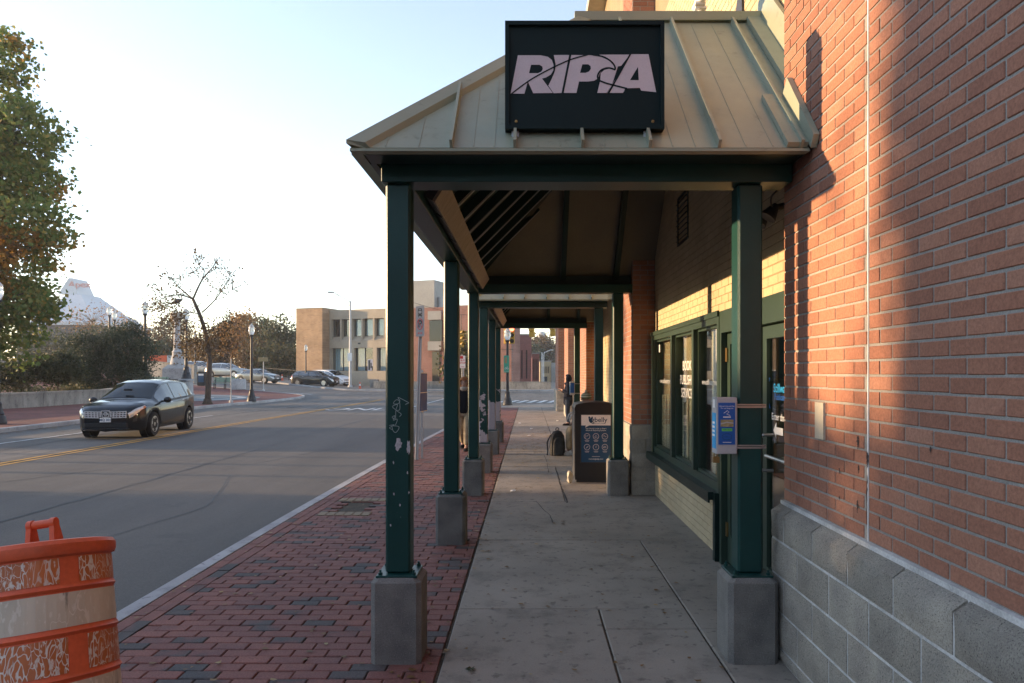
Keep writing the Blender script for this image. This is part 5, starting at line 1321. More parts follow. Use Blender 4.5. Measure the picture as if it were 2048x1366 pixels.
# traffic cones
cw = mat('cone_white', (.7,.68,.66), .6, .1, 8, .05, 60, 0)
def cone(label, x, y, pav):
    t = thing('traffic_cone', label, 'traffic cone', (x, y, gz(x, y, pav)), 0, 'orange traffic cones at the far kerb')
    MB().cbox(-.19,.19,-.19,.19,0,.04,.01).build('base', MT['drum_orange'], t); MB().lathe([(.14,.04),(.035,.70),(.03,.71),(0,.71)], 16).build('cone', MT['drum_orange'], t, smooth=40)
    MB().lathe([(.0985,.33),(.072,.50)], 16).build('collar', cw, t)
cone('orange traffic cone near the far bridge railing', -27.6, 79.5, True); cone('orange traffic cone at the kerb right of the silver street light', (727-VX)*72/F, 70.5, True)
cb_ = thing('concrete_blocks', 'pair of grey concrete barrier blocks on the far pavement behind the cone', 'barrier', ((760-VX)*76/F, 76, gz(-15,76,1)))
for i, dx in enumerate((-.6, .3)): MB().cbox(dx-.42,dx+.42,-.4,.4,0,.9-.35*i,.06).build('block', MT['stained_concrete'], cb_)
# benches
gb = mat('bench_green', (.20,.32,.24), .6, .12, 5, .08, 50, .05)
def bench(label, x, y, rz):
    t = thing('park_bench', label, 'bench', (x, y, gz(x, y, 1)), rz, 'pale green slatted benches on the plaza')
    for i in range(4): MB().cbox(-.95,.95,-.24+.12*i,-.14+.12*i,.43,.46,.008).build('seat_slat', gb, t)
    for i in range(4): MB().cbox(-.95,.95,.25+.02*i,.28+.02*i,.52+.11*i,.61+.11*i,.008).build('back_slat', gb, t)
    for sx in (-.8, 0, .8):
        MB().box(sx-.03,sx+.03,-.22,-.18,0,.43).box(sx-.03,sx+.03,.18,.22,0,.43).box(sx-.03,sx+.03,-.18,.18,.38,.43).bar((sx,.22,.43),(sx,.34,.97),.05,.03,(0,1,0)).tube(smooth_pts([(sx,-.2,.46),(sx,-.22,.62),(sx,-.05,.68),(sx,.24,.62)], 4), .02, 6).build('leg', MT['dark_metal'], t)
bench('pale green slatted bench right of the bare tree', (450-VX)*58/F, 58, R(8)); bench('pale green slatted bench in front of the monument', (322-VX)*56/F, 55, R(-5))
pb = thing('stone_block', 'rounded grey stone block at the end of the green bench', 'planter', ((478-VX)*58/F, 58, gz(-23.6,58,1))); MB().lathe([(.55,0),(.55,.75),(.48,.86),(0,.88)], 14).build('block', MT['kerb_granite'], pb, smooth=40)
ct = thing('container', 'orange red construction container with a grey end beyond the yews', 'container', ((322-VX)*78/F, 78, g(-40,78)+.75)); 
MB().cbox(-1.5,1.1,-.9,.9,.2,1.25,.03).build('body', MT['drum_orange'], ct); MB().cbox(1.11,2.2,-.9,.9,.2,1.25,.03).build('end_panel', MT['galv'], ct); MB().box(-1.4,2.1,-.8,.8,-1.2,.2).build('skid', MT['dark_metal'], ct)
railing('white guard rail at the edge of the far woods', (-47,86), (-30,80), 1.0, .9, 'guard_rail', 'grey_pole')
railing('brown iron fence at the foot of the tan brick tower', (-31,83.5), (-26.5,81.5), 1.2, .22, 'iron_fence', 'dark_metal')

# fallen leaves: litter over walk, brick and gutter
rn = random.Random(11); mb = MB()
def leaf_at(x, y, z, s):
    a = rn.uniform(0, 6.28); t1, t2 = rn.uniform(-.35, .35), rn.uniform(-.35, .35); pts = []
    for k in range(5):
        b = a+k*2*math.pi/5; rr_ = s*(1 if k % 2 == 0 else .62); dx, dy = rr_*math.cos(b), rr_*math.sin(b); pts.append((x+dx, y+dy, z+.004+abs(dx*t1)+abs(dy*t2)))
    mb.add(pts, [(0,1,2,3,4)])
for _ in range(420): x, y = rn.uniform(-2.6,1.3), 3.2+abs(rn.gauss(0, 9)); leaf_at(x, y, .002, rn.uniform(.010,.026))
for _ in range(650): leaf_at(rn.gauss(.25,.55), rn.gauss(16.5,2.6), .003, rn.uniform(.012,.035))
for _ in range(500): y = rn.uniform(8,26); leaf_at(-15.55+rn.gauss(0,.25), y, g(-15,y)+.004, rn.uniform(.03,.06))
for _ in range(260): y = rn.uniform(3,26); leaf_at(rn.gauss(-.55,.10), y, .002, rn.uniform(.010,.028))
for _ in range(160): y = rn.uniform(3,26); leaf_at(kerb_x(y)+.16+abs(rn.gauss(0,.1)), y, .004, rn.uniform(.010,.028))
mb.build('fallen_leaves', MT['litter'], kind='stuff')
ml = thing('maple_leaf', 'single yellow green maple leaf lying on the near concrete flag', 'leaf', ((937-VX)*3.82/F, 3.95, .003)); pts = []
for k in range(14): a = 2*math.pi*k/14; r_ = .034 if k % 2 == 0 else .018; pts.append((r_*math.cos(a), r_*math.sin(a), .004+.004*(k % 3)))
MB().add(pts, [tuple(range(14))]).build('blade', MT['olive_leaf'], ml); MB().tube([(0,-.02,.006),(.01,-.06,.004)], .0012, 5).build('stem', MT['twig'], ml)
for i, (px_, py_, r_) in enumerate([(1040,847,.06),(1063,858,.05),(1115,842,.06),(1058,872,.07),(1025,983,.05)]):
    x, y = gpt(px_, py_); crumple('paper_scrap', ['flattened white paper scrap on the far walkway, leftmost near the leaves','white paper scrap lying a little nearer among the leaves','white paper scrap on the far walkway by the hooded person','pale paper scrap among the thickest leaves','flat pale scrap on the near bare flag'][i], 'litter', (x, y, .003), (r_, r_*.8, .012), 'white_paint', 40+i, 1)
# ------------------------------------------------------------------ vehicles
def interp(x, pts): return float(np.interp(x, [p[0] for p in pts], [p[1] for p in pts]))
STY = {
 'suv': dict(top=[(0,.66),(.008,.95),(.03,1.16),(.065,1.42),(.10,1.545),(.17,1.59),(.33,1.62),(.48,1.60),(.56,1.54),(.64,1.36),(.745,1.07),(.80,1.045),(.88,1.0),(.94,.93),(.975,.85),(.993,.77),(1,.71)],
    belt=[(0,.94),(.06,1.06),(.2,1.02),(.5,.96),(.745,.93),(.88,.90),(.96,.80),(1,.66)], wr=.60, win=[(.072,.20),(.215,.44),(.455,.705)], ws=(.565,.738), rw=(.012,.085), wheels=(.195,.795), wheel_r=.345),
 'crossover': dict(top=[(0,.66),(.008,.98),(.03,1.20),(.075,1.46),(.12,1.575),(.20,1.62),(.36,1.66),(.50,1.63),(.57,1.57),(.64,1.40),(.735,1.12),(.80,1.10),(.90,1.05),(.965,.98),(.99,.86),(1,.66)],
    belt=[(0,.98),(.06,1.08),(.3,1.05),(.735,.99),(.90,.93),(1,.55)], wr=.62, win=[(.085,.20),(.215,.43),(.445,.695)], ws=(.58,.732), rw=(.015,.095), wheels=(.19,.80), wheel_r=.37),
 'van': dict(top=[(0,.70),(.006,1.0),(.02,1.35),(.05,1.66),(.09,1.72),(.3,1.76),(.52,1.74),(.60,1.66),(.70,1.42),(.82,1.10),(.88,1.05),(.95,.94),(.985,.80),(1,.62)],
    belt=[(0,1.02),(.4,1.0),(.80,.95),(.9,.88),(1,.55)], wr=.68, win=[(.05,.26),(.275,.50),(.515,.755)], ws=(.605,.812), rw=(.01,.05), wheels=(.20,.805), wheel_r=.335),
 'sedan': dict(top=[(0,.66),(.01,.92),(.05,1.00),(.15,1.05),(.24,1.22),(.33,1.37),(.42,1.43),(.52,1.43),(.60,1.37),(.72,1.02),(.82,.95),(.92,.83),(.975,.70),(1,.56)],
    belt=[(0,.86),(.15,.95),(.5,.92),(.72,.88),(.9,.78),(1,.50)], wr=.56, win=[(.19,.255),(.27,.435),(.45,.68)], ws=(.60,.715), rw=(.155,.33), wheels=(.19,.80), wheel_r=.32),
}
def car(label, x, y, z, rz, style, paint, L=4.65, W=1.80, k=1.0, detail=False, cat='car', group=None, plate_txt=None):
    st = STY[style]; t = thing('parked_car' if not detail else 'suv', label, cat, (x, y, z), rz, group); P = MT[paint]
    WD = [(0,.74),(.02,.84),(.07,.92),(.2,.985),(.5,1.0),(.8,.99),(.90,.94),(.955,.84),(.985,.72),(1,.60)]
    wr = st['wheel_r']; wx = [v*L for v in st['wheels']]; ar = wr+.055
    def sec(u):
        xx = u*L; zt = interp(u, st['top'])*k; zbelt = min(interp(u, st['belt'])*k, zt-.02); w_ = W/2*interp(u, WD)
        zb = interp(u, [(0,.36),(.05,.24),(.95,.22),(1,.30)])
        for c in wx:
            d = abs(xx-c)
            if d < ar: zb = max(zb, wr + math.sqrt(max(0, ar*ar-d*d)) - .0)
        zb = min(zb, zbelt-.12); gh = max(0, min(1, (zt-zbelt)/.42)); r_ = w_*.86*(1-gh) + st['wr']*gh*W/1.8
        mid = max(zb+.02, .58*zbelt+.12)
        return [(0,max(.2,zb*.6)),(w_*.955,zb),(w_*.99,zb+(mid-zb)*.3),(w_,mid),(w_*.985,zbelt-.05),(w_*.955,zbelt),(r_,zt-.02-.05*gh),(r_*.72,zt-.006-.012*gh),(0,zt)]
    us = sorted(set([i/80 for i in range(81)] + [(c+s*ar*math.sin(a))/L for c in wx for s in (-1, 1) for a in (0,.5,.9,1.2,1.4,1.52,1.571)] + [.992,.997,.004]))
    us = [u for u in us if 0 <= u <= 1]
    mb = MB(); S_ = [sec(u) for u in us]; m = 9
    for u, s in zip(us, S_):
        xx = (u-.5)*L; mb.v += [(xx, a, b) for a, b in s] + [(xx, -a, b) for a, b in s]
    for i in range(len(us)-1):
        a, b = i*2*m, (i+1)*2*m
        for j in range(m-1):
            mb.f.append((a+j, a+j+1, b+j+1, b+j)); mb.f.append((b+m+j, b+m+j+1, a+m+j+1, a+m+j))
    for a in (0, (len(us)-1)*2*m): mb.f.append(tuple(a+j for j in range(m)) + tuple(a+m+j for j in range(m-1, 0, -1)))
    body = mb.build('body', P, t, smooth=42)
    def pt(u, q, off, side):
        s = sec(u); j = min(int(q), m-2); f = q-j; a, b = s[j], s[j+1]; yy, zz_ = a[0]+(b[0]-a[0])*f, a[1]+(b[1]-a[1])*f
        ny, nz = (b[1]-a[1]), -(b[0]-a[0]); d = math.hypot(ny, nz) or 1
        return ((u-.5)*L, side*(yy+ny/d*off), zz_+nz/d*off)
    def patch(name, mt, ua, ub, qa, qb, side, off=.004, nu=6, nq=3, uo=0., par=None):
        mb = MB()
        for i in range(nu+1):
            u = ua+(ub-ua)*i/nu; A_, B_ = (qa(i/nu) if callable(qa) else qa), (qb(i/nu) if callable(qb) else qb)
            for j in range(nq+1): p = pt(u, A_+(B_-A_)*j/nq, off, side); mb.v.append((p[0]+uo, p[1], p[2]))
        for i in range(nu):
            for j in range(nq):
                a = i*(nq+1)+j; mb.f.append((a, a+1, a+nq+2, a+nq+1) if side > 0 else (a, a+nq+1, a+nq+2, a+1))
        return mb.build(name, MT[mt], par or t, smooth=True)
    for s in (1, -1):
        for i, (a, b) in enumerate(st['win']): patch('side_window', 'side_glass', a, b, 5.12, 5.90, s, .006, 12)
        for c in wx:
            w_ = MB(); yy = s*(W/2-.115)
            w_.lathe([(wr*.62,-.10),(wr*.93,-.11),(wr,-.075),(wr,.075),(wr*.93,.11),(wr*.62,.10)], 28, (c-L/2, yy, wr), 'y')
            ty = w_.build('wheel', MT['rubber'], t, smooth=35)
            r_ = MB(); o_ = yy+s*.085
            r_.lathe([(wr*.66,-.02),(wr*.66,.018),(wr*.60,.02),(wr*.57,-.01)], 28, (c-L/2, o_, wr), 'y')
            for q in range(5):
                a = q*2*math.pi/5+.3; ca, sa = math.cos(a), math.sin(a); p0 = (c-L/2+.03*ca, o_, wr+.03*sa); p1 = (c-L/2+wr*.60*ca, o_+s*.006, wr+wr*.60*sa)
                r_.bar(p0, p1, .085, .022, (0,1,0)); 
            r_.lathe([(.0,-.012),(.055,-.012),(.055,.016),(.0,.020)], 14, (c-L/2, o_, wr), 'y'); r_.build('rim', MT['alloy'], ty, smooth=35)
            MB().lathe([(0,-.0),(wr*.58,-.0)], 20, (c-L/2, o_-s*.03, wr), 'y').build('brake_disc', MT['dark_metal'], ty)
            MB().lathe([(0,-.14),(ar-.01,-.14),(ar-.01,.03)], 20, (c-L/2, s*(W/2-.16), wr+.01), 'y').build('wheel_well', MT['black_print'], t) 
        patch('headlight', 'lamp_clear', .893, .995, lambda f: 3.5+.9*(1-f), lambda f: 5.45-.25*(1-f), s, .010, 10, 5)
        if detail: patch('indicator', 'lamp_amber', .897, .915, 4.2, 5.05, s, .013, 2, 2)
        patch('tail_light', 'lamp_red', .008, .05, 4.3, 5.35, s, .008, 4, 3)
        mp = MB().blob(((st['win'][-1][1]-.035-.5)*L, s*(W/2+.115), interp(.66, st['belt'])*k+.08), (.075,.11,.085), 12, 8).bar(((st['win'][-1][1]-.03-.5)*L, s*(W/2-.06), interp(.66, st['belt'])*k+.04), ((st['win'][-1][1]-.03-.5)*L, s*(W/2+.08), interp(.66, st['belt'])*k+.05), .05, .04)
        mp.build('mirror', MT['black_plastic'] if detail else P, t, smooth=50)
        patch('sill', 'black_plastic', (wx[0]+ar+.02)/L, (wx[1]-ar-.02)/L, 1.02, 1.7, s, .006, 8, 1)
        for u in (.30, .51): patch('door_handle', 'chrome', u, u+.034, 4.25, 4.45, s, .022, 2, 1)
        if detail:
            for u in (.245, .447, .70): patch('door_seam', 'black_print', u-.0012, u+.0012, 1.3, 5.0, s, .003, 1, 8)
            patch('window_trim', 'black_print', .07, .705, 5.02, 5.11, s, .006, 14, 1)
            patch('pillar', 'black_print', .438, .457, 5.1, 5.92, s, .005, 2, 3); patch('pillar', 'black_print', .199, .217, 5.1, 5.92, s, .005, 2, 3)
            patch('fog_lamp', 'black_print', .965, .985, 2.6, 3.1, s, .008, 3, 2)
    for nm, (a, b) in (('windscreen', st['ws']), ('rear_window', st['rw'])):
        mb = MB(); nu = 8; qs = [6.08,6.5,7.0,7.5,8.0]
        for i in range(nu+1):
            u = a+.004+(b-a-.008)*i/nu; row = [pt(u, q, .007, 1) for q in qs] + [pt(u, q, .007, -1) for q in qs[::-1]][1:]
            mb.v += row
        nr = 2*len(qs)-1
        for i in range(nu):
            for j in range(nr-1): mb.f.append((i*nr+j, i*nr+j+1, (i+1)*nr+j+1, (i+1)*nr+j))
        mb.build(nm, MT['car_glass'], t, smooth=True)
    xf = L/2; zg = .60*k
    if detail:
        # grille with honeycomb bars, badge, bumper intake, plate
        gr = MB().cbox(xf-.10,xf+.004,-.525,.525,.575,.745,.01); G = gr.build('grille', MT['black_print'], t); cb = MB()
        for zz_ in (.58,.63,.683,.735):
            for s in (-1, 1): cb.bar((xf+.010, s*.11, zz_), (xf+.008, s*.53, zz_+.012), .024, .024)
        for i in range(6):
            for s in (-1, 1): yv = .12+.078*i; xv = xf+.011; cb.bar((xv, s*yv, .575), (xv-.006, s*(yv+.012), .75), .016, .024, (1,0,0))
        cb.build('grille_bars', MT['chrome'], G)
        bd = MB(); 
        for pts in ([(-.105,.765),(.105,.765)], [(-.105,.765),(-.075,.60)], [(.105,.765),(.075,.60)], [(-.075,.60),(.075,.60)]): bd.bar((xf+.016, pts[0][0], pts[0][1]), (xf+.016, pts[1][0], pts[1][1]), .016, .02, (1,0,0))
        bd.tube([(xf+.014, .045*math.cos(a), .683+.045*math.sin(a)) for a in np.linspace(0, 2*math.pi, 17)], .007, 6).box(xf+.006,xf+.018,-.066,.066,.670,.696); bd.build('badge', MT['chrome'], G)
        MB().cbox(xf-.16,xf+.014,-.56,.56,.30,.46,.03).build('bumper_intake', MT['black_print'], t); MB().cbox(xf-.12,xf+.022,-.58,.58,.265,.295,.01).build('bumper_lip', MT['black_plastic'], t)
        MB().box(xf+.014,xf+.024,-.155,.155,.445,.60).build('plate_frame', MT['black_print'], t)
        pl = MB().box(xf+.025,xf+.031,-.14,.14,.465,.585).build('number_plate', MT['white_paint'], t)
        me = text_mesh('MQ 301', .085, bold=.002); me.transform(frame_m((xf+.0325,0,.522), (0,1,0), (0,0,1))); me.materials.append(MT['navy_print']); link('lettering', me, None, pl)
        MB().cbox(-L/2-.02,-L/2+.14,-.52,.52,1.50,1.535,.012).build('spoiler', P, t)
        MB().box((.70-.5)*L,(.70-.5)*L+.02,-.11,.11,1.27,1.33).build('inner_mirror', MT['black_print'], t)
    else:
        MB().cbox(xf-.10,xf+.012,-.42,.42,.56*k,.70*k,.02).build('grille', MT['black_print'], t)
        for zz_ in (.585*k,.63*k,.675*k): MB().box(xf+.012,xf+.018,-.40,.40,zz_-.008,zz_+.008).build('grille_bar', MT['chrome'], t)
        MB().cbox(xf-.16,xf+.02,-.58,.58,.26,.40,.03).build('bumper_intake', MT['black_print'], t); MB().box(xf+.02,xf+.03,-.15,.15,.42,.53).build('number_plate', MT['white_paint'], t)
    return t
hero = car('dark blue black crossover with chrome lattice grille driving towards the camera', -11.62, 21.35, -.118, R(-83), 'suv', 'paint_black', k=.985, detail=True)
PG = 'cars waiting beyond the plaza'
def farcar(label, pxc, Y, rz, style, paint, L, W, k=1.0, cat='car'):
    x = (pxc-VX)*Y/F; return car(label, x, Y, g(x, Y)+.006, rz, style, paint, L, W, k, cat=cat, group=PG)
farcar('black crossover turning right in the junction, in front of the white minivan', 631, 72.5, R(-14), 'crossover', 'paint_dark', 4.8, 1.9)
farcar('white minivan half hidden behind the black crossover', 660, 77.5, R(-30), 'van', 'paint_white', 5.1, 1.98)
farcar('silver grey sedan behind the slim plaza lamp', 517, 71, R(-18), 'sedan', 'paint_grey', 4.55, 1.78)
farcar('greenish silver crossover right of the bare tree, behind the green bench', 455, 80, R(-12), 'crossover', 'paint_silver', 4.75, 1.88)
farcar('pale silver crossover left of the bare tree, partly hidden by its trunk', 403, 84, R(-10), 'suv', 'paint_silver', 4.7, 1.82)
# ------------------------------------------------------------------ far buildings
MT['tan_brick'] = brick_tex('tan_brick', (.28,.175,.10), (.35,.225,.13), (.33,.27,.2), .4, .135, .012, 'xz', .2)
MT['brown_brick'] = brick_tex('brown_brick', (.20,.095,.075), (.24,.12,.095), (.2,.15,.13), .4, .135, .01, 'xz', .2)
MT['plum_brick'] = brick_tex('plum_brick', (.22,.085,.075), (.26,.105,.09), (.2,.12,.11), .4, .135, .01, 'xz', .15)
MT['far_concrete'] = mat('far_concrete', (.34,.29,.225), .9, .14, .5, .06, 6, .2, .03)
MT['grey_concrete'] = mat('grey_concrete', (.27,.27,.255), .9, .14, .5, .06, 6, .2, .03)
MT['white_panel'] = mat('white_panel', (.44,.48,.52), .7, .06, .15, .03, 2, 0)  # blue-grey tone paints distance haze into the white panels
MT['dark_room'] = mat('dark_room', (.05,.055,.06), .9, .1, 1, .1, 5, 0)
MT['cool_blind'] = mat('cool_blind', (.42,.55,.58), .8, .1, 1, .05, 5, 0)
def frame_builder(P0, a, t):
    d = Vector((math.cos(a), -math.sin(a), 0)); n = Vector((-math.sin(a), -math.cos(a), 0)); o = wloc(t)   # n points to the viewer
    def bx(mb, s0, s1, q0, q1, z0, z1):
        """s along the facade, q = distance in front of it"""
        v = []
        for z in (z0, z1):
            for s, q in ((s0,q1),(s1,q1),(s1,q0),(s0,q0)):
                p = Vector((P0[0], P0[1], 0)) + d*s + n*q - o; v.append((p.x, p.y, z-o.z))
        mb.add(v, [(0,3,2,1),(4,5,6,7),(0,1,5,4),(1,2,6,5),(2,3,7,6),(3,0,4,7)]); return mb
    return bx
of = thing('office_building', 'two storey tan brick and concrete office building across the junction', 'building', (-18, 86, .4))
bx = frame_builder((-23.98, 84.0), R(20), of)
ZB = -.3
def ofp(name, m, *bs, parent=None):
    for b in bs: o = bx(MB(), *b).build(name, MT[m] if isinstance(m, str) else m, parent or of)
    return o
ofp('tower', 'tan_brick', (-3.2,.46,-7,1.35,ZB,9.25)); ofp('tower_coping', 'grey_concrete', (-3.25,.5,-7,1.4,9.255,9.33))
up_w = [(.7,1.95),(2.15,3.4),(3.6,4.85),(5.0,6.4),(6.6,7.85),(8.05,9.3),(9.5,10.75)]
fac = ofp('facade', 'far_concrete', (.47,11.4,-1.0,0,8.0,9.1),(.47,11.4,-1.2,-.55,5.95,6.0),(.47,11.4,-1.0,0,4.62,5.45),(.47,11.4,-1.0,0,ZB,1.95),(.47,11.4,-8,-1.0,8.0,9.05))
mb = MB()
bx(mb, .47, 11.4, -.6, 0, 5.45, 5.451)
v0 = len(mb.v)
def slp(s0, s1):
    d = Vector((math.cos(R(20)), -math.sin(R(20)), 0)); n = Vector((-math.sin(R(20)), -math.cos(R(20)), 0)); o = wloc(of); B0 = Vector((-23.98, 84, 0))
    P = [B0+d*s0+Vector((0,0,5.46)), B0+d*s1+Vector((0,0,5.46)), B0+d*s1-n*.5+Vector((0,0,6.0)), B0+d*s0-n*.5+Vector((0,0,6.0))]
    return MB().add([p-o for p in P], [(0,1,2,3)]).build('window_slope', MT['far_concrete'], of)
edges = [.47]+[v for w_ in up_w for v in w_]+[11.4]
for a, b in zip(edges[0::2], edges[1::2]): ofp('fin', 'far_concrete', (a,b,-1.0,0,5.46,8.0))
for i, (a, b) in enumerate(up_w):
    slp(a, b); w_ = ofp('window', 'dark_metal', (a,a+.05,-.6,-.52,6.0,8.0),(b-.05,b,-.6,-.52,6.0,8.0)); ofp('pane', 'far_pane', (a+.05,b-.05,-.57,-.56,6.0,8.0), parent=w_); w_.children[0].location = (0,0,0)
    if i > 1: ofp('blind', 'cool_blind', (a+.1,b-.1 if i != 4 else b-.4,-.8,-.75,6.1,7.95), parent=None)
lo_w = [(.75,3.45),(3.85,6.4),(6.9,9.3),(9.6,11.2)]; edges = [.47]+[v for w_ in lo_w for v in w_]+[11.4]
for a, b in zip(edges[0::2], edges[1::2]): ofp('pier', 'far_concrete', (a,b,-1.0,0,1.95,4.62))
for i, (a, b) in enumerate(lo_w):
    w_ = ofp('window', 'dark_metal', (a,a+.06,-.5,-.4,1.95,4.62),(b-.06,b,-.5,-.4,1.95,4.62),((a+b)/2-.04,(a+b)/2+.04,-.5,-.4,1.95,4.62)); ofp('pane', 'far_pane', (a+.06,b-.06,-.46,-.45,1.95,4.62), parent=w_)
    for k in range(10 if i != 1 else 4):
        s = a+.1+(b-a-.2)*k/10; ofp('blind', 'cool_blind', (s,s+(b-a-.2)/10*.93,-.75-.03*(k % 2),-.72-.03*(k % 2),2.0,4.58))
ofp('poster', 'letter_lilac', (5.45,6.25,-.40,-.38,1.98,3.3)); 
for q in ((5.55,5.8,2.05,3.2),(5.85,6.0,2.3,2.9),(6.02,6.2,2.0,2.5)): ofp('poster_print', 'black_print', (q[0],q[1],-.375,-.37,q[2],q[3]))
ofp('dark_inside', 'dark_room', (.5,11.35,-4,-1.5,ZB,8.0))
ofp('plaque', 'dark_metal', (4.4,4.75,.005,.03,5.05,5.22))
ofp('rear_block', 'brown_brick', (11.42,18.9,-3,.05,ZB,9.0)); ofp('rear_band', 'grey_concrete', (13.75,15.4,.055,.5,7.6,8.55),(13.75,15.4,.055,.5,4.2,5.2)); ofp('dark_window', 'car_glass', (13.8,15.35,.06,.2,5.25,7.55),(14.1,15.0,.06,.12,.6,4.1))
ofp('penthouse', 'grey_concrete', (11.0,14.2,-5,-.2,9.01,12.1)); ofp('roof_plant', 'galv', (14.3,15.1,-3,-1,9.01,10.3))
ofp('side_wing', 'brown_brick', (16.7,22.3,-1.5,2.2,ZB,8.9)); ofp('end_tower', MT['brown_brick'], (22.32,24.7,.5,3.0,ZB,10.5))
for k in range(2): ofp('wall_bracket', 'dark_metal', (23.6,24.9,3.01,3.06,7.0-2.9*k,7.05-2.9*k))
def block(name, label, cat, x0, x1, y0, y1, z0, z1, m, extra=()):
    t = thing(name, label, cat, ((x0+x1)/2, (y0+y1)/2, z0)); MB().box(x0,x1,y0,y1,z0,z1).build('walls', MT[m], t, world=True); MB().box(x0-.06,x1+.06,y0-.06,y1+.06,z1+.004,z1+.16).build('coping', MT['grey_concrete'], t, world=True)
    for nm, mt, b in extra: MB().box(*b).build(nm, MT[mt], t, world=True)
    return t
block('brick_hall', 'tall plum brick hall beyond the retaining wall, seen under the canopies', 'building', -1.35, .32, 90, 101, -.2, 6.5, 'plum_brick', [('window','car_glass',(-.35,-.23,89.93,89.99,1.0,4.6)),('window','car_glass',(-.95,-.83,89.93,89.99,1.0,4.6))])
block('brick_wing', 'long lower plum brick wing with narrow slot windows', 'building', .45, 1.42, 98, 128, -.2, 4.35, 'plum_brick', [('window','car_glass',(.60+.2*i,.66+.2*i,97.93,97.99,.8,3.6)) for i in range(4)])
yb = block('yellow_building', 'small sunlit yellow building with four narrow windows under the wooded hill', 'building', 1.95, 4.0, 128, 140, -.4, 3.8, 'yellow_brick', [('window','car_glass',(2.5+.33*i,2.62+.33*i,127.93,127.99,1.7,2.9)) for i in range(4)] + [('niche','dark_room',(2.5,3.3,127.93,127.99,-.2,1.1))])
MB().box(4.0,4.9,127.8,140,-.4,3.6).build('stone_edge', MT['grey_concrete'], yb, world=True)
Y = 86; x = (1084-VX)*Y/F; t = thing('street_light', 'white twin poled street light before the yellow building', 'street light', (x, Y, g(x, Y)))
MB().tube([(x,Y,0),(x,Y,4.2)], .06, 8).build('pole', MT['white_paint'], t, world=True); MB().tube(smooth_pts([(x+.22,Y,-.1),(x+.22,Y,3.8),(x+.5,Y,4.25),(x+1.1,Y,4.5)], 5), .045, 8).build('arm', MT['white_paint'], t, world=True); MB().cbox(x+1.0,x+1.4,Y-.1,Y+.1,4.46,4.54,.03).build('lamp_head', MT['white_paint'], t, world=True)
wt = thing('water_tower', 'round water tower ball rising above the far trees', 'water tower', ((1083-VX)*230/F, 230, 0)); z_ = H+(VY-672)*230/F
MB().tube([(0,0,0),(0,0,z_-1)], .5, 10).build('stem', MT['grey_pole'], wt); MB().blob((0,0,z_), (1.55,1.55,1.5), 20, 12).build('tank', MT['grey_pole'], wt, smooth=True)
# white stepped pyramid store far on the left
Y = 165; K = Y/F; ap = thing('stepped_building', 'white stepped pyramid department store with red Apex lettering', 'building', ((150-VX)*K, Y+10, 0)); X = lambda p, d=0: (p-VX)*K*(1+d/Y); Z = lambda q, d=0: H-(q-VY)*K*(1+d/Y)
tiers = [(40,300,650,640,0),(52,283,640,628,3),(70,268,628,622,4),(84,252,622,612,6),(100,238,612,604,8),(112,225,604,596,10),(120,212,596,588,12)]
for i, (a, b, z0, z1, d) in enumerate(tiers):
    mb = MB(); e = (tiers+[(0,0,0,0,14)])[i+1][4]
    v = [(X(a,d),Y+d,Z(z0,d)),(X(b,22),Y+d,Z(z0,d)),(X(b,22),Y+22,Z(z0,d)),(X(a,d),Y+22,Z(z0,d)),(X(a,d)+8*K,Y+e,Z(z1,e)),(X(b,22)-12*K,Y+e,Z(z1,e)),(X(b,22)-12*K,Y+22,Z(z1,e)),(X(a,d)+8*K,Y+22,Z(z1,e))]
    mb.add(v, [(0,3,2,1),(4,5,6,7),(0,1,5,4),(1,2,6,5),(2,3,7,6),(3,0,4,7)]); mb.build('tier', MT['white_panel'], ap, world=True)
mb = MB(); v = [(X(116,14),Y+14,Z(588.2,14)),(X(194,22),Y+14,Z(588.2,14)),(X(194,22),Y+21,Z(588.2,14)),(X(116,14),Y+21,Z(588.2,14)),(X(132,14),Y+15,Z(555,14)),(X(179,22),Y+15,Z(555,14)),(X(179,22),Y+21,Z(555,14)),(X(132,14),Y+21,Z(555,14))]
mb.add(v, [(0,3,2,1),(4,5,6,7),(0,1,5,4),(1,2,6,5),(2,3,7,6),(3,0,4,7)]); mb.build('top_tier', MT['white_panel'], ap, world=True)
MB().box(X(40),X(300,22),Y-1,Y+22,0,Z(651)).build('podium', MT['dark_room'], ap, world=True); MB().box(X(36),X(304,22),Y-1.5,Y+22.5,Z(650.5),Z(645)).build('podium_band', MT['white_panel'], ap, world=True)
me = text_mesh('Apex', 2.1, bold=.05, sx=1.25, ext=.1); me.transform(frame_m((X(156,14),Y+14.6,Z(569,14)), (1,0,0), (0,0,1))); me.transform(Matrix.Translation(-wloc(ap))); me.materials.append(mat('faded_red', (.46,.27,.26), .7, .05, 1, .03, 5, 0)); link('lettering', me, None, ap)
# unseen brick blocks, added to shade the wall and darken reflections
def shade_block(label, x0, x1, y0, y1, h, m): block('unseen_building', label, 'building', x0, x1, y0, y1, -.1, h, m, [('window','car_glass',(x1+.01,x1+.05,y0+1.2+2.4*i,y0+2.4+2.4*i,1.2+3*j,2.9+3*j)) for i in range(int((y1-y0-1.5)/2.4)) for j in range(max(1, int(h/3)))])
shade_block('unseen brick building added left of the camera to shade the wall', -46, -33, -34, 6.3, 8.6, 'brown_brick')

block('unseen_building', 'unseen brick block added behind the camera to darken reflections', 'building', -40, 14, -70, -46, -.1, 12, 'brown_brick', [('window','car_glass',(-38+4*i,-36+4*i,-45.99,-45.94,1.2+3.4*j,3.2+3.4*j)) for i in range(13) for j in range(3)])  # added out of view so posts and sign reflect something darker than sky
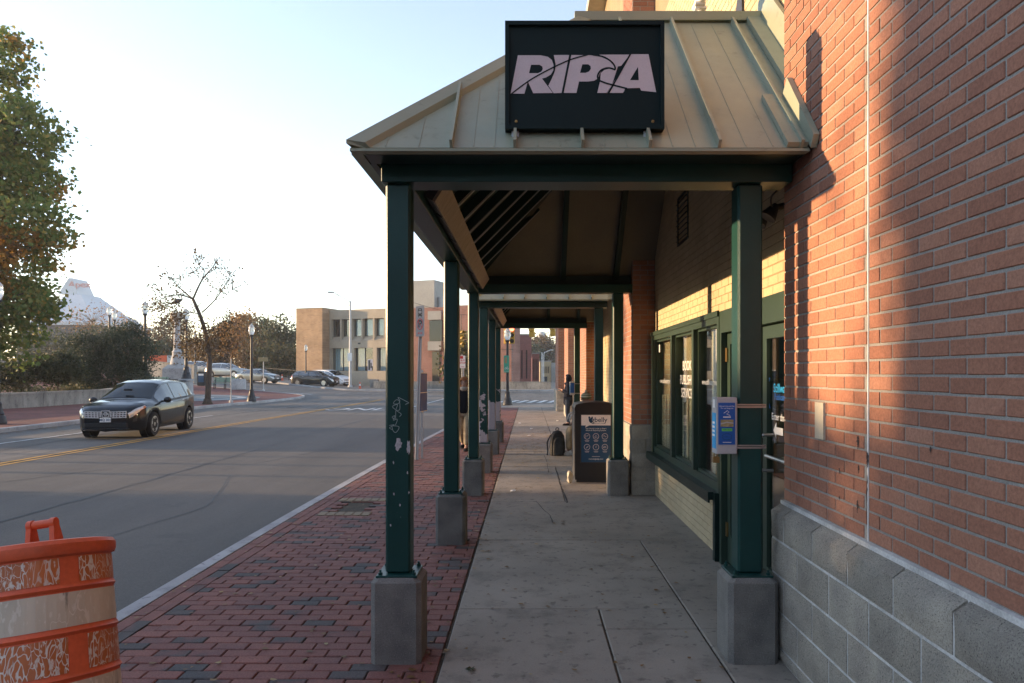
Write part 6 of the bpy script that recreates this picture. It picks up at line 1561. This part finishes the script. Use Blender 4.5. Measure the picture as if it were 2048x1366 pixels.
# ------------------------------------------------------------------ trees and shrubs
def leaf_cloud(name, pts, size, m, parent, kind=None, asp=.8, droop=0.):
    n = len(pts); pts = np.asarray(pts, dtype=np.float64)
    a = np.random.normal(size=(n, 3)); a /= np.linalg.norm(a, axis=1)[:, None]; b = np.random.normal(size=(n, 3)); b -= a*(a*b).sum(1)[:, None]; b /= np.linalg.norm(b, axis=1)[:, None]
    s = size*np.random.uniform(.6, 1.3, size=(n, 1)); u, v = a*s*.5, b*s*.5*asp; c = np.cross(a, b)*s*.18
    V = np.stack([pts-u, pts-v*1.0+c*.5, pts+u, pts+v+c*.5], 1).reshape(-1, 3)
    me = bpy.data.meshes.new(name); me.vertices.add(4*n); me.vertices.foreach_set('co', V.ravel()); me.loops.add(4*n); me.loops.foreach_set('vertex_index', np.arange(4*n)); me.polygons.add(n); me.polygons.foreach_set('loop_start', np.arange(0, 4*n, 4)); me.polygons.foreach_set('loop_total', np.full(n, 4))
    me.update(); me.validate(); return link(name, me, m, parent, kind)
def clumps(ells, n_clump, n_leaf, spread, hollow=.45):
    vol = np.array([e[3]*e[4]*e[5] for e in ells]); vol = vol/vol.sum(); out = []; cen = []
    for _ in range(n_clump):
        e = ells[np.random.choice(len(ells), p=vol)]; d = np.random.normal(size=3); d /= np.linalg.norm(d); r = (hollow+(1-hollow)*np.random.rand()**.5)
        c = np.array(e[:3]) + d*r*np.array(e[3:6]); cen.append(c); k = np.random.uniform(.6, 1.4)
        out.append(c + np.random.normal(size=(int(n_leaf*k), 3))*spread*k*np.array([1, 1, .7]))
    return np.concatenate(out), cen
def tree(label, x, y, ells, nc, nl, spread, leaf, m, trunk_r=.22, group=None, name='tree', cat='tree', z=None, br=26, hollow=.45, bark='bark', trunk_top=None, asp=.8):
    z = g(x, y) if z is None else z; t = thing(name, label, cat, (x, y, z), 0, group)
    el = [(a-x, b-y, c-z, d, e, f) for a, b, c, d, e, f in ells]
    P, cen = clumps(el, nc, nl, spread, hollow); leaf_cloud('crown', P, leaf, MT[m], t, asp=asp)
    top = max(c[2] for c in cen)*.8 if trunk_top is None else trunk_top
    tb = MB(); path = smooth_pts([(0,0,-.1),(.05,.03,top*.25),(-.05,.0,top*.55),(.04,.02,top)], 4); n = len(path); tb.tube(path, [trunk_r*(1.25 if i == 0 else 1)*(1-.85*i/(n-1)) for i in range(n)], 10)
    for c in random.sample(cen, min(br, len(cen))):
        h0 = max(top*.22, min(c[2]-.4*math.hypot(c[0], c[1]), top*.95)); mid = (c[0]*.45, c[1]*.45, (h0+c[2])/2+.05*c[2]); r0 = trunk_r*(1-.8*h0/top)*.5
        tb.tube(smooth_pts([(0,0,h0), mid, tuple(c)], 3), [r0*(1-.85*i/6) for i in range(7)], 6)
    tb.build('trunk', MT[bark], t, smooth=True); return t
def E(pxc, pyc, rx, ry, Y, dy=0, dr=1.0):
    k = (Y+dy)/F; return ((pxc-VX)*k, Y+dy, H-(pyc-VY)*k, rx*k, rx*k*dr, ry*k)
Y = 36
mE = [E(-30,115,72,62,Y),E(-10,200,60,60,Y),E(45,265,72,58,Y,-.5),E(15,370,95,62,Y,.5),E(55,455,84,60,Y,-.6),E(35,535,64,56,Y,-.3),E(30,610,78,50,Y),E(25,690,52,36,Y,.4),E(-80,300,90,110,Y,.5),E(-90,480,100,120,Y,-.3),E(-60,640,90,90,Y)]
tree('big maple on the left with green leaves turning orange', -27.6, Y, mE, 640, 62, .36, .25, 'maple', .36, br=80, hollow=.6)
GT = 'dark rounded yews behind the low wall'
tree('dark rounded yew, the smaller left one behind the low wall', (170-VX)*46/F, 46, [E(170,715,40,52,46),E(165,760,36,30,46)], 240, 60, .22, .15, 'evergreen', .12, GT, 'yew_tree', hollow=.3, asp=.4)
tree('dark rounded yew, the larger one left of the plaza lamp', (255-VX)*47/F, 47, [E(255,705,46,62,47),E(258,752,44,34,47)], 330, 60, .24, .15, 'evergreen', .14, GT, 'yew_tree', hollow=.3, asp=.4)
tree('small round headed tree with reddish top, before the yews', (116-VX)*40/F, 40, [E(116,738,44,30,40)], 150, 50, .18, .13, 'dull_green_leaf', .09, None, 'small_tree', hollow=.4)
tree('low leafy shrub under the maple at the left edge', (45-VX)*39/F, 39, [E(45,745,40,22,39),E(20,760,30,22,39)], 90, 45, .2, .14, 'dull_green_leaf', .06, None, 'shrub', 'shrub')
for i, (a, b, r1, r2) in enumerate([(140,782,40,10),(70,784,34,10),(205,776,26,12)]):
    Y = 44+i; x = (a-VX)*Y/F; tree(['straggly green shrub behind the low wall, middle one','straggly green shrub behind the low wall, nearest the maple','straggly green shrub behind the low wall, beside the yews'][i], x, Y, [E(a,b,r1,r2,Y)], 40, 40, .2, .11, ('olive_leaf','dull_green_leaf','dull_green_leaf')[i], .03, 'shrubs behind the low wall', 'shrub', 'shrub', br=10)
# sparse street tree on the plaza
Y = 38.5; x0 = (415-VX)*Y/F; z0 = gz(x0, Y, 1); bt = thing('bare_tree', 'thin leaning street tree, almost bare, with a few brown leaves', 'tree', (x0, Y, z0))
def bp(a, b, d=0): k = (Y+d)/F; return Vector(((a-VX)*k, Y+d, H-(b-VY)*k)) - Vector((x0, Y, z0))
tb = MB(); rn = random.Random(5); tips = []
main = [bp(415,809),bp(417,770),bp(419,720,.1),bp(412,670,.1),bp(400,630),bp(386,598,-.1)]
def limb(pts, r0, r1, n=5):
    sp = smooth_pts([tuple(p) for p in pts], 4); m = len(sp); tb.tube(sp, [r0+(r1-r0)*i/(m-1) for i in range(m)], 7)
limb(main, .17, .08); tb.lathe([(.30,0),(.22,.12),(.19,.3)], 10)
limbs = [([bp(386,598,-.1),bp(404,560,.1),(bp(425,535)),bp(440,513,.1)], .085,.012), ([bp(386,598,-.1),bp(366,582,.3),bp(350,566,.3),bp(343,555,.2)], .07,.012), ([bp(386,598,-.1),bp(360,590,-.4),bp(330,595,-.6),bp(300,612,-.6)], .07,.012),
    ([bp(404,560,.1),bp(408,540,.1),bp(396,528,.2),bp(388,520,.2)], .04,.008), ([bp(404,625),bp(430,600,.3),bp(450,570,.4),bp(468,545,.4)], .06,.010), ([bp(430,600,.3),bp(450,592,.5),bp(466,578,.5)], .035,.008), ([bp(412,670,.1),bp(435,650,-.3),bp(455,640,-.4),bp(468,650,-.4)], .05,.010),
    ([bp(400,630),bp(380,625,-.5),bp(362,640,-.6)], .05,.01), ([bp(404,560,.1),bp(385,545,.4),bp(372,550,.5)], .03,.008), ([bp(416,700,.1),bp(395,680,.4),bp(370,690,.5)], .045,.01), ([bp(417,705,.1),bp(440,690,.3),bp(460,700,.3)], .045,.01)]
for p, a, b in limbs:
    limb(p, a*.68, b*.9); sp = smooth_pts([tuple(q) for q in p], 5)
    for k in range(7):
        q = Vector(sp[rn.randrange(len(sp)//3, len(sp))]); d = Vector((rn.gauss(0,1), rn.gauss(0,1), rn.gauss(.35,.8))).normalized()*rn.uniform(.35,.95); e = q+d+Vector((0,0,.1)); tb.tube([q, q+d*.5+Vector((0,0,.04)), e], [.022,.015,.007], 5); tips.append((e, d))
        for _ in range(2): d2 = Vector((rn.gauss(0,1), rn.gauss(0,1), rn.gauss(.2,.8))).normalized()*rn.uniform(.2,.5); tb.tube([q+d*.6, q+d*.6+d2], [.012,.006], 4); tips.append((q+d*.6+d2, d2))
tb.build('trunk', MT['bark'], bt, smooth=True)
lp_ = [np.array(e)+np.random.normal(size=(rn.choice((0,3,7)),3))*.12 for e, d in tips]
for a, b, r1, r2, n in ((325,612,34,20,420),(440,680,36,36,520),(385,690,44,34,620),(350,640,30,26,260),(455,655,22,24,200),(420,655,26,26,160)):
    e = E(a,b,r1,r2,Y); lp_.append(np.array([np.array(e[:3])-np.array((x0,Y,z0)) + np.random.normal(size=3)*np.array(e[3:6])*.5 for _ in range(n)]))
leaf_cloud('crown', np.concatenate([q for q in lp_ if len(q)]), .125, MT['brown_leaf'], bt)
# woods beyond the junction and the hill
WG = 'autumn trees beyond the junction'
W_ = [('bright orange autumn tree left of the tan brick tower, tallest of the woods',485,668,34,40,104,'orange_leaf'),('low brown autumn tree behind the silver sedan',512,712,30,28,98,'brown_leaf'),('orange and olive autumn tree behind the plaza lamp',520,678,32,44,106,'olive_leaf'),
  ('dark green tree just left of the tan brick tower',562,678,34,44,100,'dull_green_leaf'),('lower olive tree at the tower foot',558,718,34,26,94,'olive_leaf'),('brown tree behind the silver crossovers',430,705,40,36,108,'brown_leaf'),('grey brown tree behind the monument',345,680,40,44,112,'brown_leaf'),
  ('pale orange bare tree in front of the stepped white store',185,640,62,36,96,'orange_leaf'),('tan bare tree right of the white stepped store',265,655,46,44,110,'orange_leaf'),('dark green tree behind the yews',310,715,34,28,90,'dull_green_leaf'),('dark tree under the stepped white store, right of its middle',205,700,44,40,92,'dull_green_leaf'),('dark tree under the stepped white store, behind the maple',95,705,60,44,94,'dull_green_leaf'),('rusty tree left of the orange red wood',455,672,20,26,120,'orange_leaf'),('olive street tree glimpsed behind the bus stop sign',932,722,14,36,62,'olive_leaf')]
for lb, a, b, r1, r2, Y, m in W_:
    x = (a-VX)*Y/F; bare = 'bare' in lb
    tree(lb, x, Y, [E(a,b,r1,r2,Y),E(a+rn.uniform(-.4,.4)*r1,b+r2*.5,r1*.9,r2*.7,Y,1)], 60 if bare else 130, 14 if bare else 46, .62 if not bare else .5, .34 if not bare else .22, m, .24, WG, 'autumn_tree', br=48 if bare else 18, bark='twig' if bare else 'bark')
for i, (a, b, r1, r2, Y, m) in enumerate([(1086,700,23,28,190,'brown_leaf'),(1105,712,16,22,200,'olive_leaf'),(1068,712,14,20,185,'dull_green_leaf'),(1098,690,18,14,215,'twig_leaf')]):
    x = (a-VX)*Y/F; tree(['round brown tree on the hill below the water tower','olive tree on the hill at the right of the gap','green tree on the hill above the plum wing','thin bare tree at the hill top beside the water tower'][i], x, Y, [E(a,b,r1,r2,Y)], 110 if i < 3 else 50, 40 if i < 3 else 10, .8, .55 if i < 3 else .3, m if m in MT else 'brown_leaf', .3, 'trees on the hill', 'hill_tree', br=20 if i < 3 else 50, bark='twig')
P = []
for a in range(-2600, 2600, 16):
    k = 260/F; hgt = 26+14*math.sin(a*.013)+8*math.sin(a*.047+1); P += [((a-VX)*k+random.gauss(0,2), 262+random.uniform(-12,12), H+random.uniform(-2, 1)*0+abs(random.gauss(0,.5))*hgt*k*1.0) for _ in range(30)]
wd_ = leaf_cloud('far_woods', np.array(P), 1.7, MT['brown_leaf'], None); tag(wd_, kind='stuff')
# street trees left of the frame: they throw the broken shade that lies on road, canopy and wall
SG = 'street trees left of the frame'
for i, (x, y, h, r, n) in enumerate([(-29.5,4.5,12.5,1.3,220)]):
    tree('slim street tree across the road, out of frame beside the brick building', x, y, [(x,y,h*.66,r,r,h*.36)], n, 60, .4, .26, 'maple', .22, SG, 'street_tree', br=22)
HG = 'added hedges blocking low sun, left of the frame'
for i, (x, y0, y1, h) in enumerate([(-27.2,3.0,12.0,4.6),(-27.2,-6,2.7,4.6),(-27.2,19.4,19.8,4.2)]):  # unseen hedges, placed and gapped to shape the low sunlight
    n = max(2, int((y1-y0)/1.3)); ll = [(x+random.uniform(-.2,.2), y0+(y1-y0)*(k+.5)/n, h*.5, .9, 1.15, h*.52*random.uniform(.92,1.05)) for k in range(n)]
    tree('tall evergreen hedge added out of frame to block low sun, %s stretch' % ['long middle','nearest','farthest'][i], x, (y0+y1)/2, ll, 135*n, 46, .24, .20, 'evergreen', .06, HG, 'hedge', 'hedge', br=8, hollow=.2, trunk_top=h*.5)

for i, (x, y) in enumerate([(-27.6,14.5),(-27.1,15.9),(-28.0,17.3)]):
    tree('slim young tree in the gap of the hedge, out of frame, %s of three' % ['nearest','middle','farthest'][i], x, y, [(x,y,4.6,.9,.8,1.6)], 60, 40, .3, .2, 'maple', .12, 'young trees left of the frame', 'young_tree', br=8)
# ------------------------------------------------------------------ people and their things
MT['skin'] = mat('skin', (.42,.24,.17), .55, .08, 12, .04, 80, .05); MT['skin_dark'] = mat('skin_dark', (.24,.13,.09), .55, .08, 12, .04, 80, .05)
def cloth(name, col, v=.25): return mk(name, col, .9, v, 9, .1, 70, .4, .006, spec=.08)
cloth('navy_cloth', (.014,.017,.028)); cloth('black_cloth', (.016,.015,.016)); cloth('khaki_cloth', (.30,.24,.16)); cloth('tan_cloth', (.34,.25,.15)); cloth('jean_cloth', (.03,.04,.06)); cloth('cream_knit', (.55,.48,.34)); cloth('olive_knit', (.20,.19,.11)); cloth('auburn_hair', (.26,.10,.04)); cloth('dark_hair', (.03,.022,.018)); cloth('scarf_cloth', (.30,.25,.20)); cloth('pack_cloth', (.055,.053,.05)); cloth('shoe_white', (.55,.54,.52)); cloth('shoe_dark', (.02,.02,.022))
def skin_mesh(name, nodes, edges, m, parent, sub=2):
    """nodes: (x,y,z,r) grown into one continuous surface with the Skin modifier"""
    me = bpy.data.meshes.new(name); me.from_pydata([n[:3] for n in nodes], edges, []); o = bpy.data.objects.new(name, me); C.objects.link(o)
    md = o.modifiers.new('skin', 'SKIN'); md.use_smooth_shade = True
    if not me.skin_vertices: me.attributes
    sv = me.skin_vertices[0].data if me.skin_vertices else None
    if sv is None:
        bpy.context.view_layer.objects.active = o; bpy.ops.mesh.customdata_skin_add(); sv = me.skin_vertices[0].data
    for v, n in zip(sv, nodes):
        r = n[3] if isinstance(n[3], tuple) else (n[3], n[3]); v.radius = r
    sv[0].use_root = True
    s = o.modifiers.new('sub', 'SUBSURF'); s.levels = sub; s.render_levels = sub
    out = bpy.data.meshes.new_from_object(o.evaluated_get(bpy.context.evaluated_depsgraph_get())); bpy.data.objects.remove(o); out.materials.clear(); out.materials.append(m)
    out.polygons.foreach_set('use_smooth', [True]*len(out.polygons)); return link(name, out, m, parent)
def chain(*ns): return list(ns), [(i, i+1) for i in range(len(ns)-1)]
def person(label, loc, rz, P, skin, look, s=1.0, sub=2):
    """P: joints by name, figure faces +x"""
    t = thing('person', label, 'person', loc, rz, None); J = {k: tuple(c*s for c in v) for k, v in P.items()}
    nodes, edges, idx = [], [], {}
    def nd(k, r, p=None, par=None):
        nodes.append((*(p or J[k]), r*s if not isinstance(r, tuple) else tuple(q*s for q in r))); idx[k] = len(nodes)-1
        if par: edges.append((idx[par], idx[k]))
    nd('pelvis', .115); nd('spine', .105, par='pelvis'); nd('chest', (.13,.11), par='spine'); nd('neck', .048, par='chest'); nd('jaw', .062, par='neck'); nd('head', .088, par='jaw'); nd('crown', .06, par='head')
    for sd in ('L', 'R'):
        nd('hip'+sd, .085, par='pelvis'); nd('knee'+sd, .056, par='hip'+sd); nd('ankle'+sd, .036, par='knee'+sd); nd('toe'+sd, .03, par='ankle'+sd)
        nd('sho'+sd, .060, par='chest'); nd('elb'+sd, .042, par='sho'+sd); nd('wri'+sd, .027, par='elb'+sd)
        w_ = Vector(J['wri'+sd]); d = (w_-Vector(J['elb'+sd])).normalized(); pm = w_+d*.06*s; nd('palm'+sd, (.030,.018), tuple(pm), 'wri'+sd)
        sdv = d.cross(Vector((0,0,1))).normalized() if abs(d.z) < .95 else Vector((0,1,0)); dn = sdv.cross(d).normalized()
        for k in range(4):
            a = pm+sdv*(k-1.5)*.019*s+d*.03*s; b = a+d*(.034+.006*(k in (1, 2)))*s-dn*.010*s; c = b+d*.022*s-dn*.022*s
            nd('f%d%sa' % (k, sd), .0085, tuple(a), 'palm'+sd); nd('f%d%sb' % (k, sd), .0078, tuple(b), 'f%d%sa' % (k, sd)); nd('f%d%sc' % (k, sd), .006, tuple(c), 'f%d%sb' % (k, sd))
        a = pm-d*.02*s+sdv*.034*s*(1 if sd == 'L' else -1); nd('t%sa' % sd, .009, tuple(a), 'palm'+sd); nd('t%sb' % sd, .007, tuple(a+d*.035*s+sdv*.008*s), 't%sa' % sd)
    body = skin_mesh('body', nodes, edges, MT[skin], t, sub)
    h = Vector(J['head']); yaw = look.get('yaw', 0); Rm = Matrix.Rotation(yaw, 3, 'Z')
    def hp(x, y, z): return tuple(h+Rm @ Vector((x, y, z))*s)
    fc = MB().blob(hp(.092,0,-.015), (.018*s,.013*s,.022*s), 8, 6); fc.build('nose', MT[skin], t, smooth=True)
    for y in (-.032, .032): MB().blob(hp(.080,y,.015), (.010*s,.013*s,.008*s), 8, 6).build('eye', MT['black_print'], t, smooth=True)
    MB().blob(hp(.078,0,-.058), (.012*s,.024*s,.006*s), 8, 5).build('mouth', MT[skin], t, smooth=True)
    for y in (-.088, .088): MB().blob(hp(0,y,-.01), (.02*s,.012*s,.03*s), 8, 6).build('ear', MT[skin], t, smooth=True)
    for part in look['clothes']:
        nm, m, ns, es = part[:4]; NN = []
        for k_, r_ in ns:
            q = J[k_] if isinstance(k_, str) else tuple(c*s for c in k_)
            NN.append((*q, tuple(v*s for v in r_) if isinstance(r_, tuple) else r_*s))
        skin_mesh(nm, NN, es, MT[m], t, sub)
    return t, J, hp
def legs_part(m, r0=.105, r1=.080, r2=.066): return ('trousers', m, [('pelvis',.125),('hipL',r0),('kneeL',r1),('ankleL',r2),('hipR',r0),('kneeR',r1),('ankleR',r2)], [(0,1),(1,2),(2,3),(0,4),(4,5),(5,6)])
def coat_part(m, hem=(0,0,.62), rh=.19, nm='coat'): return (nm, m, [('chest',(.165,.14)),('spine',.155),('pelvis',.165),(hem,rh),('neck',.075),('shoL',.088),('elbL',.066),('wriL',.050),('shoR',.088),('elbR',.066),('wriR',.050)], [(0,1),(1,2),(2,3),(0,4),(0,5),(5,6),(6,7),(0,8),(8,9),(9,10)])
def shoe(t, J, sd, m, s=1.0, up=0.0):
    a, b = Vector(J['ankle'+sd]), Vector(J['toe'+sd]); d = Vector((b.x-a.x, b.y-a.y, 0)).normalized(); n = Vector((-d.y, d.x, 0)); z = up; mb = MB(); rows = []
    for f, w_, h_ in ((-.07,.030,.075),(-.04,.040,.095),(.02,.042,.095),(.08,.046,.070),(.14,.046,.052),(.175,.034,.038),(.19,.015,.022)):
        c = Vector((a.x, a.y, z))+d*f*s; rows.append([c-n*w_*s, c-n*w_*s*.95+Vector((0,0,h_*.6*s)), c-n*w_*s*.5+Vector((0,0,h_*s)), c+n*w_*s*.5+Vector((0,0,h_*s)), c+n*w_*s*.95+Vector((0,0,h_*.6*s)), c+n*w_*s])
    for r in rows: mb.v += [tuple(q) for q in r]
    for i in range(len(rows)-1):
        for j in range(5): mb.f.append((i*6+j, i*6+j+1, (i+1)*6+j+1, (i+1)*6+j))
        mb.f.append((i*6+5, i*6, (i+1)*6, (i+1)*6+5))
    mb.f.append((0,5,4,3,2,1)); k = (len(rows)-1)*6; mb.f.append((k,k+1,k+2,k+3,k+4,k+5)); mb.build('shoe', MT[m], t, smooth=50)
STAND = dict(pelvis=(0,0,.88), spine=(0,0,1.05), chest=(.0,0,1.24), neck=(.01,0,1.40), jaw=(.035,0,1.46), head=(.025,0,1.53), crown=(.015,0,1.585), hipL=(0,.085,.84), kneeL=(.02,.09,.47), ankleL=(-.02,.09,.085), toeL=(.10,.10,.03), hipR=(0,-.085,.84), kneeR=(.02,-.09,.47), ankleR=(-.02,-.09,.085), toeR=(.10,-.10,.03),
    shoL=(0,.165,1.31), elbL=(-.02,.215,1.04), wriL=(.18,.07,1.16), shoR=(0,-.165,1.31), elbR=(-.02,-.215,1.04), wriR=(.19,-.06,1.12))
hx, hy = (1136-VX)*22.6/F, 22.6
t, J, hp = person('person in a long dark hooded coat standing sideways by the far pier', (hx, hy, .003), R(176), STAND, 'skin', dict(clothes=[legs_part('jean_cloth'), coat_part('navy_cloth', (0,0,.60), .185)]), s=.965)
hood = MB(); hood.blob(hp(-.022,0,.005), (.128,.125,.145), 18, 14); pass
hh = Vector(hp(-.022,0,.005))
hood.f = [f for f in hood.f if not (sum(hood.v[i][0] for i in f)/len(f) > hh.x+.066)]
inner_ = [tuple(hh+(Vector(v)-hh)*.92) for v in hood.v]; fs0 = list(hood.f); hood.add(inner_, [f[::-1] for f in fs0]); hood.build('hood', MT['navy_cloth'], t, smooth=True)
MB().tube([hp(-.03,0,-.16), hp(-.0,0,-.09)], [.115,.105], 14).build('collar', MT['navy_cloth'], t, smooth=True)
for sd in 'LR': shoe(t, J, sd, 'shoe_dark')
# walker glimpsed between the posts
WALK = dict(STAND); WALK.update(kneeL=(.16,.085,.50), ankleL=(.22,.085,.10), toeL=(.34,.09,.06), kneeR=(-.02,-.085,.47), ankleR=(-.24,-.085,.13), toeR=(-.13,-.09,.04), elbL=(-.10,.21,1.06), wriL=(.02,.20,.84), elbR=(.06,-.21,1.06), wriR=(.20,-.17,.90), head=(.03,0,1.52), jaw=(.045,0,1.45))
wx_, wy_ = (929-VX)*15.4/F, 15.4
t, J, hp = person('person with auburn hair, black jacket and khaki trousers walking between the posts', (wx_, wy_, .003), R(-96), WALK, 'skin', dict(clothes=[legs_part('khaki_cloth'), coat_part('black_cloth', (0,0,.80), .165, 'jacket')]), s=.955)
hb = MB().blob(hp(-.020,0,.022), (.108,.108,.112), 16, 12); h_ = Vector(hp(0,0,0)); hb.f = [f for f in hb.f if not (sum(hb.v[i][0] for i in f)/len(f) > h_.x+.045 and sum(hb.v[i][2] for i in f)/len(f) < h_.z+.055)]
hb.blob(hp(-.05,.055,-.11), (.06,.05,.13), 10, 8).blob(hp(-.05,-.055,-.11), (.06,.05,.13), 10, 8); hb.build('hair', MT['auburn_hair'], t, smooth=True)
MB().lathe([(.075,-.03),(.10,0),(.098,.04),(.07,.065)], 16, hp(.0,0,-.16)).build('scarf', MT['scarf_cloth'], t, smooth=True)
shoe(t, J, 'L', 'shoe_dark', up=.0); shoe(t, J, 'R', 'shoe_dark', up=.02)
# seated person in a knitted hat behind the compactor
SIT = dict(pelvis=(0,0,.54), spine=(-.02,0,.70), chest=(.0,0,.88), neck=(.035,0,1.02), jaw=(.075,0,1.07), head=(.075,0,1.135), crown=(.07,0,1.19), hipL=(.02,.09,.53), kneeL=(.40,.11,.52), ankleL=(.42,.11,.09), toeL=(.55,.12,.03), hipR=(.02,-.09,.53), kneeR=(.42,-.10,.51), ankleR=(.38,-.10,.09), toeR=(.51,-.11,.03),
    shoL=(.0,.165,.95), elbL=(.06,.23,.70), wriL=(.26,.12,.66), shoR=(0,-.165,.95), elbR=(.06,-.23,.70), wriR=(.27,-.10,.66))
sx0, sy0 = 1.225, 14.45
t, J, hp = person('person in a striped bobble hat and tan trousers seated behind the litter compactor', (sx0, sy0, .003), R(180), SIT, 'skin_dark', dict(yaw=R(25), clothes=[legs_part('tan_cloth', .10, .085, .07), ('jacket', 'olive_knit', coat_part('x', (.0,0,.50), .165)[2], coat_part('x')[3])]), s=1.0)
hat = [(.104,.02,'olive_knit'),(.106,.045,'cream_knit'),(.103,.07,'olive_knit'),(.094,.092,'cream_knit'),(.075,.112,'olive_knit'),(.03,.128,'cream_knit')]
for i, (r_, z_, m) in enumerate(hat): MB().lathe([(r_*1.0,z_-.014),(r_+.004,z_),(hat[i+1][0]+.002 if i+1 < len(hat) else .0,z_+.014)], 18, hp(-.012,0,0)).build('hat_band', MT[m], t, smooth=True)
MB().blob(hp(-.012,0,.150), (.034,.034,.032), 10, 8).build('hat_bobble', MT['cream_knit'], t, smooth=True)
for sd in 'LR': shoe(t, J, sd, 'shoe_white', 1.1)
# the wheeled walking frame the person sits on
t = thing('walking_frame', 'grey tubular walking frame with a seat under the seated person', 'walker', (sx0, sy0, 0))
for s in (-.29, .29):
    f = MB().tube(smooth_pts([(.26,s,.08),(.22,s,.40),(.18,s,.74),(.06,s,.84),(-.10,s,.86),(-.32,s,.85),(-.40,s,.79),(-.42,s,.70)], 5), .013, 8).tube([(.20,s,.40),(-.20,s,.06)], .013, 8); f.build('side_frame', MT['galv'], t)
    for x_ in (.26, -.22): MB().lathe([(.04,-.012),(.08,-.014),(.08,.014),(.04,.012)], 16, (x_,s,.08), 'y').build('wheel', MT['rubber'], t)
MB().cbox(-.16,.20,-.28,.28,.395,.425,.01).build('seat', MT['black_plastic'], t); MB().tube([(.18,-.29,.74),(.18,.29,.74)], .014, 8).build('backrest', MT['black_plastic'], t)
# backpack on the pavement
bx_, by_ = (1115-VX)*14.35/F, 14.35
t = thing('backpack', 'dark grey backpack standing on the walk beside the seated person', 'backpack', (bx_, by_, .003), R(8))
prof = [(-.15,0),(-.155,.06),(-.15,.25),(-.13,.40),(-.08,.48),(0,.505),(.08,.48),(.13,.40),(.15,.25),(.155,.06),(.15,0)]
def shell(mb, k, y0, y1, dz=0):
    n = len(prof); rows = []
    for f, sc_ in ((0,.86),(.18,.97),(.5,1.0),(.82,.97),(1,.86)): rows.append([(a*sc_*k, y0+(y1-y0)*f, dz+b*(1-(1-sc_)*.5)*k) for a, b in prof])
    o = len(mb.v)
    for r in rows: mb.v += r
    for i in range(4):
        for j in range(n): mb.f.append((o+i*n+j, o+i*n+(j+1)%n, o+(i+1)*n+(j+1)%n, o+(i+1)*n+j))
    mb.f.append(tuple(o+j for j in range(n))[::-1]); mb.f.append(tuple(o+4*n+j for j in range(n))); return mb
shell(MB(), 1, -.08, .10).build('main_bag', MT['pack_cloth'], t, smooth=45); shell(MB(), .72, -.135, -.075, .01).build('front_pocket', MT['pack_cloth'], t, smooth=45)
MB().tube([(-.10,-.138,.255),(.10,-.138,.255)], .004, 6).tube(smooth_pts([(-.12,-.084,.33),(-.07,-.087,.43),(0,-.088,.455),(.07,-.087,.43),(.12,-.084,.33)], 4), .004, 6).build('zip', MT['black_print'], t)
MB().tube(smooth_pts([(-.03,.02,.50),(-.025,.02,.545),(.025,.02,.545),(.03,.02,.50)], 4), .008, 6).build('handle', MT['black_print'], t); MB().tube(smooth_pts([(-.13,.06,.40),(-.19,.10,.25),(-.185,.08,.08),(-.21,.0,.01)], 5), .014, 6).tube(smooth_pts([(.12,.10,.40),(.15,.16,.25),(.13,.12,.06)], 5), .014, 6).build('strap', MT['black_print'], t)

# ------------------------------------------------------------------ autumn haze
hz_ = MB().box(-700, 700, -120, 700, -1.6, 34).build('haze', None, kind='stuff')
hm = bpy.data.materials.new('haze'); hm.use_nodes = True; ht = hm.node_tree; ht.nodes.clear(); ho = ht.nodes.new('ShaderNodeOutputMaterial'); hv = ht.nodes.new('ShaderNodeVolumePrincipled')
hv.inputs['Color'].default_value = (.9, .93, 1, 1); hv.inputs['Density'].default_value = .00045; hv.inputs['Anisotropy'].default_value = .3
ht.links.new(hv.outputs[0], ho.inputs['Volume']); hz_.data.materials.append(hm)
